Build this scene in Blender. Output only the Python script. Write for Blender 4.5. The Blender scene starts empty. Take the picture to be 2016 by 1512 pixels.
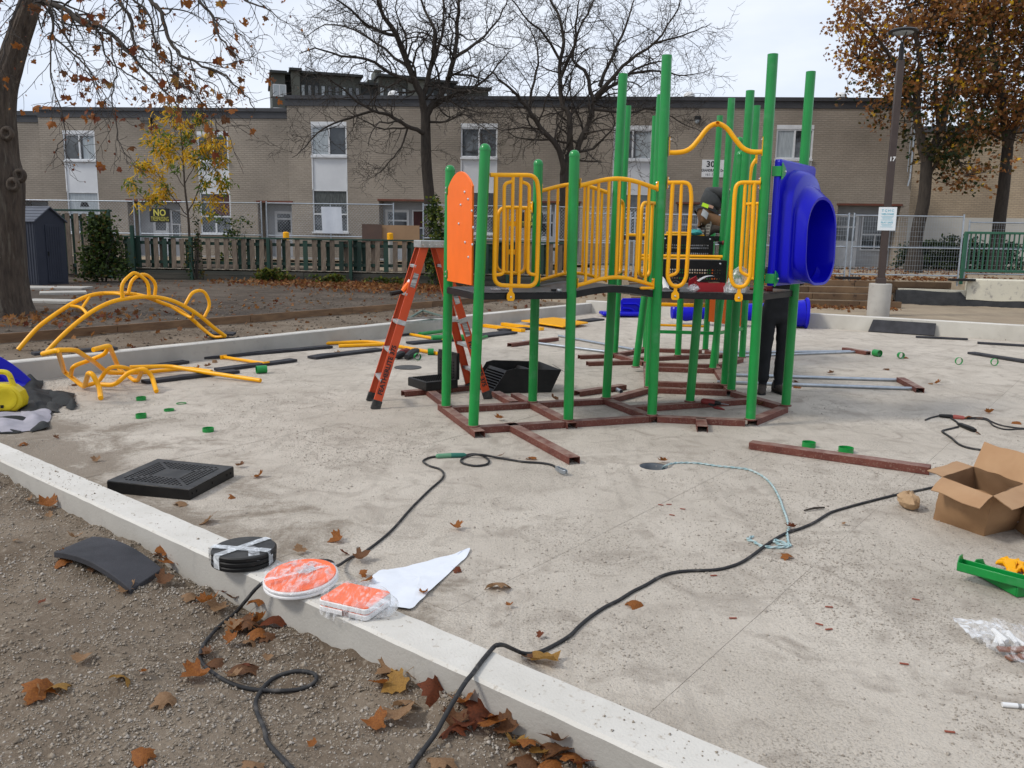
import bpy, bmesh, math, random
import numpy as np
from mathutils import Vector, Matrix, noise as mnoise
random.seed(7); RNG = np.random.default_rng(7)
S = bpy.context.scene
COL = S.collection
R = math.radians

# ---------------------------------------------------------------- camera
CF, CP, CR, CH = 1645.0, R(9.78145), R(0.90011), 1.74      # focal (photo px), pitch, roll, height
FW = np.array([0, math.cos(CP), -math.sin(CP)])
_up = np.array([0, math.sin(CP), math.cos(CP)]); _rt = np.array([1., 0, 0])
RT = math.cos(CR)*_rt + math.sin(CR)*_up
UP = -math.sin(CR)*_rt + math.cos(CR)*_up
cam = bpy.data.cameras.new('camera'); camo = bpy.data.objects.new('camera', cam); COL.objects.link(camo)
cam.sensor_width = 36; cam.lens = CF*36/2016; cam.clip_start = 0.05; cam.clip_end = 2000
M = Matrix.Identity(4)
for i in range(3):
    M[i][0], M[i][1], M[i][2] = RT[i], UP[i], -FW[i]
M[2][3] = CH
camo.matrix_world = M
S.camera = camo

# ---------------------------------------------------------------- sky, sun, exposure
SUN_EL, SUN_AZ = R(44), R(-108)          # azimuth measured from +Y towards +X (the sun stands to the left)
world = bpy.data.worlds.new('World'); S.world = world; world.use_nodes = True
wn = world.node_tree; wn.nodes.clear()
def wnode(t, **k):
    n = wn.nodes.new(t)
    for a, b in k.items(): setattr(n, a, b)
    return n
sky = wnode('ShaderNodeTexSky', sky_type='NISHITA'); sky.sun_disc = False
sky.sun_elevation = SUN_EL; sky.sun_rotation = SUN_AZ
bg = wnode('ShaderNodeBackground'); bg.inputs[1].default_value = 0.1
bg2 = wnode('ShaderNodeBackground'); bg2.inputs[1].default_value = 0.91
tc = wnode('ShaderNodeTexCoord'); nz = wnode('ShaderNodeTexNoise'); nz.inputs['Scale'].default_value = 2.2
nz.inputs['Detail'].default_value = 6; nz.inputs['Roughness'].default_value = 0.55
mp = wnode('ShaderNodeMapping'); mp.inputs['Scale'].default_value = (1, 1, 3.0)
cr_ = wnode('ShaderNodeValToRGB')
cr_.color_ramp.elements[0].position = 0.36; cr_.color_ramp.elements[0].color = (0.63, 0.70, 0.84, 1)
cr_.color_ramp.elements[1].position = 0.64; cr_.color_ramp.elements[1].color = (0.84, 0.875, 0.94, 1)
mixw = wnode('ShaderNodeMixShader'); mixw.inputs[0].default_value = 0.86
outw = wnode('ShaderNodeOutputWorld')
wn.links.new(tc.outputs['Generated'], mp.inputs[0]); wn.links.new(mp.outputs[0], nz.inputs[0])
wn.links.new(nz.outputs[0], cr_.inputs[0]); wn.links.new(cr_.outputs[0], bg2.inputs[0])
wn.links.new(sky.outputs[0], bg.inputs[0])
wn.links.new(bg.outputs[0], mixw.inputs[1]); wn.links.new(bg2.outputs[0], mixw.inputs[2])
wn.links.new(mixw.outputs[0], outw.inputs[0])
sunl = bpy.data.lights.new('sun', 'SUN'); sunl.energy = 1.5; sunl.angle = R(11); sunl.color = (1.0, 0.95, 0.87)
suno = bpy.data.objects.new('sun', sunl); COL.objects.link(suno)
_sd = Vector((math.sin(SUN_AZ)*math.cos(SUN_EL), math.cos(SUN_AZ)*math.cos(SUN_EL), math.sin(SUN_EL)))
suno.rotation_euler = _sd.to_track_quat('Z', 'Y').to_euler()
S.view_settings.view_transform = 'Standard'; S.view_settings.look = 'None'
S.view_settings.exposure = 0.42; S.view_settings.gamma = 1; S.view_settings.use_curve_mapping = False

# ---------------------------------------------------------------- from a photo pixel to a place
def ray(px, py): return FW + RT*((px-1008)/CF) - UP*((py-756)/CF)
def G(px, py, z=0.0):
    d = ray(px, py); return np.array([0, 0, CH]) + d*((z-CH)/d[2])
def AY(px, py, Y):
    d = ray(px, py); return np.array([0, 0, CH]) + d*(Y/d[1])
def VP(px, py, p, ang):                   # point of a vertical plane through p with heading ang
    n = np.array([-math.sin(ang), math.cos(ang), 0]); d = ray(px, py)
    c = np.array([0, 0, CH]); t = ((np.array([p[0], p[1], 0])-c)@n)/(d@n)
    return c + d*t

# ---------------------------------------------------------------- mesh builder
ORIG = {}
def origin(o):
    while o.parent: o = o.parent
    return ORIG.get(o.name, np.zeros(3))
def nrm(v):
    v = np.asarray(v, float); l = np.linalg.norm(v); return v/l if l > 1e-12 else v
class MB:
    def __init__(s): s.v = []; s.f = []; s.m = []
    def add(s, vs, fs, m=0):
        b = len(s.v); s.v += [tuple(map(float, q)) for q in vs]
        s.f += [tuple(i+b for i in f) for f in fs]; s.m += [m]*len(fs); return s
    def frame(s, c, ax, size, m=0):
        c = np.asarray(c, float); X, Y, Z = [np.asarray(a)*h/2 for a, h in zip(ax, size)]
        vs = [c+i*X+j*Y+k*Z for k in (-1, 1) for j in (-1, 1) for i in (-1, 1)]
        return s.add(vs, [(0, 2, 3, 1), (4, 5, 7, 6), (0, 1, 5, 4), (2, 6, 7, 3), (0, 4, 6, 2), (1, 3, 7, 5)], m)
    def box(s, c, size, rz=0, m=0):
        return s.frame(c, [(math.cos(rz), math.sin(rz), 0), (-math.sin(rz), math.cos(rz), 0), (0, 0, 1)], size, m)
    def bar(s, p0, p1, w, h, up=(0, 0, 1), m=0, ext=0):
        p0, p1 = np.asarray(p0, float), np.asarray(p1, float); d = nrm(p1-p0)
        p0 = p0-d*ext; p1 = p1+d*ext
        x = nrm(np.cross(d, up)); z = np.cross(x, d)
        return s.frame((p0+p1)/2, [x, d, z], (w, np.linalg.norm(p1-p0), h), m)
    def tube(s, pts, r, n=8, cap=True, m=0, hollow=0):
        P = [np.asarray(p, float) for p in pts]; k = len(P)
        rr = [r]*k if np.isscalar(r) else list(r)
        T = [nrm((P[min(i+1, k-1)]-P[max(i-1, 0)])) for i in range(k)]
        a = np.array([0, 0, 1.]) if abs(T[0][2]) < .9 else np.array([1., 0, 0])
        N = nrm(np.cross(T[0], a)); rings = []
        for i in range(k):
            N = nrm(N-T[i]*(N@T[i])); B = np.cross(T[i], N)
            rings.append([P[i]+rr[i]*(math.cos(t)*N+math.sin(t)*B) for t in np.linspace(0, 2*math.pi, n, endpoint=False)])
        vs = [q for g in rings for q in g]
        fs = [(i*n+j, i*n+(j+1) % n, (i+1)*n+(j+1) % n, (i+1)*n+j) for i in range(k-1) for j in range(n)]
        if cap:
            fs.append(tuple(range(n-1, -1, -1))); fs.append(tuple((k-1)*n+j for j in range(n)))
        return s.add(vs, fs, m)
    def prism(s, poly, vec, m=0):
        P = [np.asarray(p, float) for p in poly]; n = len(P); v = np.asarray(vec, float)
        return s.add(P+[p+v for p in P], [tuple(range(n-1, -1, -1)), tuple(range(n, 2*n))] +
                     [(i, (i+1) % n, n+(i+1) % n, n+i) for i in range(n)], m)
    def lathe(s, prof, c=(0, 0, 0), n=16, ax=((1, 0, 0), (0, 1, 0), (0, 0, 1)), m=0, cap=True):
        c = np.asarray(c, float); X, Y, Z = [np.asarray(a, float) for a in ax]; k = len(prof)
        vs = [c+r*(math.cos(t)*X+math.sin(t)*Y)+z*Z for r, z in prof for t in np.linspace(0, 2*math.pi, n, endpoint=False)]
        fs = [(i*n+j, i*n+(j+1) % n, (i+1)*n+(j+1) % n, (i+1)*n+j) for i in range(k-1) for j in range(n)]
        if cap: fs += [tuple(range(n-1, -1, -1)), tuple((k-1)*n+j for j in range(n))]
        return s.add(vs, fs, m)
    def loft(s, rings, m=0, cap=(True, True), closed=True):
        n = len(rings[0]); k = len(rings); vs = [q for g in rings for q in g]
        e = n if closed else n-1
        fs = [(i*n+j, i*n+(j+1) % n, (i+1)*n+(j+1) % n, (i+1)*n+j) for i in range(k-1) for j in range(e)]
        if cap[0]: fs.append(tuple(range(n-1, -1, -1)))
        if cap[1]: fs.append(tuple((k-1)*n+j for j in range(n)))
        return s.add(vs, fs, m)
    def grid(s, fn, nu, nv, m=0):
        vs = [fn(i/(nu-1), j/(nv-1)) for j in range(nv) for i in range(nu)]
        return s.add(vs, [(j*nu+i, j*nu+i+1, (j+1)*nu+i+1, (j+1)*nu+i) for j in range(nv-1) for i in range(nu-1)], m)
    def mesh(s, name, mats, smooth=30, off=(0, 0, 0), fixn=True):
        me = bpy.data.meshes.new(name)
        vs = np.asarray(s.v, float)-np.asarray(off)
        me.from_pydata(vs.tolist(), [], s.f)
        for mt in (mats if isinstance(mats, (list, tuple)) else [mats]): me.materials.append(mt)
        if max(s.m, default=0): me.polygons.foreach_set('material_index', s.m)
        if fixn and len(s.f) < 60000:
            b = bmesh.new(); b.from_mesh(me); bmesh.ops.recalc_face_normals(b, faces=b.faces); b.to_mesh(me); b.free()
        if smooth is not None:
            me.polygons.foreach_set('use_smooth', [True]*len(me.polygons))
            me.set_sharp_from_angle(angle=R(smooth))
        me.update(); return me
    def build(s, name, mats, parent=None, smooth=30, bevel=0, fixn=True):
        if parent is not None:
            o = bpy.data.objects.new(name, s.mesh(name, mats, smooth, origin(parent), fixn)); o.parent = parent
        else:
            vs = np.asarray(s.v); off = np.array([(vs[:, 0].min()+vs[:, 0].max())/2, (vs[:, 1].min()+vs[:, 1].max())/2, vs[:, 2].min()])
            o = bpy.data.objects.new(name, s.mesh(name, mats, smooth, off, fixn)); o.location = off; ORIG[o.name] = off
        COL.objects.link(o)
        if bevel:
            b = o.modifiers.new('bevel', 'BEVEL'); b.width = bevel; b.segments = 2; b.limit_method = 'ANGLE'; b.angle_limit = R(40)
        return o
def tag(o, label, cat, group=None):
    o['label'] = label; o['category'] = cat
    if group: o['group'] = group
    return o
def thing(name, loc, label, cat, group=None):
    o = bpy.data.objects.new(name, None); COL.objects.link(o); o.location = loc; o.empty_display_size = .1
    ORIG[o.name] = np.asarray(loc, float); return tag(o, label, cat, group)
def kind(o, k): o['kind'] = k; return o
def inst(name, me, loc, rot=(0, 0, 0), sc=1, parent=None):
    o = bpy.data.objects.new(name, me); COL.objects.link(o)
    if parent is not None: o.parent = parent; loc = np.asarray(loc)-origin(parent)
    else: ORIG[o.name] = np.asarray(loc, float)
    o.location = loc; o.rotation_euler = rot
    o.scale = (sc, sc, sc) if np.isscalar(sc) else sc
    return o
def cat_rom(P, n=6):
    P = [np.asarray(p, float) for p in P]; Q = [2*P[0]-P[1]]+P+[2*P[-1]-P[-2]]; out = []
    for i in range(1, len(Q)-2):
        for t in np.linspace(0, 1, n, endpoint=False):
            a, b, c, d = Q[i-1], Q[i], Q[i+1], Q[i+2]
            out.append(.5*((2*b)+(c-a)*t+(2*a-5*b+4*c-d)*t*t+(3*b-a-3*c+d)*t**3))
    return out+[P[-1]]
def fillet(P, rad, n=5, closed=False):
    P = [np.asarray(p, float) for p in P]; out = [] if closed else [P[0]]; k = len(P)
    for i in (range(k) if closed else range(1, k-1)):
        a, b, c = P[i-1], P[i], P[(i+1) % k]
        l = min(rad, .48*np.linalg.norm(a-b), .48*np.linalg.norm(c-b)); s, e = b+nrm(a-b)*l, b+nrm(c-b)*l
        out += [(1-t)**2*s+2*t*(1-t)*b+t*t*e for t in np.linspace(0, 1, n)]
    return out+([out[0]] if closed else [P[-1]])
def text_mesh(name, txt, size, mat, bold=False, sx=1.0, fit=None):
    cu = bpy.data.curves.new(name, 'FONT'); cu.body = txt; cu.size = size; cu.align_x = 'CENTER'; cu.align_y = 'CENTER'
    cu.extrude = 0.0015; cu.resolution_u = 2
    if bold: cu.offset = size*.025
    ob = bpy.data.objects.new('tmp', cu); COL.objects.link(ob)
    me = bpy.data.meshes.new_from_object(ob); bpy.data.objects.remove(ob); bpy.data.curves.remove(cu)
    me.name = name; me.materials.clear(); me.materials.append(mat)
    if fit: xs_ = [v.co.x for v in me.vertices]; sx = fit/(max(xs_)-min(xs_))
    if sx != 1: me.transform(Matrix.Scale(sx, 4, (1, 0, 0)))
    return me
def basis(x, y):                           # rotation whose local x, y follow the given axes
    x = nrm(x); y = nrm(np.asarray(y)-x*(np.asarray(y)@x)); z = np.cross(x, y)
    return Matrix((x, y, z)).transposed().to_euler()

# ---------------------------------------------------------------- materials
MATS = {}
def pm(name, c1, c2=None, scale=8, rough=.6, bump=0, bscale=None, metal=0, detail=4, lo=.35, hi=.65, spec=.5,
       c3=None, s3=30, lo3=.55, hi3=.7, coat=0, trans=0, alpha=1, rnd=0, stretch=None, ior=1.45, sss=0):
    """base colour c1 mixed with c2 by noise, c3 flecks on top, optional bump"""
    m = bpy.data.materials.new(name); m.use_nodes = True; nt = m.node_tree; b = nt.nodes['Principled BSDF']; L = nt.links
    b.inputs['Roughness'].default_value = rough; b.inputs['Metallic'].default_value = metal
    b.inputs['Specular IOR Level'].default_value = spec; b.inputs['Coat Weight'].default_value = coat
    b.inputs['Transmission Weight'].default_value = trans; b.inputs['Alpha'].default_value = alpha; b.inputs['IOR'].default_value = ior
    if sss: b.inputs['Subsurface Weight'].default_value = sss
    b.inputs['Base Color'].default_value = (*c1, 1)
    tcn = nt.nodes.new('ShaderNodeTexCoord'); co = tcn.outputs['Object']
    if stretch:
        mpn = nt.nodes.new('ShaderNodeMapping'); mpn.inputs['Scale'].default_value = stretch; L.new(co, mpn.inputs[0]); co = mpn.outputs[0]
    def noise(sc, det=detail):
        n = nt.nodes.new('ShaderNodeTexNoise'); n.inputs['Scale'].default_value = sc; n.inputs['Detail'].default_value = det
        n.inputs['Roughness'].default_value = .6; L.new(co, n.inputs['Vector']); return n.outputs[0]
    def ramp(f, a, z):
        r = nt.nodes.new('ShaderNodeMapRange'); r.inputs[1].default_value = a; r.inputs[2].default_value = z; L.new(f, r.inputs[0]); return r.outputs[0]
    def mix(f, a, z):
        x = nt.nodes.new('ShaderNodeMix'); x.data_type = 'RGBA'; L.new(f, x.inputs[0])
        for k, q in ((6, a), (7, z)):
            if isinstance(q, tuple): x.inputs[k].default_value = (*q, 1)
            else: L.new(q, x.inputs[k])
        return x.outputs[2]
    col = c1
    if c2: col = mix(ramp(noise(scale), lo, hi), c1, c2)
    if c3: col = mix(ramp(noise(s3, 3), lo3, hi3), col, c3)
    if rnd:
        oi = nt.nodes.new('ShaderNodeObjectInfo'); h = nt.nodes.new('ShaderNodeHueSaturation')
        r = nt.nodes.new('ShaderNodeMapRange'); r.inputs[3].default_value = 1-rnd; r.inputs[4].default_value = 1+rnd
        L.new(oi.outputs['Random'], r.inputs[0]); L.new(r.outputs[0], h.inputs['Value'])
        if isinstance(col, tuple): h.inputs['Color'].default_value = (*col, 1)
        else: L.new(col, h.inputs['Color'])
        col = h.outputs[0]
    if not isinstance(col, tuple): L.new(col, b.inputs['Base Color'])
    if bump:
        bn = nt.nodes.new('ShaderNodeBump'); bn.inputs['Strength'].default_value = 1; bn.inputs['Distance'].default_value = bump
        L.new(noise(bscale or scale*3), bn.inputs['Height']); L.new(bn.outputs[0], b.inputs['Normal'])
    MATS[name] = m; return m
M_green = pm('green_powder_coat', (.005, .255, .045), (.005, .215, .038), 4, .30, spec=.5, coat=.15, c3=(.07, .27, .11), s3=5, lo3=.60, hi3=.85)
M_yellow = pm('yellow_powder_coat', (.93, .44, .003), (.86, .38, .002), 5, .34, spec=.4)
M_orange = pm('orange_plastic', (.95, .17, .012), (.88, .155, .01), 4, .45, spec=.35)
M_blue = pm('blue_plastic', (.004, .004, .46), (.004, .004, .40), 2, .28, spec=.3)
M_black = pm('black_coated_metal', (.006, .006, .0065), (.013, .0125, .012), 9, .45, spec=.35, c3=(.06, .057, .05), s3=14, lo3=.64, hi3=.88)
M_brown = pm('red_oxide_steel', (.10, .024, .016), (.15, .045, .030), 6, .65, c3=(.27, .175, .13), s3=75, lo3=.55, hi3=.75, bump=.001, bscale=90)
def dust(m, col, amt, sc=9):               # dry dust lying on the faces that look up
    nt = m.node_tree; b = nt.nodes['Principled BSDF']; L = nt.links; src = b.inputs['Base Color'].links[0].from_socket
    g = nt.nodes.new('ShaderNodeNewGeometry'); s = nt.nodes.new('ShaderNodeSeparateXYZ'); L.new(g.outputs['Normal'], s.inputs[0])
    r = nt.nodes.new('ShaderNodeMapRange'); r.inputs[1].default_value = .6; r.inputs[2].default_value = .95; r.inputs[4].default_value = amt; L.new(s.outputs[2], r.inputs[0])
    n = nt.nodes.new('ShaderNodeTexNoise'); n.inputs['Scale'].default_value = sc; n.inputs['Detail'].default_value = 6; L.new(g.outputs['Position'], n.inputs['Vector'])
    q = nt.nodes.new('ShaderNodeMapRange'); q.inputs[1].default_value = .3; q.inputs[2].default_value = .7; L.new(n.outputs[0], q.inputs[0])
    k = nt.nodes.new('ShaderNodeMath'); k.operation = 'MULTIPLY'; L.new(r.outputs[0], k.inputs[0]); L.new(q.outputs[0], k.inputs[1])
    x = nt.nodes.new('ShaderNodeMix'); x.data_type = 'RGBA'; L.new(k.outputs[0], x.inputs[0]); L.new(src, x.inputs[6]); x.inputs[7].default_value = (*col, 1); L.new(x.outputs[2], b.inputs['Base Color'])
dust(M_brown, (.33, .235, .19), .85); dust(M_black, (.11, .105, .095), .35)
M_steel = pm('galvanised_steel', (.46, .50, .54), (.36, .40, .44), 12, .38, metal=.85)
M_alu = pm('dull_aluminium', (.55, .56, .56), (.40, .40, .39), 20, .5, metal=.7)
M_bolt = pm('bolt_metal', (.7, .7, .7), None, 1, .3, metal=1)
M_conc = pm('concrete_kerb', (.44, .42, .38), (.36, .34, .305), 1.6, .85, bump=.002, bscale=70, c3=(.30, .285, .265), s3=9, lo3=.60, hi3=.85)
M_curbtop = pm('toplit_kerb_concrete', (.62, .595, .545), (.53, .505, .455), 2.2, .85, bump=.003, bscale=90, c3=(.36, .31, .25), s3=30, lo3=.60, hi3=.76)  # brighter copy of the kerb concrete, daylight on the tops put into the colour
M_soil = None
M_rubber = pm('black_foam_rubber', (.022, .022, .026), (.040, .040, .046), 5, .8, bump=.002, bscale=140)
M_cable = pm('black_cable', (.018, .018, .019), (.11, .10, .09), 18, .7, lo=.52, hi=.8)
M_card = pm('brown_cardboard', (.31, .18, .088), (.25, .14, .068), 5, .8, bump=.002, bscale=20)
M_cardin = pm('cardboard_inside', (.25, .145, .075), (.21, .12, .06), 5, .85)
M_white = pm('white_paint', (.74, .74, .73), (.66, .66, .65), 4, .5)
M_wood = pm('timber', (.21, .125, .065), (.13, .075, .042), 3, .8, bump=.003, bscale=40, stretch=(1, 1, 6), rnd=.3)
M_woodn = pm('treated_timber', (.17, .105, .055), (.10, .058, .032), 2.2, .85, bump=.004, bscale=14, rnd=.3, c3=(.05, .03, .02), s3=6, lo3=.62, hi3=.72)
M_grey_wood = pm('weathered_picket', (.20, .155, .115), (.115, .088, .066), 5, .88, stretch=(6, 6, 1), rnd=.35, bump=.003, bscale=30)
M_green_wood = pm('green_painted_wood', (.008, .045, .030), (.02, .035, .026), 5, .75, stretch=(4, 4, 1), rnd=.35)
M_dgreen = pm('dark_green_paint', (.008, .050, .032), (.012, .035, .025), 3, .6)
M_glass = pm('dark_window_glass', (.03, .034, .038), (.10, .11, .12), .8, .06, spec=.8, lo=.45, hi=.6)
M_bark = pm('grey_brown_bark', (.085, .066, .050), (.040, .030, .023), 7, .95, bump=.03, bscale=10, stretch=(3, 3, .7))
M_bark2 = pm('dark_bark', (.050, .040, .032), (.030, .024, .019), 8, .95, bump=.01, bscale=24, stretch=(2, 2, .5))
M_lime = pm('lime_cloth', (.45, .72, .02), None, 1, .8)
# ---------------------------------------------------------------- the playground pad: three kerb lines
def vnoise(x, y, sc, seed=0):
    x = np.asarray(x)*sc+seed*17.3; y = np.asarray(y)*sc+seed*9.1
    xi = np.floor(x).astype(np.int64); yi = np.floor(y).astype(np.int64); fx = x-xi; fy = y-yi
    fx = fx*fx*(3-2*fx); fy = fy*fy*(3-2*fy)
    def h(a, b):
        n = (a*374761393+b*668265263+seed*1442695) & 0x7fffffff; n = ((n ^ (n >> 13))*1274126177) & 0x7fffffff
        return ((n ^ (n >> 16)) & 0xffff)/65535.
    return (h(xi, yi)*(1-fx)+h(xi+1, yi)*fx)*(1-fy)+(h(xi, yi+1)*(1-fx)+h(xi+1, yi+1)*fx)*fy
def fbm(x, y, sc, oc=4, seed=0): return sum(vnoise(x, y, sc*2**k, seed+k)/2**k for k in range(oc))/sum(.5**k for k in range(oc))
def sstep(a, b, x): t = np.clip((x-a)/(b-a), 0, 1); return t*t*(3-2*t)
PF = G(440, 1055, .2)[:2]; aF = R(-39.45); uF = np.array([math.cos(aF), math.sin(aF)]); nF = np.array([math.sin(aF), -math.cos(aF)])   # front kerb, nF points out
PL = np.array([-5.533, 10.018]); aL = R(54.6); uL = np.array([math.cos(aL), math.sin(aL)]); nL = np.array([-uL[1], uL[0]])
PR_ = np.array([6.381, 17.748]); aR = R(-31.6); uR = np.array([math.cos(aR), math.sin(aR)]); nR = np.array([-uR[1], uR[0]])
ZF, ZL, ZR, KW = .20, .245, .30, .20
def isect(p, d, q, e):
    t = np.linalg.solve(np.array([d, -e]).T, q-p)[0]; return p+d*t
CFL = isect(PF, uF, PL, uL); CLR = isect(PL, uL, PR_, uR)
def sd(p, P, n): return (p[..., 0]-P[0])*n[0]+(p[..., 1]-P[1])*n[1]
FENCE_X = 2.6
def fence_y(x): return np.where(x < FENCE_X, 24.1-.067*x, 20.9-.07*x)
def ground_z(x, y):
    x = np.asarray(x, float); y = np.asarray(y, float); p = np.stack([x, y], -1)
    sF, sL, sR = sd(p, PF, nF), sd(p, PL, nL), sd(p, PR_, nR)
    n1 = fbm(x, y, 1.3, 4, 3); n2 = fbm(x, y, 9, 3, 9)
    along = (x-PF[0])*uF[0]+(y-PF[1])*uF[1]
    # front soil: gouged along the kerb, rising to the left
    zf = .065+.055*(n1-.5)*2+.018*(n2-.5)*2 + .10*sstep(-1.2, -3.5, along)
    near = np.exp(-np.clip(sF-.2, 0, 9)/.28)
    zf = zf + near*(.10*(fbm(along, along*0, 1.9, 4, 5)-.5)*2+.05*(fbm(x, y, 7, 3, 15)-.5)*2)
    zl = .17+.06*sstep(.2, 2, sL)+.11*sstep(1.98, 2.12, sL)+.02*(n1-.5)*2+.012*(n2-.5)*2 + .10*sstep(3, 9, sL)
    zr = .27+.03*(n1-.5)*2+.02*(n2-.5)
    zo = np.where(sL > sR, zl, zr)
    z = np.where((sF > KW/2) & (sF > sL), zf, zo)
    fy = fence_y(x); up = y-fy
    z = np.where((sF < sL) | (sF < KW/2), np.where(up > .17, np.where(x < FENCE_X, .80+.06*sstep(0, 7, up), np.where(up > np.where(x > 9.2, 1.95, 1.25), .84+.10*sstep(1.2, 8, up), z)), z), z)
    inside = (sF < KW/2) & (sL < KW/2) & (sR < KW/2) & (x < 15)
    return np.where(inside, -.16, z)
def axis(segs):
    out = []
    for a, b, st in segs: out += list(np.arange(a, b, st))
    return np.array(out+[segs[-1][1]])
xs = axis([(-400, -60, 40), (-60, -20, 2), (-20, -5.2, .13), (-5.2, 2.2, .045), (2.2, 14, .13), (14, 60, 2), (60, 400, 40)])
ys = axis([(-60, 0, 4), (0, 1.2, .2), (1.2, 6.6, .045), (6.6, 25.5, .13), (25.5, 40, .5), (40, 120, 8), (120, 600, 60)])
XX, YY = np.meshgrid(xs, ys); ZZ = ground_z(XX, YY)
nx, ny = len(xs), len(ys)
idx = np.arange(nx*ny).reshape(ny, nx)
gf = np.stack([idx[:-1, :-1], idx[:-1, 1:], idx[1:, 1:], idx[1:, :-1]], -1).reshape(-1, 4)
me = bpy.data.meshes.new('ground'); me.from_pydata(np.stack([XX, YY, ZZ], -1).reshape(-1, 3).tolist(), [], gf.tolist())
me.polygons.foreach_set('use_smooth', [True]*len(me.polygons))
M_soil = pm('trodden_soil', (.125, .094, .066), (.21, .168, .125), 1.4, .95, bump=.014, bscale=48, detail=8, lo=.38, hi=.62, c3=(.27, .225, .175), s3=34, lo3=.54, hi3=.72, spec=.2)
def soil_zones(m):                         # darker garden soil behind the timber edging, sandy fill behind the right kerb
    nt = m.node_tree; b = nt.nodes['Principled BSDF']; L = nt.links; g = nt.nodes.new('ShaderNodeNewGeometry')
    for P, n, d0, d1, ca, cb in ((PL, nL, 1.9, 2.3, (.060, .047, .037), (.125, .10, .078)), (PR_, nR, .1, .5, (.27, .215, .155), (.36, .29, .205))):
        v = nt.nodes.new('ShaderNodeVectorMath'); v.operation = 'DOT_PRODUCT'; L.new(g.outputs['Position'], v.inputs[0]); v.inputs[1].default_value = (n[0], n[1], 0)
        no = nt.nodes.new('ShaderNodeTexNoise'); no.inputs['Scale'].default_value = 1.1; no.inputs['Detail'].default_value = 7; no.inputs['Roughness'].default_value = .7; L.new(g.outputs['Position'], no.inputs['Vector'])
        c = nt.nodes.new('ShaderNodeMix'); c.data_type = 'RGBA'; c.inputs[6].default_value = (*ca, 1); c.inputs[7].default_value = (*cb, 1); q = nt.nodes.new('ShaderNodeMapRange'); q.inputs[1].default_value = .36; q.inputs[2].default_value = .64; L.new(no.outputs[0], q.inputs[0]); L.new(q.outputs[0], c.inputs[0])
        r = nt.nodes.new('ShaderNodeMapRange'); r.inputs[1].default_value = float(P@n)+d0; r.inputs[2].default_value = float(P@n)+d1; L.new(v.outputs['Value'], r.inputs[0])
        x = nt.nodes.new('ShaderNodeMix'); x.data_type = 'RGBA'; L.new(r.outputs[0], x.inputs[0]); L.new(b.inputs['Base Color'].links[0].from_socket, x.inputs[6]); L.new(c.outputs[2], x.inputs[7]); L.new(x.outputs[2], b.inputs['Base Color'])
soil_zones(M_soil); me.materials.append(M_soil)
ground = bpy.data.objects.new('ground', me); COL.objects.link(ground); kind(ground, 'structure')

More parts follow.
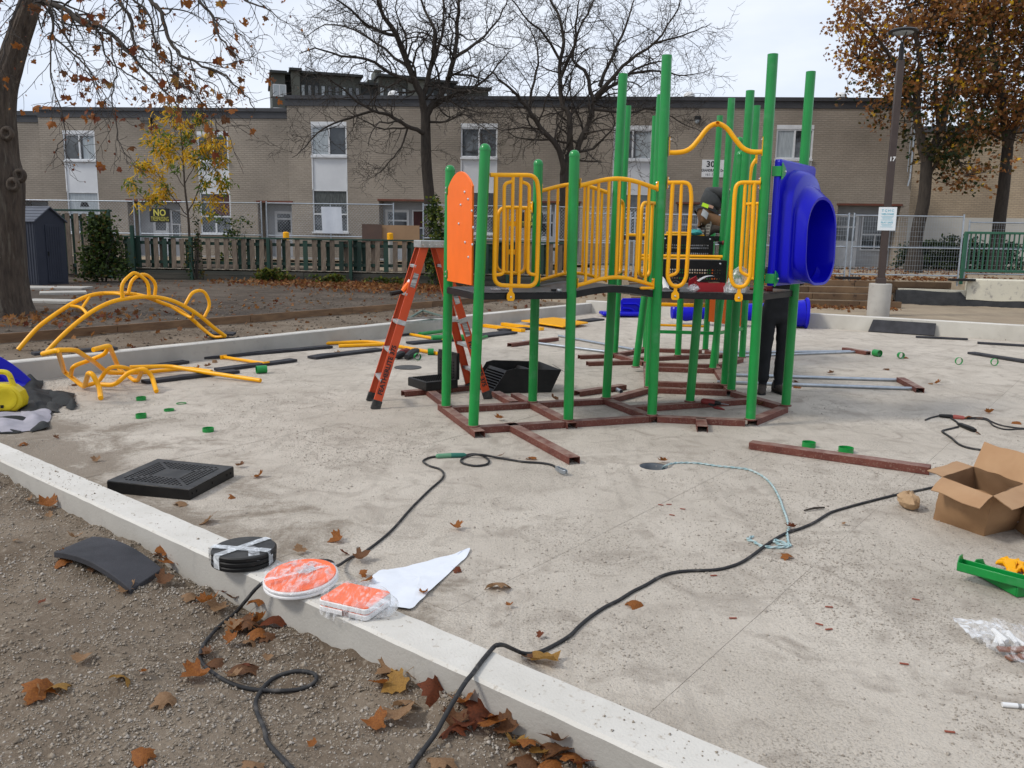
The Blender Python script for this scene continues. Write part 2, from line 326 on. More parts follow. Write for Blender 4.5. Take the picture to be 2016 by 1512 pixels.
# pad made of large sheets laid side by side, seams between them
M_pad = bpy.data.materials.new('dusty_concrete'); M_pad.use_nodes = True
def pad_material(m):
    nt = m.node_tree; L = nt.links; b = nt.nodes['Principled BSDF']; b.inputs['Roughness'].default_value = .92; b.inputs['Specular IOR Level'].default_value = .2
    g = nt.nodes.new('ShaderNodeNewGeometry'); P = g.outputs['Position']
    def noise(sc, det=5, dist=0):
        n = nt.nodes.new('ShaderNodeTexNoise'); n.inputs['Scale'].default_value = sc; n.inputs['Detail'].default_value = det
        n.inputs['Distortion'].default_value = dist; n.inputs['Roughness'].default_value = .62; L.new(P, n.inputs['Vector']); return n.outputs[0]
    def mr(f, a, z, lo=0, hi=1):
        r = nt.nodes.new('ShaderNodeMapRange'); r.inputs[1].default_value = a; r.inputs[2].default_value = z
        r.inputs[3].default_value = lo; r.inputs[4].default_value = hi; L.new(f, r.inputs[0]); return r.outputs[0]
    def math_(op, a, c):
        x = nt.nodes.new('ShaderNodeMath'); x.operation = op
        for k, q in enumerate((a, c)):
            if isinstance(q, (int, float)): x.inputs[k].default_value = q
            else: L.new(q, x.inputs[k])
        return x.outputs[0]
    def mix(f, a, z):
        x = nt.nodes.new('ShaderNodeMix'); x.data_type = 'RGBA'; L.new(f, x.inputs[0])
        for k, q in ((6, a), (7, z)):
            if isinstance(q, tuple): x.inputs[k].default_value = (*q, 1)
            else: L.new(q, x.inputs[k])
        return x.outputs[2]
    col = mix(mr(noise(.9, 6, .6), .36, .64), (.49, .435, .365), (.60, .54, .46))
    col = mix(mr(noise(3.2, 7, 1.2), .5, .68), col, (.38, .33, .275))
    mp_ = nt.nodes.new('ShaderNodeMapping'); mp_.vector_type = 'POINT'; mp_.inputs['Rotation'].default_value = (0, 0, -R(52.5)); mp_.inputs['Scale'].default_value = (3, .25, 1)
    L.new(P, mp_.inputs[0]); st = nt.nodes.new('ShaderNodeTexNoise'); st.inputs['Scale'].default_value = 3; st.inputs['Detail'].default_value = 6; L.new(mp_.outputs[0], st.inputs['Vector'])
    col = mix(mr(st.outputs[0], .55, .72, 0, .55), col, (.39, .345, .29))
    patch = mr(noise(1.3, 5, .5), .42, .62, .25, 1.0); col = mix(math_('MULTIPLY', mr(noise(75, 4), .50, .66, 0, .95), patch), col, (.27, .235, .19))
    col = mix(mr(noise(130, 2), .62, .72, 0, .7), col, (.55, .52, .47))
    # soil spilled over the front kerb
    dt = nt.nodes.new('ShaderNodeVectorMath'); dt.operation = 'DOT_PRODUCT'; L.new(P, dt.inputs[0]); dt.inputs[1].default_value = (-nF[0], -nF[1], 0)
    d = math_('SUBTRACT', dt.outputs['Value'], float(-(PF@nF)))
    al = nt.nodes.new('ShaderNodeVectorMath'); al.operation = 'DOT_PRODUCT'; L.new(P, al.inputs[0]); al.inputs[1].default_value = (uF[0], uF[1], 0)
    a_ = math_('SUBTRACT', al.outputs['Value'], float(PF@uF))
    reach = mr(a_, 2.6, -1.4, -.35, .95)
    f = math_('ADD', math_('SUBTRACT', d, reach), math_('MULTIPLY', math_('SUBTRACT', noise(1.7, 5, .8), .5), -4.2))
    col = mix(mr(math_('ADD', f, math_('MULTIPLY', math_('SUBTRACT', noise(26, 4), .5), 1.1)),   .34, -.40, 0, .72), col, (.19, .15, .11))
    L.new(col, b.inputs['Base Color'])
    bp = nt.nodes.new('ShaderNodeBump'); bp.inputs['Distance'].default_value = .013; bp.inputs['Strength'].default_value = 1
    L.new(math_('ADD', noise(90, 4), math_('MULTIPLY', noise(14, 5), 1.2)), bp.inputs['Height']); L.new(bp.outputs[0], b.inputs['Normal'])
pad_material(M_pad)
M_seam = pm('dark_seam_grit', (.30, .27, .23), (.40, .36, .31), 30, .95)
PADPOLY = [CFL, isect(PF, uF, np.array([14.6, 0]), np.array([0, 1.])), isect(PR_, uR, np.array([14.6, 0]), np.array([0, 1.])), CLR]
HOLE = G(1287, 918)[:2]; HR = .112
def holed(poly, z, r):                    # flat sheet with a round hole at HOLE
    b = bmesh.new(); vo = [b.verts.new((*q, z)) for q in poly]; vi = [b.verts.new((HOLE[0]+r*math.cos(t), HOLE[1]+r*math.sin(t), z)) for t in np.linspace(0, 2*math.pi, 28, endpoint=False)]
    es = [b.edges.new((L_[i-1], L_[i])) for L_ in (vo, vi) for i in range(len(L_))]; bmesh.ops.triangle_fill(b, edges=es, use_beauty=True, use_dissolve=False)
    b.verts.index_update(); mb = MB(); mb.add([tuple(v.co) for v in b.verts], [tuple(v.index for v in (f.verts if f.normal.z >= 0 else reversed(f.verts))) for f in b.faces]); b.free(); return mb
pad = holed(PADPOLY, -.012, HR+.01).build('playground_pad', M_seam, smooth=None); kind(pad, 'structure')
def clip(poly, p, n):                     # keep the part with (q-p).n < 0
    out = []
    for i in range(len(poly)):
        a, b = poly[i-1], poly[i]; da, db = (a-p)@n, (b-p)@n
        if da < 0: out.append(a)
        if da*db < 0: out.append(a+(b-a)*(da/(da-db)))
    return out
aJ = R(52.55); uJ = np.array([math.cos(aJ), math.sin(aJ)]); vJ = np.array([-uJ[1], uJ[0]])
o0 = 1.326; sp = 1.163; ln = 2.42
for i in range(-16, 14):
    for j in range(-6, 14):
        v0 = o0+i*sp; u0 = 1.605*uJ[0]+4.281*uJ[1]+j*ln+(.83 if i % 2 else 0)
        g = RNG.uniform(.0006, .0018)
        q = [u0*uJ+v0*vJ+a*uJ+b*vJ for a, b in ((g, g), (ln-g, g), (ln-g, sp-g), (g, sp-g))]
        for P, n in ((PF-nF*.002, nF), (PL-nL*.002, nL), (PR_-nR*.002, nR), (np.array([14.5, 0]), np.array([1., 0]))):
            q = clip(q, P, n)
            if len(q) < 3: break
        if len(q) < 3: continue
        c = np.mean(q, 0)
        if c[1] < 1.0 or math.hypot(*c) > 26: continue
        dz = RNG.uniform(-.0012, .0012)
        ins = all((np.cross(q[m]-q[m-1], HOLE-q[m-1])) > 0 for m in range(len(q)))
        if ins: holed(q, 0, HR).build('pad_sheet', M_pad, pad, smooth=None); continue
        MB().prism([(*k, -.012) for k in q], (0, 0, .012+dz)).build('pad_sheet', M_pad, pad, smooth=None)

# kerbs, slightly wavy cast concrete with chamfered arrises
def kerb(name, P, u, n, t0, t1, zt, w, zb=-.3, mats=None):
    L = t1-t0; k = max(4, int(L/.05)); rings = []
    for i in range(k+1):
        t = t0+L*i/k; c = P+u*t
        e = [mnoise.noise((t*1.7, q*7.1, 3))*.006+mnoise.noise((t*9, q*5.1, 8))*.004 for q in range(4)]
        c3 = [(0+e[0], zb), (0+e[0], zt-.012), (.012+e[0], zt+e[1]*.5), (w-.012+e[2], zt+e[3]*.5), (w+e[2], zt-.012), (w+e[2]*1.3, zb)]
        rings.append([np.r_[c+n*a, z] for a, z in c3])
    mb = MB().loft(rings)
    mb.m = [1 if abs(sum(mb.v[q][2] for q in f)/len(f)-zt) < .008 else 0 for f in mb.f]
    o = mb.build(name, mats or [M_conc, M_curbtop], smooth=25); return kind(o, 'structure')
tF = lambda q: float((q-PF)@uF); tL = lambda q: float((q-PL)@uL); tR = lambda q: float((q-PR_)@uR)
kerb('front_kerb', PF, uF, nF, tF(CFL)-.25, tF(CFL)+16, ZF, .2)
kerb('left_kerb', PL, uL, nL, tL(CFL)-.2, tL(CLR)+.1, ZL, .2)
M_concsunlit = pm('sunlit_concrete_kerb', (.56, .535, .475), (.47, .445, .39), 1.4, .85, bump=.002, bscale=70, c3=(.34, .32, .28), s3=7, lo3=.62, hi3=.85)  # sun on the right kerb's face painted in as a cream tone
kerb('right_kerb', PR_, uR, nR, tR(CLR)-.15, 11, ZR, .2, mats=[M_concsunlit, M_curbtop])

# grit and pebbles: nobody could count them
def grit(name, pts, sizes, mat):
    base = np.array([(1, 0, 0), (-.5, .86, 0), (-.5, -.86, 0), (.1, .1, .8), (-.2, .05, -.6)])
    fs = np.array([(0, 1, 3), (1, 2, 3), (2, 0, 3), (1, 0, 4), (2, 1, 4), (0, 2, 4)])
    k = len(pts); a = RNG.uniform(0, 6.28, k); jit = RNG.uniform(.65, 1.35, (k, 5, 3))
    v = base[None]*jit; c, s_ = np.cos(a)[:, None], np.sin(a)[:, None]
    v = np.stack([v[..., 0]*c-v[..., 1]*s_, v[..., 0]*s_+v[..., 1]*c, v[..., 2]], -1)*sizes[:, None, None]+np.asarray(pts)[:, None]
    f = (fs[None]+(np.arange(k)*5)[:, None, None]).reshape(-1, 3)
    me = bpy.data.meshes.new(name); me.vertices.add(k*5); me.vertices.foreach_set('co', v.reshape(-1))
    me.loops.add(len(f)*3); me.polygons.add(len(f)); me.loops.foreach_set('vertex_index', f.reshape(-1).astype(np.int32))
    me.polygons.foreach_set('loop_start', np.arange(0, len(f)*3, 3, dtype=np.int32)); me.update(calc_edges=True); me.validate()
    me.materials.append(mat); o = bpy.data.objects.new(name, me); COL.objects.link(o); return kind(o, 'stuff')
M_peb = pm('pale_pebbles', (.34, .285, .22), (.16, .125, .09), 30, .9, c3=(.45, .42, .38), s3=90, lo3=.58, hi3=.7)
M_grit = pm('grey_grit', (.42, .375, .32), (.26, .225, .185), 60, .9, c3=(.56, .51, .45), s3=120, lo3=.56, hi3=.66)
k = 240000
x = RNG.uniform(-5.0, 2.0, k); y = RNG.uniform(1.3, 6.6, k); p = np.stack([x, y], -1); sF = sd(p, PF, nF)
den = sstep(.30, .72, fbm(x, y, 1.1, 4, 21))*1.0+.9*np.exp(-np.clip(sF-.2, 0, 9)/.22)+.06
keep = (sF > .21) & (sd(p, PL, nL) < -.1) & (RNG.random(k) < den*(2.6/np.maximum(y, 1.8))**1.0)
x, y = x[keep], y[keep]; sz = np.minimum(RNG.lognormal(math.log(.0036), .55, len(x)), .018)
grit('soil_pebbles', np.stack([x, y, ground_z(x, y)+sz*.15], -1), sz, M_peb)
k = 420000
x = RNG.uniform(-5.5, 5.5, k); y = RNG.uniform(1.8, 12, k); p = np.stack([x, y], -1); sF = sd(p, PF, nF)
den = sstep(.42, .70, fbm(x, y, .8, 4, 33))*(2.2*np.exp(sF/2.8)+.45)+.08
keep = (sF < -.01) & (sd(p, PL, nL) < -.02) & (RNG.random(k) < den*(3.2/np.maximum(y, 2.2))**1.1)
x, y = x[keep], y[keep]; sz = np.minimum(RNG.lognormal(math.log(.0029), .45, len(x)), .012)
grit('pad_grit', np.stack([x, y, sz*.2], -1), sz, M_grit)
k = 160000
x = RNG.uniform(-4.2, 2.0, k); y = RNG.uniform(1.3, 6.0, k); p = np.stack([x, y], -1); sF = sd(p, PF, nF)
den = sstep(.45, .68, fbm(x, y, 1.5, 4, 61))*1.1+1.0*np.exp(-np.clip(sF-.2, 0, 9)/.16)
keep = (sF > .205) & (sd(p, PL, nL) < -.1) & (RNG.random(k) < den*(2.4/np.maximum(y, 1.8)))
x, y = x[keep], y[keep]; sz = np.minimum(RNG.lognormal(math.log(.0031), .5, len(x)), .012)
grit('soil_grit', np.stack([x, y, ground_z(x, y)+sz*.3], -1), sz, M_grit)
k = 9000
x = RNG.uniform(-8, 3, k); y = RNG.uniform(7, 22, k); p = np.stack([x, y], -1)
keep = (sd(p, PL, nL) > .22) & (sd(p, PL, nL) < 5) & (sd(p, PR_, nR) < -.3); x, y = x[keep], y[keep]; sz = RNG.lognormal(math.log(.014), .5, len(x))
grit('bed_clods', np.stack([x, y, ground_z(x, y)+sz*.1], -1), np.minimum(sz, .05), pm('soil_clods', (.16, .13, .10), (.09, .07, .052), 9, .95))
k = 700
t = RNG.uniform(-4, 3, k); a = RNG.uniform(.01, .19, k); q = PF+np.outer(t, uF)+np.outer(a, nF); sz = RNG.lognormal(math.log(.0026), .45, k)
keep = (RNG.random(k) < sstep(.35, .7, fbm(t, t*0, 1.7, 3, 40))+.12); q, sz = q[keep], sz[keep]
grit('kerb_crumbs', np.c_[q, np.full(len(q), ZF+.001)], np.minimum(sz, .009), M_peb)

# timber edging behind the left kerb: boards end to end
te = thing('timber_edging', np.r_[PL+nL*2.0+uL*4, .2], 'low timber edging board running along the soil bed behind the left kerb', 'edging')
for i, t in enumerate(np.arange(tL(CFL)-1, tL(CLR)+6, 2.44)):
    a = PL+nL*2.0+uL*t; b = a+uL*2.43; z0 = .165
    MB().bar((*a, z0+.075), (*b, z0+.075+.0), .045, .25).build('board', M_wood, te, bevel=.004)
# ---------------------------------------------------------------- the play structure
A_ = .9416
aS = R(19.82); e1 = np.array([math.cos(aS), math.sin(aS)]); e2 = np.array([-e1[1], e1[0]])
PA = np.array([-.3469, 7.4326]); PB = PA+A_*e2; PC = PA+A_*e1; PD = PC+A_*e2
H1 = np.array([1.960, 8.792]); H2 = np.array([2.4913, 12.4865]); aH = R(-128.0)
hx = lambda c, k: c+A_*np.array([math.cos(aH+k*math.pi/3), math.sin(aH+k*math.pi/3)])
PE, PG, PH, PM, PN, PF_ = [hx(H1, k) for k in range(6)]
PU, PQ, PRr, PS, PT, PF2 = [hx(H2, k) for k in range(6)]
DZ, DZ2, PRAD = 1.275, 1.835, .047
PLAY = thing('play_structure', (1.2, 9.5, 0), 'half built playground climber with green posts, yellow rails and black decks', 'play structure')
def post(p, ztop, cap, lean=(0, 0), zb=.06):
    p = np.asarray(p); t = np.array([p[0]+lean[0], p[1]+lean[1], ztop]); b = np.array([*p, zb])
    mb = MB(); n = 20
    if cap:
        ax = nrm(t-b); X = nrm(np.cross(ax, (0, 1, 0))); Y = np.cross(ax, X); l = np.linalg.norm(t-b)
        mb.lathe([(PRAD, 0), (PRAD, l-.055)], b, n, (X, Y, ax)); o = mb.build('post', M_green, PLAY)
        c = MB().lathe([(PRAD+.003, l-.058), (PRAD+.003, l-.046), (PRAD*.93, l-.026), (PRAD*.72, l-.010), (PRAD*.35, l-.001), (.003, l)], b, n, (X, Y, ax))
        c.build('post_cap', M_green, o, smooth=60)
    else:                                  # open ended tube
        ax = nrm(t-b); X = nrm(np.cross(ax, (0, 1, 0))); Y = np.cross(ax, X); l = np.linalg.norm(t-b)
        mb.lathe([(PRAD, 0), (PRAD, l), (PRAD-.005, l), (PRAD-.005, l-.3)], b, n, (X, Y, ax)); o = mb.build('post', M_green, PLAY)
    f = MB().lathe([(PRAD+.012, .0), (PRAD+.012, .012), (PRAD+.002, .016)], (*p, zb), 16).build('foot_flange', M_brown, o)
    return o
for p, z, cap, ln_ in [(PA, 2.553, 1, (.085, 0)), (PB, 2.444, 1, (.035, 0)), (PC, 2.545, 1, (-.01, 0)), (PD, 2.541, 1, (.01, 0)),
                       (PE, 3.427, 0, (-.01, 0)), (PG, 3.423, 0, (-.012, 0)), (PH, 3.423, 0, (.01, 0)), (PM, 3.385, 0, (.01, 0)), (PN, 3.35, 0, (-.005, 0)), (PF_, 3.424, 0, (.055, 0)),
                       (PF2, 3.68, 0, (.06, 0)), (PRr, 3.67, 0, (-.01, 0)), (PS, 3.652, 0, (.03, 0)), (PQ, 3.644, 0, (.02, 0)), (PT, 3.65, 0, (0, 0)), (PU, 3.65, 0, (.02, 0)),
                       ((1.72, 10.15), 2.97, 1, (0, 0)), ((2.558, 9.91), 2.79, 1, (.03, 0)), ((2.718, 11.213), 3.10, 1, (.185, 0)), ((1.68, 11.25), 3.10, 1, (.25, 0)),
                       ((1.909, 8.80), DZ-.06, 0, (.04, 0)), (H2, DZ2-.06, 0, (0, 0))]:
    post(p, z, cap, ln_)

# red oxide channel base, open side down
def channel(p0, p1, w=.10, h=.06, name='base_channel', parent=PLAY, z=0.0, mat=None):
    p0 = np.array([p0[0], p0[1], z]); p1 = np.array([p1[0], p1[1], z]); d = nrm(p1-p0); x = np.array([d[1], -d[0], 0]); t = .006
    sec = [(-w/2, 0), (-w/2, h), (w/2, h), (w/2, 0), (w/2-t, 0), (w/2-t, h-t), (-w/2+t, h-t), (-w/2+t, 0)]
    ring = lambda c: [c+x*a+np.array([0, 0, b]) for a, b in sec]
    return MB().loft([ring(p0), ring(p1)]).build(name, mat or M_brown, parent, bevel=.003)
def seg(a, b, e0=-.052, e1=-.052, dz=0): # between joints, butting at the ends
    a, b = np.asarray(a), np.asarray(b); d = nrm(b-a); channel(a-d*e0, b+d*e1, z=dz)
seg(PA+(-.16)*e1*0+(-.10)*e2*0, PC, -.0, -.052); seg(PB, PD, .02, -.052)
seg(PA-e2*.20, PB+e2*.15, 0, 0, dz=.002); seg(PC-e2*.10, PD+e2*.55, 0, 0, dz=.002)
seg(PC, PE); seg(PD, PF_); seg(PF_, PE, .06, .06, dz=.002)
for a, b in ((PE, PG), (PG, PH), (PH, PM), (PM, PN), (PN, PF_)): seg(a, b)
seg((PF_+PE)/2, (PH+PM)/2)
for a, b in ((PU, PQ), (PQ, PRr), (PRr, PS), (PS, PT), (PT, PF2), (PF2, PU)): seg(a, b)
seg((PF2+PU)/2, (PRr+PS)/2)
seg(PN, PU, -.05, -.05); seg(PM, PQ, -.05, -.05)
for f in (.22, .8): seg(PN+(PU-PN)*f, PM+(PQ-PM)*f)
g = lambda *q: G(*q, .03)[:2]
channel(g(1003, 838), g(1131, 907)); channel((PE+PG)/2*.985+.015*g(1378, 830), g(1383, 845))
channel(g(793, 775), g(935, 762)); channel(g(838, 766), g(878, 796)); channel(g(976, 775), g(1012, 795))
channel(g(1140, 703), g(1216, 700)); channel(g(1156, 716), g(1258, 713))

# decks: top sheet, and skirts with real slots
def plate(o, ux, uy, nu, nv, cu, cv, hole, rad=.62, nrmv=None, th=.004):
    """sheet of nu x nv cells, an eight-sided hole through each cell where hole(i, j)"""
    mb = MB(); o = np.asarray(o, float); ux = nrm(ux); uy = nrm(uy); n = np.cross(ux, uy)
    for j in range(nv):
        for i in range(nu):
            c = o+ux*(i+.5)*cu+uy*(j+.5)*cv
            E = [(-1, -1), (0, -1), (1, -1), (1, 0), (1, 1), (0, 1), (-1, 1), (-1, 0)]
            out = [c+ux*a*cu/2+uy*b*cv/2 for a, b in E]
            if not hole(i, j): mb.add([out[0], out[2], out[4], out[6]], [(0, 1, 2, 3)]); continue
            inn = [c+(ux*a*cu/2+uy*b*cv/2)*rad*(.74 if a and b else 1) for a, b in E]
            dep = [q-n*th*2 for q in inn]
            mb.add(out+inn+dep, [(k, (k+1) % 8, 8+(k+1) % 8, 8+k) for k in range(8)]+[(8+k, 8+(k+1) % 8, 16+(k+1) % 8, 16+k) for k in range(8)])
    return mb
def skirt(a, b, z, h, name='deck_skirt'):
    a, b = np.asarray(a), np.asarray(b); L = np.linalg.norm(b-a); k = int(L/.05)
    mb = plate((*a, z-h), np.r_[b-a, 0], (0, 0, 1), k, 1, L/k, h, lambda i, j: i % 5 in (1, 3) and 1 < i < k-2, .30)
    return mb.build(name, M_black, PLAY, smooth=None, fixn=False)
M_decktop = pm('worn_deck_coating', (.045, .043, .042), (.11, .105, .10), 3.5, .55, c3=(.014, .014, .014), s3=60, lo3=.5, hi3=.6)
def deck(poly, z):
    c = np.mean(poly, 0); k = len(poly)
    MB().prism([(*q, z-.012) for q in poly], (0, 0, .012)).build('deck_top', M_decktop, PLAY, smooth=None)
    for i in range(k): skirt(poly[i], poly[(i+1) % k], z-.002, .062)
    ins = [c+(q-c)*.985 for q in poly]
    for i in range(k):
        a, b = ins[i], ins[(i+1) % k]; MB().bar((*a, z-.035), (*b, z-.035), .03, .045).build('deck_frame', M_black, PLAY, smooth=None)
deck([PA-e2*0+e1*0, PC, PD, PB], DZ); deck([PE, PG, PH, PM, PN, PF_], DZ); deck([PU, PQ, PRr, PS, PT, PF2], DZ2)
# arched bridge between the square deck and the first hexagon
def bridge(u, v):
    a = PC+(PD-PC)*v; b = PE+(PF_-PE)*v; q = a+(b-a)*u; return np.r_[q, DZ+.055*math.sin(math.pi*u)]
rings = []
for i in range(15):
    u = i/14; a = bridge(u, -.005); b = bridge(u, 1.005)
    rings.append([a, b, b-[0, 0, .062], a-[0, 0, .062]])
MB().loft(rings).build('arched_bridge', M_black, PLAY, smooth=40)
# four low steps up to the far deck, perforated risers and treads
mNM, mUQ = (PN+PM)/2, (PU+PQ)/2; dS = nrm(mUQ-mNM); wS = np.array([dS[1], -dS[0]]); LS = np.linalg.norm(mUQ-mNM)
for i, f in enumerate((.18, .95)):
    z0 = (DZ, 1.54)[i]; rh = (1.54-DZ, DZ2-1.54)[i]; q = mNM+dS*LS*f; w = (.375, .345)[i]
    o = plate((*(q-wS*w), z0), (*wS, 0), (0, 0, 1), 26, 8, 2*w/26, rh/8, lambda a, b: b in (1, 3, 4) and a not in (0, 1, 24, 25), .62).build('stair_riser', M_black, PLAY, smooth=None, fixn=False)
    f2 = (.95, 1.0)[i]; L = LS*(f2-f); nv = max(3, int(L/.05))
    t = plate((*(q-wS*w), z0+rh), (*wS, 0), (*dS, 0), 20, nv, 2*w/20, L/nv, lambda a, b: False, .6).build('stair_tread', M_black, PLAY, smooth=None, fixn=False)
    for sx in (-1, 1):
        MB().bar(np.r_[q+wS*w*sx, z0+rh/2], np.r_[q+wS*w*sx+dS*L, z0+rh/2], .006, rh-.01).build('stair_side', M_black, PLAY, smooth=None)
        MB().lathe([(.012, 0), (.012, .006), (.004, .010)], np.r_[q+wS*.30*sx-dS*.002, z0+rh*.85], 8, ((*wS, 0), (0, 0, 1), (-dS[0], -dS[1], 0))).build('bolt_head', M_bolt, PLAY)

# yellow rails, traced in the vertical plane they stand in
TR = .0195
def vplane(p, q, P, off=0):
    p, q = np.asarray(p), np.asarray(q); d = nrm(q-p); n = np.array([d[1], -d[0]]); ang = math.atan2(d[1], d[0])
    return [VP(*k, p+n*off, ang) for k in P]
def rail(name, pts, r=TR, parent=PLAY, fil=None, mat=M_yellow, n=10):
    if fil: pts = fillet(pts, fil, 6)
    return MB().tube(pts, r, n).build(name, mat, parent, smooth=50)
def lug(p, d, zc, h=.11, name='rail_lug', mat=M_yellow, parent=None):         # flat lug on a post face
    d3 = np.array([d[0], d[1], 0]); c = np.array([p[0], p[1], zc])+d3*(PRAD+.004)
    MB().frame(c, [d3, (-d3[1], d3[0], 0), (0, 0, 1)], (.008, .045, h)).build(name, mat, parent or PLAY, bevel=.002)
    for s in (-1, 1): MB().lathe([(.009, 0), (.009, .006), (.003, .011)], c+d3*.005+np.array([0, 0, s*h*.36]), 8, ((-d3[1], d3[0], 0), (0, 0, 1), d3)).build('bolt_head', M_bolt, parent or PLAY)
def foot_tab(c, d, zt, zb):                # flat tab under a loop, round foot bolted to the skirt
    d3 = np.array([d[0], d[1], 0]); n3 = np.array([d[1], -d[0], 0]); c = np.array([c[0], c[1], 0])
    out = [(-.016, zt), (-.016, zb+.085), (-.036, zb+.06), (-.038, zb+.02), (-.026, zb), (.026, zb), (.038, zb+.02), (.036, zb+.06), (.016, zb+.085), (.016, zt)]
    MB().prism([c+d3*a+np.array([0, 0, z])+n3*.004 for a, z in out], n3*.006).build('foot_tab', M_yellow, PLAY, bevel=.001)
    MB().lathe([(.010, 0), (.010, .006), (.003, .012)], c+n3*.012+np.array([0, 0, zb+.035]), 8, (d3, (0, 0, 1), n3)).build('bolt_head', M_bolt, PLAY)
def px(off, sc, P): return [(off[0]+a/sc, off[1]+b/sc) for a, b in P]
def loops(p, q, off, sc, outer, inner, tab, offn=.02, rad=.09):
    p, q = np.asarray(p), np.asarray(q); d = nrm(q-p)
    rail('guard_loop', vplane(p, q, px(off, sc, outer), offn), fil=rad)
    for P in inner: rail('guard_bar', vplane(p, q, px(off, sc, P), offn), .0155, fil=.06)
    if tab:
        t = vplane(p, q, px(off, sc, tab), offn); foot_tab(t[0][:2], d, t[0][2], DZ-.075)
# loop beside post A
loops(PA, PC, (840, 260), 4.447, [(556, 375), (965, 378), (985, 600), (962, 1352), (590, 1340), (607, 385)],
      [[(757, 385), (740, 1345)], [(826, 385), (806, 1345)], [(752, 432), (680, 450), (672, 1245), (600, 1250)], [(836, 437), (900, 460), (885, 1240), (960, 1250)]], [(735, 1355)])
lug(PA+np.array([.05, 0])*.9, e1, 2.27)
# its twin on the far side, hung from post D
zt = 2.06
ldn = lambda a, z: np.r_[PD-e1*a+e2*.02, z]
rail('guard_loop', [ldn(.05, zt), ldn(.40, zt), ldn(.42, 1.42), ldn(.10, 1.40), ldn(.10, zt)], fil=.10)
for a in (.20, .30): rail('guard_bar', [ldn(a, zt), ldn(a, 1.40)], .0155)
for z in (1.90, 1.62): MB().frame(ldn(.25, z), [(*e1, 0), (*e2, 0), (0, 0, 1)], (.11, .006, .05)).build('brace_plate', M_yellow, PLAY)
lug(PD, -e1, 2.07); foot_tab(PD[:2]-e1*.25+e2*.03, e1, 1.40, DZ-.07)
# loops either side of the entrance between E and G
loops(PE, PG, (1200, 340), 5.6, [(640, 110), (885, 108), (905, 260), (845, 1160), (795, 1250), (690, 1255), (638, 1160), (698, 115)],
      [[(795, 115), (752, 1110), (650, 1138)]], [(728, 1255)], rad=.075)
loops(PE, PG, (1200, 340), 5.6, [(1664, 110), (1400, 108), (1378, 260), (1335, 1160), (1375, 1258), (1490, 1262), (1548, 1160), (1600, 115)],
      [[(1498, 115), (1440, 1100), (1540, 1140)]], [(1430, 1262)], rad=.075)
dEG = nrm(PG-PE); lug(PE, dEG, 2.29); lug(PG, -dEG, 2.29)
arch = vplane(PE, PG, [(1317, 300), (1330, 300.5), (1348, 298), (1362, 290), (1376, 274), (1390, 256), (1401, 247), (1411, 244), (1421, 246), (1434, 256), (1448, 275), (1462, 291), (1476, 298), (1490, 299.5), (1503, 299)])
rail('entrance_arch', cat_rom(arch, 4), .0225, n=12); lug(PE, dEG, 2.62, .17); lug(PG, -dEG, 2.62, .17)
top = VP(1412, 244, PE, math.atan2(dEG[1], dEG[0])); nE = np.array([dEG[1], -dEG[0], 0])
MB().lathe([(.0205, -.06), (.0205, .05), (.0165, .05), (.0165, -.04)], top, 14, ((*dEG, 0), (0, 0, 1), nE)).build('pipe_stub', M_yellow, PLAY)
# arched bridge railings
def bridge_rail(p, q, tz, bz, rise, side):
    p, q = np.asarray(p), np.asarray(q); d = nrm(q-p); n = np.array([d[1], -d[0]])*side; L = np.linalg.norm(q-p)
    P = lambda u, z: np.r_[p+d*(PRAD+u*(L-2*PRAD))+n*.0, z]
    arc = lambda u: math.sin(math.pi*u)**1.2
    rail('bridge_top_rail', [P(u, tz+rise*arc(u)) for u in np.linspace(0, 1, 16)], .021)
    rail('bridge_bottom_rail', [P(u, bz+rise*arc(u)) for u in np.linspace(0, 1, 16)], .019)
    for u in (.11, .24, .37, .50, .63, .76, .89): rail('baluster', [P(u, bz+rise*arc(u)), P(u, tz+rise*arc(u))], .0145, n=8)
    for z in (tz, bz): lug(p, d, z+.02, .09); lug(q, -d, z+.02, .09)
bridge_rail(PC, PE, 2.235, 1.335, .075, 1); bridge_rail(PD, PF_, 2.235, 1.335, .075, -1)
MB().frame(np.r_[PE-nrm(PE-PC)*.12+np.array([.0, -.03]), DZ+.035], [(*nrm(PE-PC), 0), (-nrm(PE-PC)[1], nrm(PE-PC)[0], 0), (0, 0, 1)], (.14, .05, .025)).build('rail_clamp', M_yellow, PLAY, bevel=.01)
# pieces on the far sides: loop from M towards H, bent grab pole, low bars
dMH = nrm(PH-PM)
def side_loop(p, d, a0, a1, zt, zb):
    Q = lambda a, z: np.r_[p+d*a, z]
    rail('guard_loop', [Q(.05, zt), Q(a1, zt), Q(a1, zb), Q(a0, zb), Q(a0, zt)], fil=.09)
    rail('guard_bar', [Q((a0+a1)/2, zt), Q((a0+a1)/2, zb)], .0155)
side_loop(PM, dMH, .12, .42, 2.17, 1.36); side_loop(PH, -dMH, .12, .36, 2.2, 1.36); side_loop(PN, nrm(PF_-PN), .1, .34, 2.17, 1.36); side_loop(PF_, nrm(PN-PF_), .06, .2, 2.17, 1.4)
gp = lambda x, y: AY(x, y, 9.9)
rail('grab_pole', fillet([gp(1488, 314), gp(1480, 326), gp(1477, 345), gp(1468, 470), gp(1468, 560)], .05), .021)
MB().frame(gp(1489, 313), [(1, 0, 0), (0, 1, 0), (0, 0, 1)], (.02, .03, .10)).build('rail_lug', M_yellow, PLAY)
for z in (1.42, 1.36): rail('low_bar', [np.r_[PG+(PH-PG)*f+np.array([-.05, .05]), z+.01*f] for f in (.06, .94)], .017)
dTS = PS-PT; Q = lambda f, z: np.r_[PT+dTS*f+np.array([.02, .06]), z]
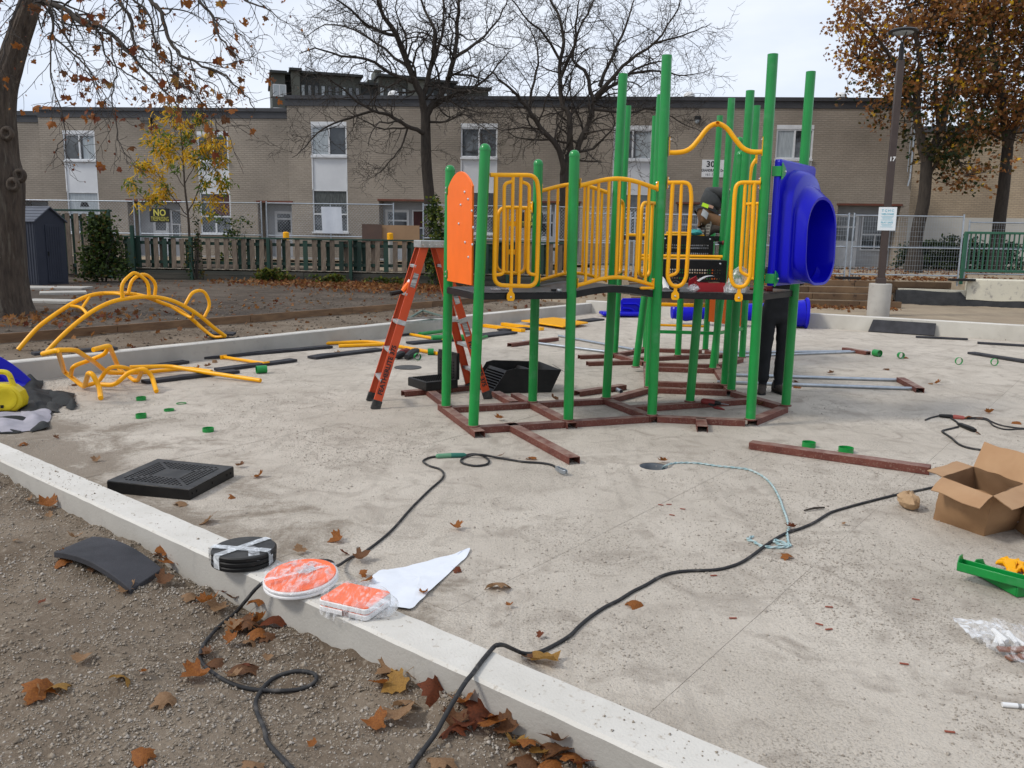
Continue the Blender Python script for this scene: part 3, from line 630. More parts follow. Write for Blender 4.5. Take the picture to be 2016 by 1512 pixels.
rail('low_bar', [Q(.0, .76), Q(1.0, .76)], .032); rail('low_bar', fillet([Q(0, .43), Q(.98, .43), Q(1, .36)], .03), .02)
dUQ = lambda f, z: np.r_[PU+(PQ-PU)*f, z]
MB().bar(dUQ(-.02, .50), dUQ(1.02, .50), .035, .045).build('cross_strut', M_green, PLAY, bevel=.004)
MB().bar(np.r_[PQ, .50], np.r_[PRr, .50], .035, .045).build('cross_strut', M_green, PLAY, bevel=.004)
# orange panels
def opanel(p, q, zb, zs, rise, off=0, name='orange_panel', t=.018):
    p, q = np.asarray(p), np.asarray(q); d = nrm(q-p); n = np.array([d[1], -d[0], 0]); L = np.linalg.norm(q-p); a0, a1 = PRAD+.012, L-PRAD-.012
    pr = [(a0, zb), (a1, zb)]+[(a1-(a1-a0)*u, zs+rise*math.sin(math.pi*u)**.8) for u in np.linspace(0, 1, 17)]
    return MB().prism([np.r_[p+d*a, z]+n*(off-t/2) for a, z in pr], n*t).build(name, [M_orange], PLAY, smooth=25, bevel=.002)
op = opanel(PB, PA, 1.335, 2.20, .15)
dBA = nrm(PA-PB); nB = np.array([dBA[1], -dBA[0], 0]); sgn = 1 if nB @ np.array([-1, -1, 0]) > 0 else -1
for a, b in [(345, 525), (375, 588), (310, 637), (408, 690), (293, 802), (420, 835), (348, 965), (412, 985), (377, 1095)]:
    q = VP(840+a/4.447, 260+b/4.447, PB, math.atan2(dBA[1], dBA[0]))+nB*sgn*.010
    MB().lathe([(.013, 0), (.012, .006), (.004, .012)], q, 10, ((*dBA, 0), (0, 0, 1), nB*sgn)).build('screw_head', M_bolt, op)
def gtab(p, d, z, n):                      # green ear bracket
    d3 = np.array([*d, 0]); c = np.r_[p, z]+d3*(PRAD)
    out = [(-.0, -.075), (.02, -.07), (.085, -.03), (.098, .0), (.085, .03), (.02, .07), (0, .075)]
    MB().prism([c+d3*a+np.array([0, 0, b])+n*.012 for a, b in out], n*.008).build('ear_bracket', M_green, PLAY, bevel=.002)
    MB().lathe([(.011, 0), (.010, .006), (.003, .011)], c+d3*.07+n*.02, 8, (d3, (0, 0, 1), n)).build('bolt_head', M_bolt, PLAY)
for z in (1.40, 2.20):
    MB().frame(np.r_[PB+dBA*(PRAD+.015), z]+nB*sgn*.014, [(*dBA, 0), nB, (0, 0, 1)], (.05, .012, .075)).build('panel_bracket', M_green, PLAY, bevel=.003)
    for s in (-1, 1): MB().lathe([(.010, 0), (.010, .006), (.003, .010)], np.r_[PB+dBA*(PRAD+.012), z+s*.022]+nB*sgn*.021, 8, ((*dBA, 0), (0, 0, 1), nB*sgn)).build('bolt_head', M_bolt, PLAY)
opanel(PRr, PS, .52, 1.38, .04)
# blue moulded tunnel hood on the edge between G and H
dGH = nrm(PH-PG); nG = np.array([dGH[1], -dGH[0]]); LG = np.linalg.norm(PH-PG)
def hood_ring(d, s0, s1, zb, zt, rt, rb, k=8):
    """rounded section, big radius on top, smaller below"""
    out = []
    def arc(cx, cz, r, a0, a1):
        for t in np.linspace(a0, a1, k): out.append((cx+r*math.cos(t), cz+r*math.sin(t)))
    arc(s1-rb, zb+rb, rb, -math.pi/2, 0); arc(s1-rt, zt-rt, rt, 0, math.pi/2); arc(s0+rt, zt-rt, rt, math.pi/2, math.pi); arc(s0+rb, zb+rb, rb, math.pi, 1.5*math.pi)
    return [np.r_[PG+dGH*a+nG*(d-(.17*max(0, d-.12)*(1-min(1, max(0, (a-.17)/.68))) if d > .12 else 0)-.10*max(0, d-.2)*(z-1.36)/.8), z] for a, z in out]
pan = [hood_ring(d, s0, s1, zb, zt, r, r, 5) for d, s0, s1, zb, zt, r in ((.055, .055, LG+.05, 1.36, 2.50, .02), (.055, .045, LG+.06, 1.35, 2.51, .03), (.10, .045, LG+.06, 1.35, 2.51, .03), (.115, .06, LG+.045, 1.365, 2.495, .03))]
hood = MB().loft(pan, cap=(True, False))
prof = [(.115, .06, LG+.045, 1.365, 2.495, .03, .03), (.118, .12, .90, 1.375, 2.44, .33, .10), (.20, .12, .90, 1.372, 2.42, .33, .10), (.235, .125, .895, 1.37, 2.40, .33, .11), (.245, .135, .885, 1.375, 2.385, .33, .12), (.25, .175, .845, 1.395, 2.31, .31, .22), (.258, .18, .84, 1.395, 2.295, .31, .23),
        (.31, .175, .85, 1.38, 2.27, .31, .24), (.385, .17, .855, 1.365, 2.21, .315, .26), (.41, .165, .86, 1.355, 2.19, .32, .27), (.42, .17, .855, 1.36, 2.185, .315, .265), (.415, .19, .835, 1.38, 2.16, .305, .25), (.36, .20, .82, 1.40, 2.18, .29, .16), (.10, .20, .82, 1.41, 2.2, .29, .12)]
hood.loft([hood_ring(d, s0, s1, zb, zt, rt, rb) for d, s0, s1, zb, zt, rt, rb in prof], cap=(False, False))
hood.build('tunnel_hood', M_blue, PLAY, smooth=30)
MB().loft([hood_ring(d, .20, .82, 1.42, 2.19, .29, .12) for d in (.092, .06)]).build('tunnel_back', M_blue, PLAY)
for z in (2.40, 1.42):
    MB().bar(np.r_[PG+dGH*.03+nG*.04, z], np.r_[PG+dGH*.05+nG*.122, z], .012, .09).build('ear_bracket', M_green, PLAY, bevel=.003)
    gtab(PG+nG*.112, dGH, z, np.array([*(nG), 0])*1.0+np.array([0, 0, 0]))
# ---------------------------------------------------------------- the terraced houses behind
BO = np.array([12.1, 31.56]); aB = R(-3.84); uB = np.array([math.cos(aB), math.sin(aB)]); nBk = np.array([-uB[1], uB[0]])   # nBk points into the house
def BU(px, py):
    p = VP(px, py, BO, aB); return float((p[:2]-BO)@uB), float(p[2])
def BP(u, z, d=0): return np.r_[BO+uB*u+nBk*d, z]
def brick_mat(name, c1, c2, cm, ang):
    m = bpy.data.materials.new(name); m.use_nodes = True; nt = m.node_tree; L = nt.links; b = nt.nodes['Principled BSDF']; b.inputs['Roughness'].default_value = .9
    g = nt.nodes.new('ShaderNodeNewGeometry'); mp_ = nt.nodes.new('ShaderNodeMapping'); mp_.inputs['Rotation'].default_value = (0, 0, -ang); L.new(g.outputs['Position'], mp_.inputs[0])
    sp_ = nt.nodes.new('ShaderNodeSeparateXYZ'); L.new(mp_.outputs[0], sp_.inputs[0]); cb = nt.nodes.new('ShaderNodeCombineXYZ')
    ad = nt.nodes.new('ShaderNodeMath'); L.new(sp_.outputs[0], ad.inputs[0]); L.new(sp_.outputs[1], ad.inputs[1])
    L.new(ad.outputs[0], cb.inputs[0]); L.new(sp_.outputs[2], cb.inputs[1])
    br = nt.nodes.new('ShaderNodeTexBrick'); L.new(cb.outputs[0], br.inputs[0]); br.inputs['Scale'].default_value = 1
    br.inputs['Brick Width'].default_value = .215; br.inputs['Row Height'].default_value = .076; br.inputs['Mortar Size'].default_value = .009
    br.inputs['Color1'].default_value = (*c1, 1); br.inputs['Color2'].default_value = (*c2, 1); br.inputs['Mortar'].default_value = (*cm, 1); br.inputs['Bias'].default_value = 0
    n = nt.nodes.new('ShaderNodeTexNoise'); n.inputs['Scale'].default_value = .5; n.inputs['Detail'].default_value = 6; L.new(g.outputs['Position'], n.inputs['Vector'])
    r = nt.nodes.new('ShaderNodeMapRange'); r.inputs[1].default_value = .3; r.inputs[2].default_value = .7; r.inputs[3].default_value = .72; r.inputs[4].default_value = 1.15; L.new(n.outputs[0], r.inputs[0])
    h = nt.nodes.new('ShaderNodeHueSaturation'); L.new(r.outputs[0], h.inputs['Value']); L.new(br.outputs[0], h.inputs['Color']); L.new(h.outputs[0], b.inputs['Base Color'])
    bp = nt.nodes.new('ShaderNodeBump'); bp.inputs['Distance'].default_value = .01; bp.invert = True; L.new(br.outputs['Fac'], bp.inputs['Height']); L.new(bp.outputs[0], b.inputs['Normal'])
    return m
M_brick = brick_mat('buff_brick', (.315, .27, .218), (.285, .243, .195), (.255, .218, .178), aB)
M_fascia = pm('charcoal_fascia', (.035, .036, .04), (.05, .05, .054), 2, .55)
M_frame = pm('white_window_frame', (.66, .67, .68), (.56, .57, .58), 5, .5)
M_span = pm('white_spandrel', (.55, .56, .575), (.62, .63, .64), 1.2, .45)
M_curt = pm('net_curtain', (.40, .44, .46), (.26, .29, .31), 8, .8, stretch=(6, 6, .3))
M_dcurt = pm('dark_red_curtain', (.10, .035, .035), (.05, .025, .025), 8, .9, stretch=(6, 6, .3))
M_lintel = pm('red_brown_lintel', (.16, .045, .025), (.11, .04, .025), 3, .7)
M_porchshade = pm('shaded_porch_white', (.36, .37, .385), (.31, .32, .335), 3, .5)  # white panel greyed, the porch shadow is painted into its colour
M_dark = pm('dark_interior', (.012, .012, .013), (.03, .028, .026), 1.5, .9)
HOUSE = thing('terraced_house_row', BP(-10, .8), 'long two storey buff brick terrace with flat roof behind the picket fence', 'house')
uL0 = BU(-120, 400)[0]; u1 = BU(76, 300)[0]; u2 = BU(567, 300)[0]; u3 = BU(1800, 300)[0]
zr1, zr2, zr3 = BU(40, 219)[1], BU(300, 211)[1], BU(1200, 190.5)[1]
openings = []; bays = []; entries = []
for (l, r_, t) in ((121, 184, 256), (385, 446, 258), (611, 681, 239.5), (905, 977, 243), (1205, 1281, 247), (1524, 1597, 246)):
    off = t-239.5
    a = BU(l+2, t+60)[0]; b = BU(r_+2, t+60)[0]; main = t < 250
    ys = (t, t+8, t+67, t+71, t+134, t+182, t+217) if main else (t, t+7, t+59, t+62, t+121, t+168, t+202)
    zs_ = [BU((l+r_)/2, y)[1] for y in ys]; bays.append((a, b, zs_)); openings.append((a, b, zs_[-1], zs_[0]))
for (l, r_, t) in ((30, 91, 395), (247, 351, 396), (507, 574, 399), (746, 861, 396), (1040, 1142, 399.5), (1333, 1420, 402), (1650, 1774, 405)):
    a = BU(l, t)[0]; b = BU(r_, t)[0]; z = BU((l+r_)/2, t)[1]; entries.append((a, b, z)); openings.append((a, b, .8, z))
def wall(u0, u1, z0, z1, ops, d, name, mat, parent, back=.14):
    us = sorted({u0, u1}|{q for o in ops for q in o[:2] if u0 < q < u1}); zs = sorted({z0, z1}|{q for o in ops for q in o[2:] if z0 < q < z1}); mb = MB()
    for i in range(len(us)-1):
        for j in range(len(zs)-1):
            cu, cz = (us[i]+us[i+1])/2, (zs[j]+zs[j+1])/2
            if any(o[0] < cu < o[1] and o[2] < cz < o[3] for o in ops): continue
            mb.add([BP(us[i], zs[j], d), BP(us[i+1], zs[j], d), BP(us[i+1], zs[j+1], d), BP(us[i], zs[j+1], d)], [(0, 1, 2, 3)])
    for o in ops:
        if o[0] >= u1 or o[1] <= u0: continue
        c = [(o[0], o[2]), (o[1], o[2]), (o[1], o[3]), (o[0], o[3])]
        for k in range(4):
            (a, z), (b, y) = c[k], c[(k+1) % 4]
            mb.add([BP(a, z, d), BP(b, y, d), BP(b, y, d+back), BP(a, z, d+back)], [(0, 1, 2, 3)])
    return mb.build(name, mat, parent, smooth=None, fixn=False)
entr_ops = [(a, b, .8, z) for a, b, z in entries]; bay_ops = openings[:len(bays)]
for (a, b, zt, d) in ((uL0, u1, zr1, .25), (u1, u2, zr2, .12), (u2, u3, zr3, 0)):
    wall(a, b, .7, zt-.36, [o for o in openings], d, 'brick_wall', M_brick, HOUSE)
    for ztop, h, pr in ((zt-.13, .25, .03), (zt, .13, .08)):
        f = MB(); f.frame(BP((a+b)/2, ztop-h/2, d-pr/2+.1), [(*uB, 0), (*nBk, 0), (0, 0, 1)], (b-a+(.16 if b == u3 else 0), .2+pr, h)).build('roof_fascia', M_fascia, HOUSE, smooth=None)
    MB().frame(BP((a+b)/2, zt-.06, d+5.4), [(*uB, 0), (*nBk, 0), (0, 0, 1)], (b-a, 10.4, .08)).build('flat_roof', M_fascia, HOUSE, smooth=None)
MB().frame(BP(u3-.1, (zr3+.6)/2, 5.2), [(*uB, 0), (*nBk, 0), (0, 0, 1)], (.2, 10.0, zr3-.7)).build('end_wall', M_brick, HOUSE, smooth=None)
MB().frame(BP(u2+.06, (zr3+zr2)/2-.2, 5.2), [(*uB, 0), (*nBk, 0), (0, 0, 1)], (.12, 10, zr3-zr2+.2)).build('party_wall', M_brick, HOUSE, smooth=None)
MB().frame(BP((uL0+u3)/2, 3.6, 1.6), [(*uB, 0), (*nBk, 0), (0, 0, 1)], (u3-uL0-.6, .05, 6)).build('interior', M_dark, HOUSE, smooth=None)
FR = [(*uB, 0), (*nBk, 0), (0, 0, 1)]
def pane(par, a, b, z0, z1, d, mat=M_glass, name='pane'):
    return MB().frame(BP((a+b)/2, (z0+z1)/2, d), FR, (b-a, .006, z1-z0)).build(name, mat, par, smooth=None)
def bars(mb, a, b, z0, z1, w, d, dep=.06):
    mb.frame(BP((a+b)/2, z0+w/2, d), FR, (b-a, dep, w)); mb.frame(BP((a+b)/2, z1-w/2, d), FR, (b-a, dep, w))
    mb.frame(BP(a+w/2, (z0+z1)/2, d), FR, (w, dep, z1-z0-2*w)); mb.frame(BP(b-w/2, (z0+z1)/2, d), FR, (w, dep, z1-z0-2*w))
for k, (a, b, z) in enumerate(bays):
    d = .12 if k < 2 else .0
    mb = MB(); mb.frame(BP((a+b)/2, (z[0]+z[1])/2, d+.03), FR, (b-a, .06, z[0]-z[1]))
    bars(mb, a, b, z[2], z[1], .055, d+.05); m = (a+b)/2
    mb.frame(BP(m, (z[1]+z[2])/2, d+.045), FR, (.06, .07, z[1]-z[2]-.1)); mb.frame(BP(m, (z[2]+z[3])/2, d-.01), FR, (b-a+.02, .12, z[2]-z[3]))
    w = mb.build('window', M_frame, HOUSE, smooth=None)
    pane(w, a+.05, m-.03, z[2]+.05, z[1]-.05, d+.06); pane(w, m+.03, b-.05, z[2]+.05, z[1]-.05, d+.075)
    if k in (0, 2, 4, 5):
        pane(w, a+.05, m-.03, z[2]+.05, z[1]-.05, d+.052, M_curt, 'curtain') if k in (2, 5) else pane(w, m+.12, b-.05, z[2]+.05, z[1]-.05, d+.070, M_curt, 'curtain')
    sp = MB(); sp.frame(BP(m, (z[3]+z[4])/2, d+.045), FR, (b-a-.10, .03, z[3]-z[4])); o = sp.build('spandrel_panel', M_span, HOUSE, smooth=None, bevel=.004)

    for s in (a+.022, b-.022): MB().frame(BP(s, (z[3]+z[4])/2, d+.03), FR, (.044, .07, z[3]-z[4])).build("cover_strip", M_frame, o, smooth=None)

    mb = MB(); bars(mb, a, b, z[6], z[4], .05, d+.05); mb.frame(BP(m, z[5], d+.048), FR, (b-a-.1, .066, .05)); mb.frame(BP(m, (z[5]+z[6])/2, d+.047), FR, (.06, .066, z[5]-z[6]-.07))
    mb.frame(BP(m, z[6]-.03, d-.0), FR, (b-a+.06, .14, .06)); w = mb.build('window', M_frame, HOUSE, smooth=None)
    pane(w, a+.05, b-.05, z[5]+.025, z[4]-.05, d+.07); pane(w, a+.05, m-.03, z[6]+.05, z[5]-.025, d+.066); pane(w, m+.03, b-.05, z[6]+.05, z[5]-.025, d+.072)
    if k == 0:
        pane(w, a+.06, b-.06, z[5]+.05, z[4]-.05, d+.064, M_curt, 'curtain')
        MB().prism([BP(m-.17, z[5]+.35, d+.05), BP(m+.20, z[5]+.35, d+.05), BP(m+.12, z[5]+.52, d+.05), BP(m-.10, z[5]+.52, d+.05)], (*(nBk*.008), 0)).build('lamp_shade', M_dark, w, smooth=None)
    if k == 2: pane(w, a+.06, b-.06, z[5]+.30, z[4]-.06, d+.065, M_dcurt if k == 1 else pm('patterned_dark_net', (.04, .045, .045), (.11, .12, .115), 9, .8, stretch=(5, 5, .6)), 'curtain')
    if k == 1: pane(w, m-.1, b-.06, z[5]+.05, z[4]-.05, d+.064, M_dcurt, 'curtain')
for k, (a, b, z) in enumerate(entries):
    d = .25 if k == 0 else (.12 if k < 2 else 0); dep = .75
    mb = MB(); mb.frame(BP((a+b)/2, z+.035, d+.0), FR, (b-a+.1, .05, .07)); mb.build('lintel', M_lintel, HOUSE, smooth=None)
    pr = MB()
    for u in (a, b): pr.add([BP(u, .8, d+.141), BP(u, z, d+.141), BP(u, z, d+dep), BP(u, .8, d+dep)], [(0, 1, 2, 3)])
    pr.add([BP(a, z-.001, d), BP(b, z-.001, d), BP(b, z-.001, d+dep), BP(a, z-.001, d+dep)], [(0, 1, 2, 3)])
    pr.build('porch_reveal', M_brick, HOUSE, smooth=None, fixn=False)
    MB().frame(BP((a+b)/2, .84, d+dep/2+.1), FR, (b-a, dep-.2, .12)).build('porch_step', M_conc, HOUSE, smooth=None)
    bk = MB(); bk.frame(BP((a+b)/2, (z+.8)/2, d+dep+.04), FR, (b-a, .05, z-.8)); bk.build('porch_panel', M_porchshade, HOUSE, smooth=None)
    w = b-a; dw = min(.95, w*.55); d0 = a+w*.30 if k == 2 else (a+.38*w if k == 1 else a+.08); d1 = d0+dw
    if k == 1: d0, d1 = a+w*.30, a+w*.60
    dr = MB(); bars(dr, d0, d1, .92, z-.30, .10, d+dep-.01, .04); dr.frame(BP((d0+d1)/2, 1.45, d+dep-.008), FR, (d1-d0-.2, .03, .9)); dr.frame(BP((d0+d1)/2, 2.42, d+dep-.008), FR, (d1-d0-.2, .03, .06))
    do = dr.build('door', M_frame, HOUSE, smooth=None)
    pane(do, d0+.1, d1-.1, 1.9, 2.39, d+dep-.005); pane(do, d0+.1, d1-.1, 2.45, z-.40, d+dep-.004); MB().box(BP(d1-.06, 1.95, d+dep-.05), (.03, .05, .10), aB).build('handle', M_bolt, do)
    if b-d1 > .45:
        wa, wb = d1+.12, b-.06; wi = MB(); bars(wi, wa, wb, 1.55, z-.30, .05, d+dep-.01, .05); wi.frame(BP((wa+wb)/2, 2.15, d+dep-.008), FR, (wb-wa-.1, .05, .05)); wi.frame(BP((wa+wb)/2, 1.87, d+dep-.008), FR, (.05, .05, .5))
        wo = wi.build('window', M_frame, HOUSE, smooth=None); pane(wo, wa+.05, wb-.05, 2.18, z-.36, d+dep, M_dcurt if k == 3 else M_glass); pane(wo, wa+.05, (wa+wb)/2-.03, 1.6, 2.12, d+dep+.004); pane(wo, (wa+wb)/2+.03, wb-.05, 1.6, 2.12, d+dep+.002)
# small fittings on the house
fl = thing('wall_floodlight', BP(*BU(292, 239), .0), 'black floodlight under the eaves left of the yellow sapling crown', 'floodlight')
u, z = BU(292, 239)
MB().loft([[BP(u-.16, z-.11, -.02), BP(u+.20, z-.11, -.02), BP(u+.20, z+.11, -.02), BP(u-.16, z+.11, -.02)], [BP(u-.19, z-.02, -.28), BP(u+.16, z-.02, -.28), BP(u+.17, z+.13, -.22), BP(u-.18, z+.13, -.22)]]).build('housing', M_black, fl, bevel=.01)
MB().prism([BP(u-.13, z-.10, -.07), BP(u+.14, z-.10, -.07), BP(u+.12, z-.03, -.26), BP(u-.15, z-.03, -.26)], (*(-nBk*.012), -.006)).build('lens', M_curt, fl)
MB().frame(BP(u, z+.05, .05), FR, (.1, .16, .12)).build('bracket', M_black, fl)
u, z = BU(1373, 233); wl = thing('wall_lamp', BP(u, z), 'small dark wall lamp high on the brick above the white address sign', 'wall lamp')
MB().frame(BP(u, z, -.08), FR, (.22, .16, .14)).build('housing', M_black, wl, bevel=.02); MB().lathe([(.09, 0), (.07, -.10), (.02, -.14)], BP(u-.02, z-.07, -.10), 12).build('globe', M_curt, wl)
u, z = BU(1403, 332)
sg = thing('address_sign', BP(u, z-.3, -.02), 'white address sign reading 30 on the brick wall behind the green posts', 'sign')
MB().frame(BP(u, z, -.025), FR, (.80, .02, .63)).build('board', M_white, sg, bevel=.004)
M_ink = pm('black_ink', (.015, .015, .016), None, 1, .6)
rotB = basis((*uB, 0), (0, 0, 1))
for t, s, dz, sx, b, du in (('30', .30, .15, 1.05, True, -.09), ('GRANDRAVINE Dr.', .135, -.07, .72, True, 0), ('161-1', .13, -.22, 1.0, False, -.12)):
    inst('lettering', text_mesh('lettering', t, s, M_ink, b, sx), BP(u+du, z+dz, -.038), rotB, 1, sg)
for px_, py_, lab in ((768, 188, 'white dome vent on the roof beside the tall bare tree'), (1361, 189, 'white dome vent on the roof above the address sign'), (1665, 189, 'white dome vent on the roof near the lamp pole')):
    u, z = BU(px_, py_)
    tag(MB().lathe([(.16, -.35), (.16, -.05), (.22, -.02), (.20, .08), (.12, .15), (.01, .18)], BP(u, zr3+.12, .6), 14).build('roof_vent', M_white), lab, 'roof vent', 'white vents on the flat roof')
u, z = BU(1802, 222)
cp = MB(); cp.tube([BP(u-.0, z, -.06), BP(u, 4.2, -.06), BP(u-.05, 3.9, -.06)], .03, 6); cp.tube([BP(u-.10, z-.1, -.05), BP(u-.10, 4.4, -.05)], .012, 5); cp.build('rain_pipe', M_steel, HOUSE)
MB().tube(cat_rom([BP(*BU(1771, 222), -.03), BP(*BU(1778, 232), -.10), BP(*BU(1777, 246), -.10), BP(*BU(1770, 250), -.03)]), .018, 6).build('cable_loop', M_black, HOUSE)

# ---------------------------------------------------------------- far apartment tower
TO = AY(536, 212, 112.0)[:2]; aT = R(17); uT = np.array([math.cos(aT), math.sin(aT)]); nT = np.array([-uT[1], uT[0]])
TP = lambda u, z, d=0: np.r_[TO+uT*u+nT*d, z]
FT = [(*uT, 0), (*nT, 0), (0, 0, 1)]
TOWER = thing('apartment_tower', TP(15, 0), 'dark green grey apartment block rising beyond the terrace roof', 'apartment block')
M_tw = pm('dark_olive_render', (.050, .056, .050), (.065, .07, .062), .3, .8); M_tw2 = pm('black_cladding', (.016, .019, .020), (.026, .03, .03), .3, .7); M_tw3 = pm('pale_olive_render', (.095, .10, .085), None, 1, .8)
zT = lambda px, py: float(VP(px, py, TO, aT)[2]); uTx = lambda px: float((VP(px, 190, TO, aT)[:2]-TO)@uT)
def tb(px0, px1, py, mat, d0=0, d1=14, name='wall'):
    a, b = uTx(px0), uTx(px1); z = zT((px0+px1)/2, py)
    return MB().frame(TP((a+b)/2, z/2, (d0+d1)/2), FT, (b-a, d1-d0, z)).build(name, mat, TOWER, smooth=None), a, b, z
for p0, p1, py, mat, d0 in ((536, 562, 146, M_tw, 0), (562, 575, 141, M_tw2, 3), (575, 592, 138, M_tw3, 1), (592, 632, 142, M_tw2, 2), (632, 714, 146, M_tw, 2), (714, 748, 163, M_tw2, 2.5), (748, 806, 150, M_tw, 1.5), (806, 838, 155, M_tw3, 1), (838, 903, 158, M_tw2, 2.4), (903, 969, 172, M_tw, 2)):
    o, a, b, z = tb(p0, p1, py, mat, d0); MB().frame(TP((a+b)/2, z+.15, d0+6.5), FT, (b-a+.5, 15, .3)).build('parapet', M_tw2, TOWER, smooth=None)
    nw = max(1, int((p1-p0)/12))
    if p0 in (562, 575, 806): continue
    for fl_ in range(4):
        zc = z-2.0-fl_*2.9
        for i in range(nw):
            uc = a+(b-a)*(i+.5+ (.12 if p0 == 536 else 0))/nw; w = .85 if p0 == 536 else (b-a)/nw*.62
            f = MB().frame(TP(uc, zc, d0-.02), FT, (w, .08, 1.5)).build('window', M_frame if p0 == 536 else M_tw2, TOWER, smooth=None)
            MB().frame(TP(uc, zc, d0-.07), FT, (w-.16, .02, 1.34)).build('pane', M_curt if (i+fl_) % 3 == 0 or p0 == 536 else M_glass, f, smooth=None)
        if p0 > 600: MB().frame(TP((a+b)/2, zc-1.15, d0-.5), FT, (b-a-.6, 1.0, .22)).build('balcony_slab', M_tw3 if p0 == 748 else M_tw, TOWER, smooth=None)
o, a, b, z = tb(749, 762, 123, M_tw3, 5, 9, 'chimney'); tb(732, 790, 148, M_tw3, 4, 10, 'penthouse')

# ---------------------------------------------------------------- side building on the right
aG = R(-8); GO = AY(1800, 440, 37.5)[:2]; uG = np.array([math.cos(aG), math.sin(aG)]); nG2 = np.array([-uG[1], uG[0]])
M_brick2 = brick_mat('tan_brick', (.44, .345, .235), (.39, .305, .205), (.30, .24, .175), aG)
SIDE = thing('tan_brick_building', np.r_[GO+uG*10, .9], 'tan brick building with pale lower wall behind the autumn maples', 'building')
GP = lambda u, z, d=0: np.r_[GO+uG*u+nG2*d, z]
zsplit = AY(1900, 428, 36.8)[2]
MB().frame(GP(16, (zsplit+6.6)/2, 4), [(*uG, 0), (*nG2, 0), (0, 0, 1)], (36, 8, 6.6-zsplit)).build('upper_wall', M_brick2, SIDE, smooth=None)
MB().frame(GP(16, zsplit/2+.3, 3.98), [(*uG, 0), (*nG2, 0), (0, 0, 1)], (36, 8, zsplit-.6)).build('rendered_base', pm('pale_render', (.47, .455, .41), (.40, .385, .35), .8, .85), SIDE, smooth=None)
MB().frame(GP(16, 6.72, 4), [(*uG, 0), (*nG2, 0), (0, 0, 1)], (36.3, 8.3, .24)).build('roof_fascia', M_fascia, SIDE, smooth=None)

# ---------------------------------------------------------------- lamp pole
pc = G(1728, 622, .27)[:2]; pz = .27
LP = thing('lamp_pole', (*pc, pz), 'brown square lamp pole numbered 17 on a round concrete footing', 'lamp pole')
ztop = lambda y: float(AY(1728+ (622-y)*.093, y, pc[1])[2])
zc, zp, zl = ztop(558), ztop(120), ztop(62)
MB().lathe([(.225, -.2), (.225, zc-pz-.015), (.215, zc-pz)], (*pc, pz), 28).build('concrete_footing', M_conc, LP)
M_pole = pm('brown_painted_steel', (.042, .028, .024), (.055, .038, .032), 3, .5)
aP = R(-14); FP = [(math.cos(aP), math.sin(aP), 0), (-math.sin(aP), math.cos(aP), 0), (0, 0, 1)]
MB().frame((*pc, zc+.06), FP, (.19, .19, .12)).build('base_cover', M_pole, LP, bevel=.01)
MB().frame((*pc, (zc+zp)/2), FP, (.135, .135, zp-zc)).build('shaft', M_pole, LP, bevel=.012)
MB().lathe([(.05, 0), (.05, .25), (.035, .27), (.03, .36)], (*pc, zp), 14).build('neck', M_black, LP)
hd = MB().lathe([(.28, 0), (.285, .025), (.24, .055), (.10, .075), (.005, .08)], (*pc, zl-.02), 24); o = hd.build('lamp_head', M_black, LP)
MB().lathe([(.005, -.035), (.15, -.03), (.19, -.012), (.20, 0)], (*pc, zl-.02), 20).build('diffuser', M_curt, o)
for k in range(3):
    t = k*2.094+.5; MB().tube([np.r_[pc, zp+.34], np.r_[pc+np.array([math.cos(t), math.sin(t)])*.05, zp+.42], np.r_[pc+np.array([math.cos(t), math.sin(t)])*.17, zl-.04]], .011, 6).build('head_arm', M_black, LP)
q = VP(1755, 314, pc, aP); inst('number', text_mesh('number', '17', .12, M_white, True), np.r_[(pc-np.array(FP[1][:2])*.0705), q[2]], basis(FP[0], (0, 0, 1)), 1, LP)
qs = VP(1743, 431, pc, aP)
sn = thing('park_notice', np.r_[pc-np.array(FP[1][:2])*.08, qs[2]-.24], 'white park rules notice with blue print fixed to the lamp pole', 'sign')
cs = np.r_[pc-np.array(FP[1][:2])*.076, qs[2]]
MB().frame(cs, FP, (.35, .006, .475)).build('board', pm('white_sign_sheet', (.70, .74, .76), None, 1, .45), sn, bevel=.002)
M_bi = pm('light_blue_ink', (.20, .47, .56), None, 1, .5)
rp = basis(FP[0], (0, 0, 1)); fr = -np.array(FP[1])*.005
for t, s, dz in (('T C H C', .066, .165), ('WELCOME', .05, .095), ('PLAY SAFE', .05, -.075)): inst('lettering', text_mesh('lettering', t, s, M_bi, True), cs+fr+np.array([0, 0, dz]), rp, 1, sn)
for i, dz in enumerate((.05, .025, .0, -.025, -.115, -.14, -.165)): MB().frame(cs+fr+np.array([0, 0, dz]), FP, (.24-.03*(i % 3), .001, .008)).build('fine_print', M_bi, sn, smooth=None)

# ---------------------------------------------------------------- timber terrace steps, low walls and railing on the right
ST = thing('timber_terrace_steps', (6.5, 21, .3), 'wide stepped retaining wall of stacked brown timbers behind the lamp pole', 'steps')
y0 = lambda x: 20.37-.07*(x-7.28)
for c in range(4):
    x = 2.9; z = .27+c*.155
    x1 = 9.35-.12*c
    while x < x1-.1:
        L = min(x1-x, RNG.uniform(2.0, 3.0)); a = np.array([x+.006, y0(x)+.22*c]); b = np.array([x+L-.006, y0(x+L)+.22*c])
        MB().bar((*a, z+.07), (*b, z+.07), .15, .146).build('timber', M_woodn, ST, bevel=.008, smooth=None); x += L
for c in range(2):
    MB().bar((9.40, 22.0, .60+c*.155), (11.35, 21.87, .60+c*.155), .15, .148).build('timber', M_woodn, ST, bevel=.008, smooth=None)
M_membrane = pm('black_damp_membrane', (.012, .012, .013), (.03, .03, .031), 3, .6, bump=.02, bscale=5)
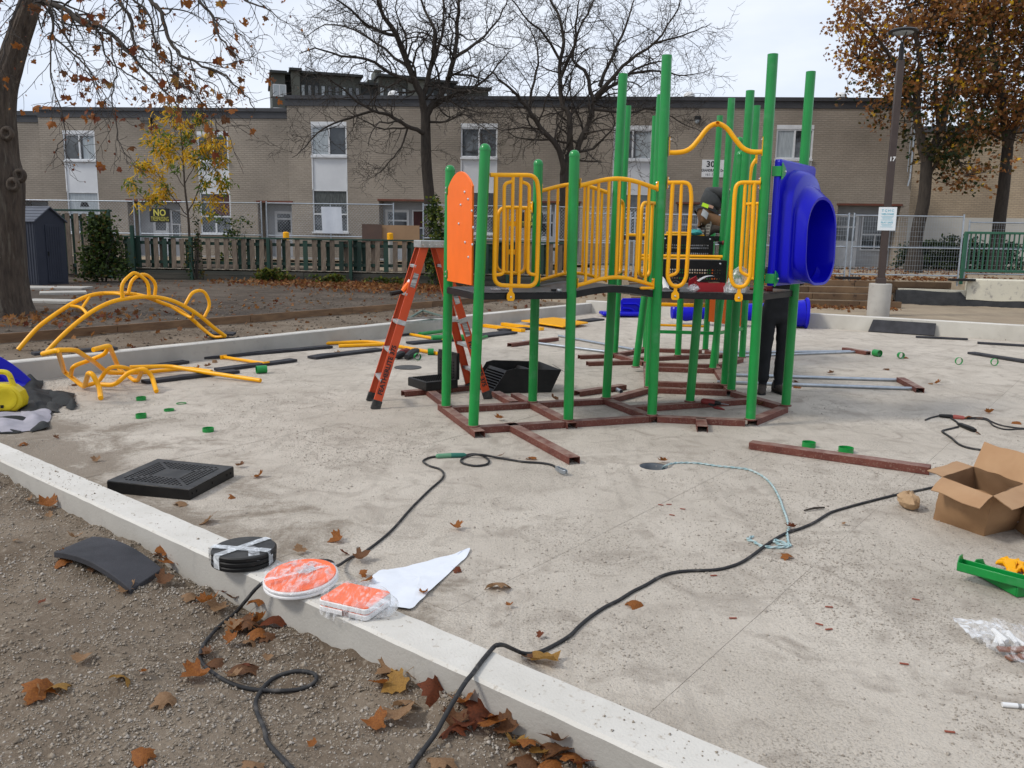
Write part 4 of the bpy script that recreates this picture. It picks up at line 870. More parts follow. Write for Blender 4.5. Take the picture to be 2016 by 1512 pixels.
M_cream = pm('flaking_cream_render', (.62, .585, .47), (.53, .50, .41), 1.6, .9, c3=(.30, .28, .25), s3=7, lo3=.58, hi3=.72, bump=.006, bscale=20)
a = G(1762, 597, .28)[:2]; b = np.array([16.5, a[1]-2.4]); d = nrm(b-a); n = np.array([-d[1], d[0]])
lw = thing('foundation_wall', (*a, .25), 'low foundation wall wrapped in black membrane right of the lamp pole', 'wall')
P = lambda t, o, z: np.r_[a+d*t+n*o, z]
rings = []
for t in np.linspace(0, 8, 60):
    h = (.62 if t < 1.55 else .47)+.03*mnoise.noise((t*1.3, 0, 0))
    rings.append([P(t, 0+.02*mnoise.noise((t*2, 4, 0)), .1), P(t, .0+.01*mnoise.noise((t*3, 1, 0)), h-.06+.05*mnoise.noise((t*.9, 7, 0))), P(t, .03, h), P(t, .28, h), P(t, .28, .1)])
MB().loft(rings).build('membrane', M_membrane, lw, smooth=40)
rings = [[P(t, .06, .5), P(t, .06, .655+.012*mnoise.noise((t*2, 3, 3))), P(t, .27, .66), P(t, .27, .5)] for t in np.linspace(.05, 1.75, 16)]
MB().loft(rings).build('mortar_top', M_cream, lw, smooth=40)
rw = thing('cream_retaining_wall', (*P(1.9, .3, 0)[:2], .5), 'cream rendered retaining wall stub under the green railing', 'wall')
rings = []
for t in np.linspace(1.62, 8, 50):
    z1 = AY(1890, 548, P(1.9, .2, 0)[1])[2]; rings.append([P(t, -.01+.01*mnoise.noise((t*2, 9, 0)), .44+.05*mnoise.noise((t*1.1, 5, 0))), P(t, .0, z1-.03), P(t, .03, z1), P(t, .35, z1), P(t, .35, .5)])
MB().loft(rings).build('render_coat', M_cream, rw, smooth=40)
RL = thing('green_metal_railing', P(2.1, .6, .95), 'green metal railing with upright bars at the right edge', 'railing')
M_rail = pm('green_painted_steel', (.022, .105, .060), (.03, .12, .07), 4, .5)
ry = P(1.9, .9, 0)[1]; q0 = AY(1902, 458, ry); q1 = AY(1902, 533, ry); zt, zb = q0[2], q1[2]
ra = q0[:2]; rd = np.array([math.cos(R(-6)), math.sin(R(-6))]); Q = lambda t, z: np.r_[ra+rd*t, z]
MB().bar(Q(-.02, zt), Q(4.5, zt), .06, .06).build('top_rail', M_rail, RL, bevel=.006); MB().bar(Q(-.02, zb), Q(4.5, zb), .06, .06).build('bottom_rail', M_rail, RL, bevel=.006)
for k in range(36): MB().bar(Q(.13+k*.118, zb+.03), Q(.13+k*.118, zt-.03), .028, .028, up=(0, 1, 0)).build('upright', M_rail, RL, smooth=None)
for t in (0, 4.4): MB().bar(Q(t, zb-.35), Q(t, zt+.01), .07, .07, up=(0, 1, 0)).build('corner_post', M_rail, RL, bevel=.006)
rn = nrm(np.array([.50, .87]))                     # return leg going back
MB().bar(np.r_[ra+rn*.05, zt], np.r_[ra+rn*1.4, zt], .06, .06).build('top_rail', M_rail, RL); MB().bar(np.r_[ra+rn*.05, zb], np.r_[ra+rn*1.4, zb], .06, .06).build('bottom_rail', M_rail, RL)
for k in range(10): MB().bar(np.r_[ra+rn*(.17+k*.118), zb+.03], np.r_[ra+rn*(.17+k*.118), zt-.03], .028, .028, up=(0, 1, 0)).build('upright', M_rail, RL, smooth=None)
# asphalt walk along the house
wk = MB(); ws = np.linspace(-14, 20, 60)
wk.grid(lambda i, j: np.r_[BP(-24+i*38, .975, -.9-2.3*j)], 40, 2); o = wk.build('walkway', pm('grey_walkway', (.16, .155, .15), (.22, .21, .20), 2, .9), smooth=None); kind(o, 'structure')
# ---------------------------------------------------------------- picket fence on its retaining boards
FENCE = thing('picket_fence', (-5, 24.4, .4), 'half painted green and brown picket fence on retaining boards across the back of the bed', 'fence')
gzf = lambda x: .45 if x < -8 else .40
def fx_of(px_): # where a photo column meets the fence line
    d = ray(px_, 500); x = 24.1*d[0]/(d[1]+.067*d[0]); return x
fy_ = lambda x: 24.1-.067*x
dF = nrm(np.array([1, -.067])); nFe = np.array([-dF[1], dF[0]])     # nFe points away from the camera
def FPt(x, z, o=0): return np.r_[np.array([x, fy_(x)])+nFe*o, z]
xa, xb = fx_of(224), fx_of(1135)
pk = [MB().frame((0, 0, .425+h/2), [(1, 0, 0), (0, 1, 0), (0, 0, 1)], (.135, .02, .85+h)) for h in (0, .03)]
PICK = [[mb.mesh('picket', mt, None) for mt in (M_grey_wood, M_green_wood)] for mb in pk]
x = xa; i = 0; rot = math.atan2(dF[1], dF[0])
while x < xb:
    if RNG.random() > .03: inst('picket', PICK[i % 2][0 if RNG.random() < .68 else 1], FPt(x, .775+RNG.uniform(-.01, .01), -.035), (0, RNG.normal(0, .010), rot), (1, 1, 1), FENCE)
    if RNG.random() > .35: inst('picket', PICK[i % 2][1 if RNG.random() < .6 else 0], FPt(x+.13, .775+RNG.uniform(-.02, .01), .055), (0, RNG.normal(0, .008), rot), (1, 1, 1), FENCE)
    x += .262; i += 1
for z in (.95, 1.50): MB().bar(FPt(xa, z, .01), FPt(xb, z, .01), .05, .09).build('fence_rail', M_green_wood, FENCE, smooth=None)
MB().bar(FPt(xa, 1.675, 0), FPt(xb, 1.675, 0), .14, .045).build('cap_rail', M_dgreen, FENCE, smooth=None, bevel=.004)
for px_, zt in ((266, 1.99), (379, 1.66), (531, 1.66), (692, 1.66), (866, 1.66), (1000, 1.66), (1120, 1.66)):
    x = fx_of(px_); MB().bar(FPt(x, .3, -.10), FPt(x, zt, -.10), .09, .09, up=(0, 1, 0)).build('fence_post', M_dgreen, FENCE, bevel=.006)
M_ret = pm('stained_retaining_board', (.032, .036, .030), (.075, .068, .055), 1.2, .9, stretch=(.6, .6, 5), rnd=.3, bump=.004, bscale=20)
for c in range(3):
    x = xa-.3
    while x < xb:
        L = min(3.0, xb-x+.01); MB().bar(FPt(x, .40+c*.125, 0), FPt(x+L-.012, .40+c*.125, 0), .08, .12).build('retaining_board', M_ret, FENCE, bevel=.005, smooth=None); x += L
MB().bar(FPt(xa, .76, .12), FPt(xb, .76, .12), .30, .02).build('gravel_strip', pm('pale_gravel_strip', (.42, .36, .28), (.30, .26, .20), 12, .9, bump=.01, bscale=30), FENCE, smooth=None)
TALL = thing('tall_picket_fence', (-13, 25, .45), 'taller weathered picket fence section behind the dark shed', 'fence')
xc, xd = fx_of(20), fx_of(217); pkt = MB().frame((0, 0, .88), [(1, 0, 0), (0, 1, 0), (0, 0, 1)], (.14, .02, 1.76)); PT_ = [pkt.mesh('picket', mt, None) for mt in (M_grey_wood, M_green_wood)]
x = xc
while x < xd-.05:
    inst('picket', PT_[0 if RNG.random() < .7 else 1], FPt(x, .55, -.03), (0, RNG.normal(0, .01), rot), 1, TALL); inst('picket', PT_[1], FPt(x+.14, .53, .06), (0, 0, rot), 1, TALL); x += .265
for z in (.8, 2.2): MB().bar(FPt(xc, z, .012), FPt(xd, z, .012), .05, .09).build('fence_rail', M_green_wood, TALL, smooth=None)
MB().bar(FPt(xc, 2.40, 0), FPt(xd+.1, 2.40, 0), .14, .06).build('cap_rail', M_dgreen, TALL, bevel=.005)
MB().bar(FPt(xd+.03, .3, -.06), FPt(xd+.03, 2.38, -.06), .12, .12, up=(0, 1, 0)).build('fence_post', M_dgreen, TALL, bevel=.006)

# ---------------------------------------------------------------- temporary fence panels
def panel(name, a, b, z0, z1, label, diamond, mids=(), group='temporary fence panels', za=None, rails=()):
    a, b = np.asarray(a), np.asarray(b); d = nrm(b-a); L = np.linalg.norm(b-a); P = lambda t, z: np.r_[a+d*t, z]
    t = thing(name, P(L/2, z0-.1), label, 'fence panel', group)
    for u in (.02, L-.02): MB().tube([P(u, z0-.25), P(u, z1+.06)], .022, 8).build('upright_pipe', M_steel, t)
    for z in (z0, z1)+tuple(rails): MB().tube([P(.045, z), P(L-.045, z)], .018, 8).build('rail_pipe', M_steel, t)
    for u in mids: MB().tube([P(u, z0-.1), P(u, z1-.02)], .016, 8).build('mid_pipe', M_steel, t)
    mb = MB(); H = z1-z0-.03; w = .0042
    def wire(p, q):
        p, q = np.asarray(p), np.asarray(q); dd = nrm(q-p); s = np.cross(dd, (d[1], -d[0], 0))*w/2; nn = np.array([d[1], -d[0], 0])*w/2
        mb.add([p-s, p+s, p+nn, q-s, q+s, q+nn], [(0, 1, 4, 3), (1, 2, 5, 4), (2, 0, 3, 5)])
    if diamond:
        st = .10; k = np.arange(-H, L, st)
        for s in k:
            for sg in (0, 1):
                u0, u1 = max(s, 0), min(s+H, L-.02)
                if u1-u0 < .05: continue
                h0, h1 = u0-s, u1-s
                if sg: h0, h1 = H-h0, H-h1
                wire(P(u0+.01, z0+.015+h0), P(u1, z0+.015+h1))
    else:
        for u in np.arange(.06, L-.04, .062): wire(P(u, z0+.01), P(u, z1-.01))
        for z in np.arange(z0+.12, z1-.03, .12): wire(P(.03, z), P(L-.03, z))
    o = mb.build('wire_mesh', M_steel, t, smooth=None, fixn=False); kind(o, 'stuff')
    return t
cy = lambda x: 26.5-.067*x
def cx(px_, z=2): d = ray(px_, 430); x = 26.5*d[0]/(d[1]+.067*d[0]); return np.array([x, cy(x)])
zt, zb = 2.77, 1.78
for i, (l, r_, m) in enumerate(((40, 266, 0), (274, 516, 0), (524, 776, 651), (832, 1085, 0), (1092, 1290, 0))):
    a, b = cx(l), cx(r_); L = np.linalg.norm(b-a)
    panel('chain_link_panel', a, b, zb-.02, zt, 'chain link temporary fence panel '+('left of the no trespassing sign', 'carrying the no trespassing sign left of the sapling', 'with a blank white poster on it', 'behind the yellow bridge rails', 'right of the second bare tree')[i], True, (np.linalg.norm(cx(m)-a),) if m else ())
M_signb = pm('black_sign_board', (.012, .012, .012), None, 1, .5); M_signy = pm('sign_yellow', (.62, .56, .10), None, 1, .5)
def trespass(px0, py0, px1, py1, lab):
    c0 = VP(px0, py0, cx(px0)-nFe*.03, rot); c1 = VP(px1, py1, cx(px0)-nFe*.03, rot); w = np.linalg.norm((c1-c0)[:2]); h = c0[2]-c1[2]; c = (c0+c1)/2
    t = thing('no_trespassing_sign', c-np.array([0, 0, h/2]), lab, 'sign', 'black and yellow warning signs')
    MB().frame(c, [(*dF, 0), (*nFe, 0), (0, 0, 1)], (w, .006, h)).build('board', M_signb, t, smooth=None)
    f = np.r_[-nFe*.006, 0]; rr = basis((*dF, 0), (0, 0, 1))
    inst('lettering', text_mesh('lettering', 'NO', h*.66, M_signy, True, fit=w*.62), c+f+np.array([0, 0, h*.17]), rr, 1, t)
    inst('lettering', text_mesh('lettering', 'TRESPASSING', h*.46, M_signy, False, fit=w*.88), c+f+np.array([0, 0, -h*.27]), rr, 1, t)
trespass(294, 410, 335, 438, 'black and yellow no trespassing sign on the chain link fence by the sapling')
trespass(1026, 418, 1068, 449, 'black and yellow no trespassing sign seen through the yellow bridge rails')
c0 = VP(632, 407, cx(632)-nFe*.04, rot); c1 = VP(673, 460, cx(673)-nFe*.04, rot)
tag(MB().grid(lambda u, v: c0*(1-u)+np.r_[c1[:2], c0[2]]*u+np.array([0, 0, (c1[2]-c0[2])*v])+np.r_[dF*.03*v-nFe*.01*math.sin(u*9), 0], 8, 6).build('blank_poster', pm('poster_back', (.60, .63, .68), (.54, .57, .62), 3, .6)), 'blank white poster hanging on the chain link fence in front of a window', 'poster')
# welded mesh panels along the terrace
ty = lambda x: 21.45-.07*(x-7.28)
def tx(px_): d = ray(px_, 500); x = (21.45+.51)*d[0]/(d[1]+.07*d[0]); return np.array([x, ty(x)])
for i, (l, r_) in enumerate(((1148, 1240), (1246, 1440), (1446, 1667), (1674, 1892), (1901, 2130))):
    a, b = tx(l), tx(r_)
    if i == 4: a = a*1.09; b = b*1.09
    panel('welded_mesh_panel', a, b, 1.02, (2.44, 2.44, 2.48, 2.48, 2.40)[i], 'welded wire temporary fence panel '+('behind the tall green posts', 'behind the stair of the climber', 'left of the lamp pole at the house door', 'right of the lamp pole before the hedge', 'behind the green railing')[i], False, rails=(1.70,))
for px_ in (1670, 1895):
    q = tx(px_); tag(MB().bar((q[0]-.3, q[1]-.1, .93), (q[0]+.3, q[1]-.1, .93), .2, .06).build('ballast_block', M_black, bevel=.01), 'black foot block under the mesh panels '+('left' if px_ < 1800 else 'right')+' of the lamp pole', 'ballast block')

# ---------------------------------------------------------------- shed and paving
M_shed = pm('slate_blue_plastic', (.022, .027, .042), (.028, .033, .05), 3, .55); M_shedr = pm('grey_shed_roof', (.09, .10, .125), (.07, .078, .10), 3, .6)
FLc = np.array([-11.85, 20.95]); fd = nrm(np.array([.28, .86])); sd_ = nrm(np.array([-.95, .31])); W_, D_ = .92, 1.15; z0, ze, zr = .44, 2.03, 2.36
SH = thing('garden_shed', (*(FLc+fd*W_/2+sd_*D_/2), z0), 'small slate blue plastic garden shed with gable roof beside the big trunk', 'shed')
SP = lambda a, b, z: np.r_[FLc+fd*a+sd_*b, z]
MB().prism([SP(0, 0, z0), SP(W_, 0, z0), SP(W_, 0, ze), SP(W_/2, 0, zr-.03), SP(0, 0, ze)], np.r_[sd_*D_, 0]).build('body', M_shed, SH, smooth=None)
for k in range(14):
    b = .04+k*(D_-.08)/13; MB().bar(SP(-.006, b, z0+.02), SP(-.006, b, ze-.03), .012, .022, up=(*sd_, 0)).build('wall_rib', M_shed, SH, smooth=None)
for a0, a1, h in ((.30, .74, 1.50), ):
    d = MB().prism([SP(a0, -.004, z0+.05), SP(a1, -.004, z0+.05), SP(a1, -.004, z0+h), SP(a0, -.004, z0+h)], np.r_[-sd_*.02, 0]).build('door', M_shed, SH, smooth=None, bevel=.004)
    for k in range(6): MB().bar(SP(a0+.05+k*.07, -.027, z0+.1), SP(a0+.05+k*.07, -.027, z0+h-.05), .01, .010, up=(*sd_, 0)).build('door_rib', M_shed, d, smooth=None)
    MB().box(SP(a0+.03, -.035, z0+.78), (.03, .03, .10), 0).build('handle', M_black, d)
for s in (0, 1):
    e = (-.05, ze-.035) if s == 0 else (W_+.05, ze-.035)
    MB().prism([SP(e[0], -.06, e[1]), SP(W_/2, -.06, zr), SP(W_/2, -.06, zr+.03), SP(e[0], -.06, e[1]+.03)], np.r_[sd_*(D_+.12), 0]).build('roof_slope', M_shedr, SH, smooth=None)
for k in range(5):
    f = (k+.5)/5; a = -.05+(W_/2+.05)*f; z = ze-.035+(zr-ze+.035)*f+.033; MB().bar(SP(a, -.06, z), SP(a, D_+.06, z), .02, .008).build('roof_rib', M_shedr, SH, smooth=None)
for (x, y, w, l, r_, lab) in ((*G(85, 567, .45)[:2], 2.0, .7, .1, 'pale concrete slab set in front of the shed'), (*G(125, 580, .42)[:2], .9, .6, .5, 'tilted broken paving slab lying in the bed beside the trunk'), (*G(100, 596, .40)[:2], 1.0, .5, -.1, 'flat broken paving slab nearest the timber edging')):
    tag(MB().box((x, y, float(ground_z(x, y))+.02), (w, l, .06), r_).build('paving_slab', M_conc, bevel=.01), lab, 'paving slab')
M_ply = pm('plywood', (.32, .20, .11), (.27, .165, .09), 2, .8)
for px0, px1, y0_, y1_, mt, lab in ((713, 752, 451, 475, pm('dark_brown_board', (.10, .06, .045), (.08, .05, .04), 3, .8), 'dark brown board standing behind the picket fence'), (752, 826, 453, 480, M_ply, 'sheet of plywood standing behind the picket fence')):
    a = AY(px0, y0_, 25.6); b = AY(px1, y1_, 25.5); tag(MB().frame(((a+b)/2), [(*dF, 0), (*nFe, 0), (0, 0, 1)], (b[0]-a[0], .02, a[2]-b[2]+.3)).build('board_sheet', mt), lab, 'board')
for px_, py_, lab in ((563, 458, 'yellow capped bollard below the porch door with lattice glass'), (768, 460, 'yellow capped bollard in front of the plywood sheet')):
    q = AY(px_, py_, 25.3); t = thing('bollard', (q[0], q[1], .82), lab, 'bollard', 'yellow bollards')
    MB().lathe([(.085, 0), (.085, q[2]-.82-.0)], (q[0], q[1], .82), 14).build('shaft', M_conc, t); MB().lathe([(.092, -.22), (.092, .0), (.07, .02), (.01, .03)], (q[0], q[1], q[2]), 14).build('cap', M_yellow, t)

# ---------------------------------------------------------------- plants
def leaf_cloud(name, pts, size, mats, wts, parent=None, flat=.5, shape=None, droop=0, rng=RNG):
    """many single leaves, each a small folded blade"""
    k = len(pts); sh = np.array(shape if shape is not None else [(0, 0, 0), (.5, -.36, .06), (1, 0, 0), (.5, .36, .06)])
    m = len(sh); d = rng.normal(size=(k, 3)); d[:, 2] = d[:, 2]*flat-droop; d /= np.linalg.norm(d, axis=1)[:, None]
    u = rng.normal(size=(k, 3)); s = np.cross(d, u); s /= np.linalg.norm(s, axis=1)[:, None]; n = np.cross(s, d)
    L = np.asarray(size)*rng.uniform(.7, 1.3, k)
    v = np.asarray(pts)[:, None]+L[:, None, None]*(sh[None, :, :1]*d[:, None]+sh[None, :, 1:2]*s[:, None]+sh[None, :, 2:]*n[:, None])
    if name == 'foliage_star': pass
    tri = np.array([(0, i, i+1) for i in range(1, m-1)]); f = (tri[None]+(np.arange(k)*m)[:, None, None]).reshape(-1, 3)
    me = bpy.data.meshes.new(name); off = origin(parent) if parent is not None else np.zeros(3)
    me.vertices.add(k*m); me.vertices.foreach_set('co', (v-off).reshape(-1)); me.loops.add(len(f)*3); me.polygons.add(len(f))
    me.loops.foreach_set('vertex_index', f.reshape(-1).astype(np.int32)); me.polygons.foreach_set('loop_start', np.arange(0, len(f)*3, 3, dtype=np.int32))
    for q in mats: me.materials.append(q)
    W = np.asarray(wts); W = np.broadcast_to(W, (k, W.shape[-1])); c = np.cumsum(W, 1)/W.sum(1, keepdims=True); mi = (rng.random(k)[:, None] > c).sum(1)
    me.polygons.foreach_set('material_index', np.repeat(mi, len(tri)).astype(np.int32)); me.update(calc_edges=True)
    o = bpy.data.objects.new(name, me); COL.objects.link(o)
    if parent is not None: o.parent = parent
    return kind(o, 'stuff')
def leafmat(name, c1, c2, sc=3):
    m = pm(name, c1, c2, sc, .65, spec=.3); nt = m.node_tree; b = nt.nodes['Principled BSDF']; o = nt.nodes['Material Output']      # thin blade: some light passes through
    t = nt.nodes.new('ShaderNodeBsdfTranslucent'); x = nt.nodes.new('ShaderNodeMixShader'); x.inputs[0].default_value = .38; src = b.inputs['Base Color'].links[0].from_socket
    nt.links.new(src, t.inputs[0]); nt.links.new(b.outputs[0], x.inputs[1]); nt.links.new(t.outputs[0], x.inputs[2]); nt.links.new(x.outputs[0], o.inputs[0]); return m
L_green = leafmat('green_leaf', (.040, .075, .016), (.075, .105, .02)); L_dk = leafmat('dark_green_leaf', (.014, .030, .010), (.030, .050, .014)); L_yg = leafmat('yellow_green_leaf', (.20, .20, .03), (.12, .15, .02))
L_yel = leafmat('yellow_leaf', (.74, .47, .03), (.62, .33, .02)); L_or = leafmat('orange_leaf', (.40, .185, .06), (.29, .12, .035)); L_br = leafmat('brown_leaf', (.25, .105, .035), (.17, .072, .028)); L_rd = leafmat('red_brown_leaf', (.12, .028, .014), (.17, .05, .02))
L_tan = leafmat('tan_leaf', (.30, .18, .09), (.23, .13, .06)); L_olive = leafmat('olive_brown_leaf', (.085, .070, .016), (.12, .075, .018))
STAR = [(0, 0, 0), (.25, -.5, .05), (.42, -.22, 0), (.75, -.42, .08), (.70, -.12, .02), (1, 0, 0), (.70, .12, .02), (.75, .42, .08), (.42, .22, 0), (.25, .5, .05)]
def shrub(name, c, rx, ry, h, n, size, mats, wts, label, cat='shrub', taper=.4, stems=7, group=None):
    t = thing(name, c, label, cat, group); c = np.asarray(c, float)
    mb = MB()
    for s in range(stems):
        a = RNG.uniform(0, 6.28); q = c+np.array([math.cos(a)*rx*.6, math.sin(a)*ry*.6, h*RNG.uniform(.6, .95)]); mb.tube([c+np.array([math.cos(a), math.sin(a), 0])*.05, (c+q)/2+RNG.normal(0, .05, 3), q], [.015, .011, .004], 5)
    o = mb.build('stems', M_bark2, t); kind(o, 'stuff')
    cl = max(12, n//30); zc = RNG.random(cl)**.8; rr = (1-taper*zc)*np.sqrt(RNG.random(cl)); a = RNG.uniform(0, 6.28, cl)
    cc = c+np.stack([rx*rr*np.cos(a), ry*rr*np.sin(a), h*(.06+.9*zc)], 1)
    pts = cc[RNG.integers(0, cl, n)]+RNG.normal(0, 1, (n, 3))*np.array([rx*.16, ry*.16, h*.06])
    pts[:, 2] = np.maximum(pts[:, 2], c[2]+.01); leaf_cloud('foliage', pts, size, mats, wts, t); return t
q = G(178, 556, .45); shrub('evergreen_shrub', (q[0]+.1, q[1]+.55, .44), .75, .6, 1.75, 3300, .10, (L_dk, L_green, L_olive), (4, 4, .8), 'bushy dark green shrub against the tall picket fence next to the shed', taper=.75)
q = AY(858, 560, 23.5); shrub('leafy_shrub', (q[0], q[1], .42), .36, .4, 2.35, 1700, .10, (L_green, L_yg, L_dk), (4, 2.2, 2), 'tall yellowing green shrub behind the orange ladder', taper=.45)
q = AY(388, 530, 24.1); shrub('fence_creeper', (q[0], q[1]-.15, .5), .30, .12, 1.75, 330, .07, (L_dk, L_green, L_olive), (5, 1, 2), 'thin dark creeper climbing the picket fence below the sapling', 'creeper', taper=.3)
for px_, py_, h, n, lab in ((560, 553, .45, 700, 'clump of green weeds at the foot of the picket fence'), (655, 556, .28, 350, 'smaller tuft of weeds left of the orange ladder by the fence'), (760, 560, .22, 260, 'low weeds at the fence foot right behind the ladder')):
    q = G(px_, py_, .44); shrub('weed_clump', (q[0], min(q[1], 23.7), .42), .55, .3, h, n, .10, (L_green, L_yg, L_olive), (3, 2, 2), lab, 'weeds', taper=.2, stems=4)
q = AY(462, 455, 26.9); shrub('garden_shrub', (q[0], q[1], .9), .6, .5, 1.4, 420, .09, (L_green, L_dk, L_yg), (3, 3, 1), 'straggly garden shrub behind the chain link fence under a window', taper=.2)
for i, px_ in enumerate((1800, 1842, 1884, 1930, 1975)):
    q = AY(px_, 525, 29.0-i*.15); shrub('hedge_shrub', (q[0], q[1], .92), .62, .5, (.95, 1.0, 1.25, .9, 1.0)[i], 1500, .11, (L_dk, L_green), (6, 1), ('dark green hedge shrub at the house corner right of the lamp pole', 'dark green hedge shrub in front of the first maple trunk', 'tallest dark green hedge shrub between the two maple trunks', 'low dark green hedge shrub right of the tallest one by the tan building', 'dark green hedge shrub behind the green railing by the second maple trunk')[i], group='hedge along the tan building', taper=.25)

# fallen leaves that nobody could count, drifted along fence, steps and beds
def litter(name, x, y, sz=.07, dz=.02, mats=(L_br, L_tan, L_or, L_rd), w=(5, 2, 2, 1.5)):
    z = ground_z(x, y)+RNG.uniform(.005, dz, len(x)); return leaf_cloud(name, np.stack([x, y, z], 1), sz, mats, w, None, .30, STAR)
k = 5200; x = RNG.normal(-3.6, 1.9, k); y = 23.8-.067*x-np.abs(RNG.normal(0, 1.15, k)); ok = (x > -8.5) & (y > 19)
litter('leaf_drift', x[ok], y[ok], .085, .09)
k = 1500; x = RNG.uniform(-12, 3, k); y = RNG.uniform(11, 24, k); pl = sd(np.stack([x, y], -1), PL, nL); ok = (pl > .3) & (sd(np.stack([x, y], -1), PR_, nR) < -1) & (RNG.random(k) < .3+.5*(fbm(x, y, .6, 3, 50) > .52)); litter('bed_leaves', x[ok], y[ok], .085, .02)
k = 300; x = RNG.normal(-7.6, .8, k); y = RNG.normal(13.6, .8, k); litter('trunk_leaves', x, y, .10, .05)
k = 900; x = RNG.uniform(3, 9, k); y = 20.2-.07*(x-7.28)-np.abs(RNG.normal(0, .5, k)); litter('step_foot_leaves', x, y, .08, .03)
k = 2600; x = RNG.uniform(3, 14, k); y = 21.9-.07*(x-7.28)+np.abs(RNG.normal(0, .9, k)); litter('terrace_leaves', x, y, .08, .05)
k = 900; x = RNG.uniform(9, 20, k); y = RNG.uniform(25, 30, k); litter('hedge_leaves', x, y, .08, .05)
# ---------------------------------------------------------------- trees
def tw(mb, pts, r0, r1, n=3):
    k = len(pts); mb.tube(pts, [r0+(r1-r0)*i/(k-1) for i in range(k)], n, cap=False)
def wander(p, d, L, k, wig, up, rng):
    """a crooked shoot: k steps from p along d, zigzag wig, bent up (or down) by up"""
    out = [p]; d = nrm(d); st = L/k
    for i in range(k):
        d = nrm(d+rng.normal(0, wig, 3)+np.array([0, 0, up])); p = p+d*st; out.append(p)
    return out
def side_dir(t, rng, ang):
    a = rng.normal(size=3); a = nrm(a-t*(a@t)); return nrm(t*math.cos(ang)+a*math.sin(ang))
def branch_out(mb, paths, spec, rng, tips=None, lev=0):
    """spec[lev] = (spacing, len, lenvar, steps, wig, up, r_scale, nsides, angle, start)"""
    if lev >= len(spec): return
    spc, ln_, lv, st, wig, up, rs, ns, ang, start = spec[lev]; kids = []
    for pts, r0, r1 in paths:
        seg = [np.linalg.norm(pts[i+1]-pts[i]) for i in range(len(pts)-1)]; T = sum(seg); s = start*T+rng.uniform(0, spc)
        while s < T:
            a = s; i = 0
            while i < len(seg)-1 and a > seg[i]: a -= seg[i]; i += 1
            f = min(1, a/max(seg[i], 1e-6)); p = pts[i]+(pts[i+1]-pts[i])*f; t = nrm(pts[i+1]-pts[i]); w = s/T; r = (r0+(r1-r0)*w)*rs
            L = max(.08, ln_*(1-.45*w)*rng.uniform(1-lv, 1+lv)); q = wander(p, side_dir(t, rng, ang*rng.uniform(.7, 1.3)), L, st, wig, up, rng)
            rr = max(r, RMIN); tw(mb, q, rr, max(rr*.4, RMIN*.7), ns); kids.append((q, rr, max(rr*.4, RMIN*.7)))
            s += spc*rng.uniform(.55, 1.5)
        kids_tip = pts[-1]
    if tips is not None: tips += [k[0] for k in kids] if lev == len(spec)-1 else []
    branch_out(mb, kids, spec, rng, tips, lev+1)
RMIN = .0056
def limbs_from_px(Y0, L, rng, sc=1.0):
    out = []
    for P, r0, r1, dy in L:
        k = len(P); pts = cat_rom([AY(x, y, Y0+dy*(i/(k-1))**1.3) for i, (x, y) in enumerate(P)], 3)
        pts = [p+(rng.normal(0, .018, 3) if 0 < i < len(pts)-1 else 0) for i, p in enumerate(pts)]; out.append((pts, r0, r1))
    return out
def bare_tree(name, Y0, trunk, limbs, label, seed):
    rng = np.random.default_rng(seed); base = AY(*trunk[0], Y0); t = thing(name, (base[0], base[1], .82), label, 'tree', 'bare locust trees')
    tp = cat_rom([np.r_[base[:2], .8]]+[AY(x, y, Y0) for x, y in trunk], 3); k = len(tp)
    MB().tube(tp, [.20-.05*i/(k-1)+(.05 if i < 2 else 0) for i in range(k)], 12).build('trunk', M_bark2, t, smooth=60)
    mb = MB(); tr = MB(); P = limbs_from_px(Y0, limbs, rng)
    for pts, r0, r1 in P:
        MB().tube(pts, [r0+(r1-r0)*i/(len(pts)-1) for i in range(len(pts))], 8, cap=False).build('limb', M_bark2, t, smooth=60)
    spec = [(.24, 1.75, .55, 8, .26, .03, .42, 5, .95, .10), (.20, .80, .55, 6, .30, .02, .55, 3, .95, .06), (.15, .34, .6, 4, .34, .0, .7, 3, .9, .08)]
    branch_out(mb, P, spec, rng); o = mb.build('twigs', M_bark2, t, smooth=None, fixn=False); kind(o, 'stuff'); return t
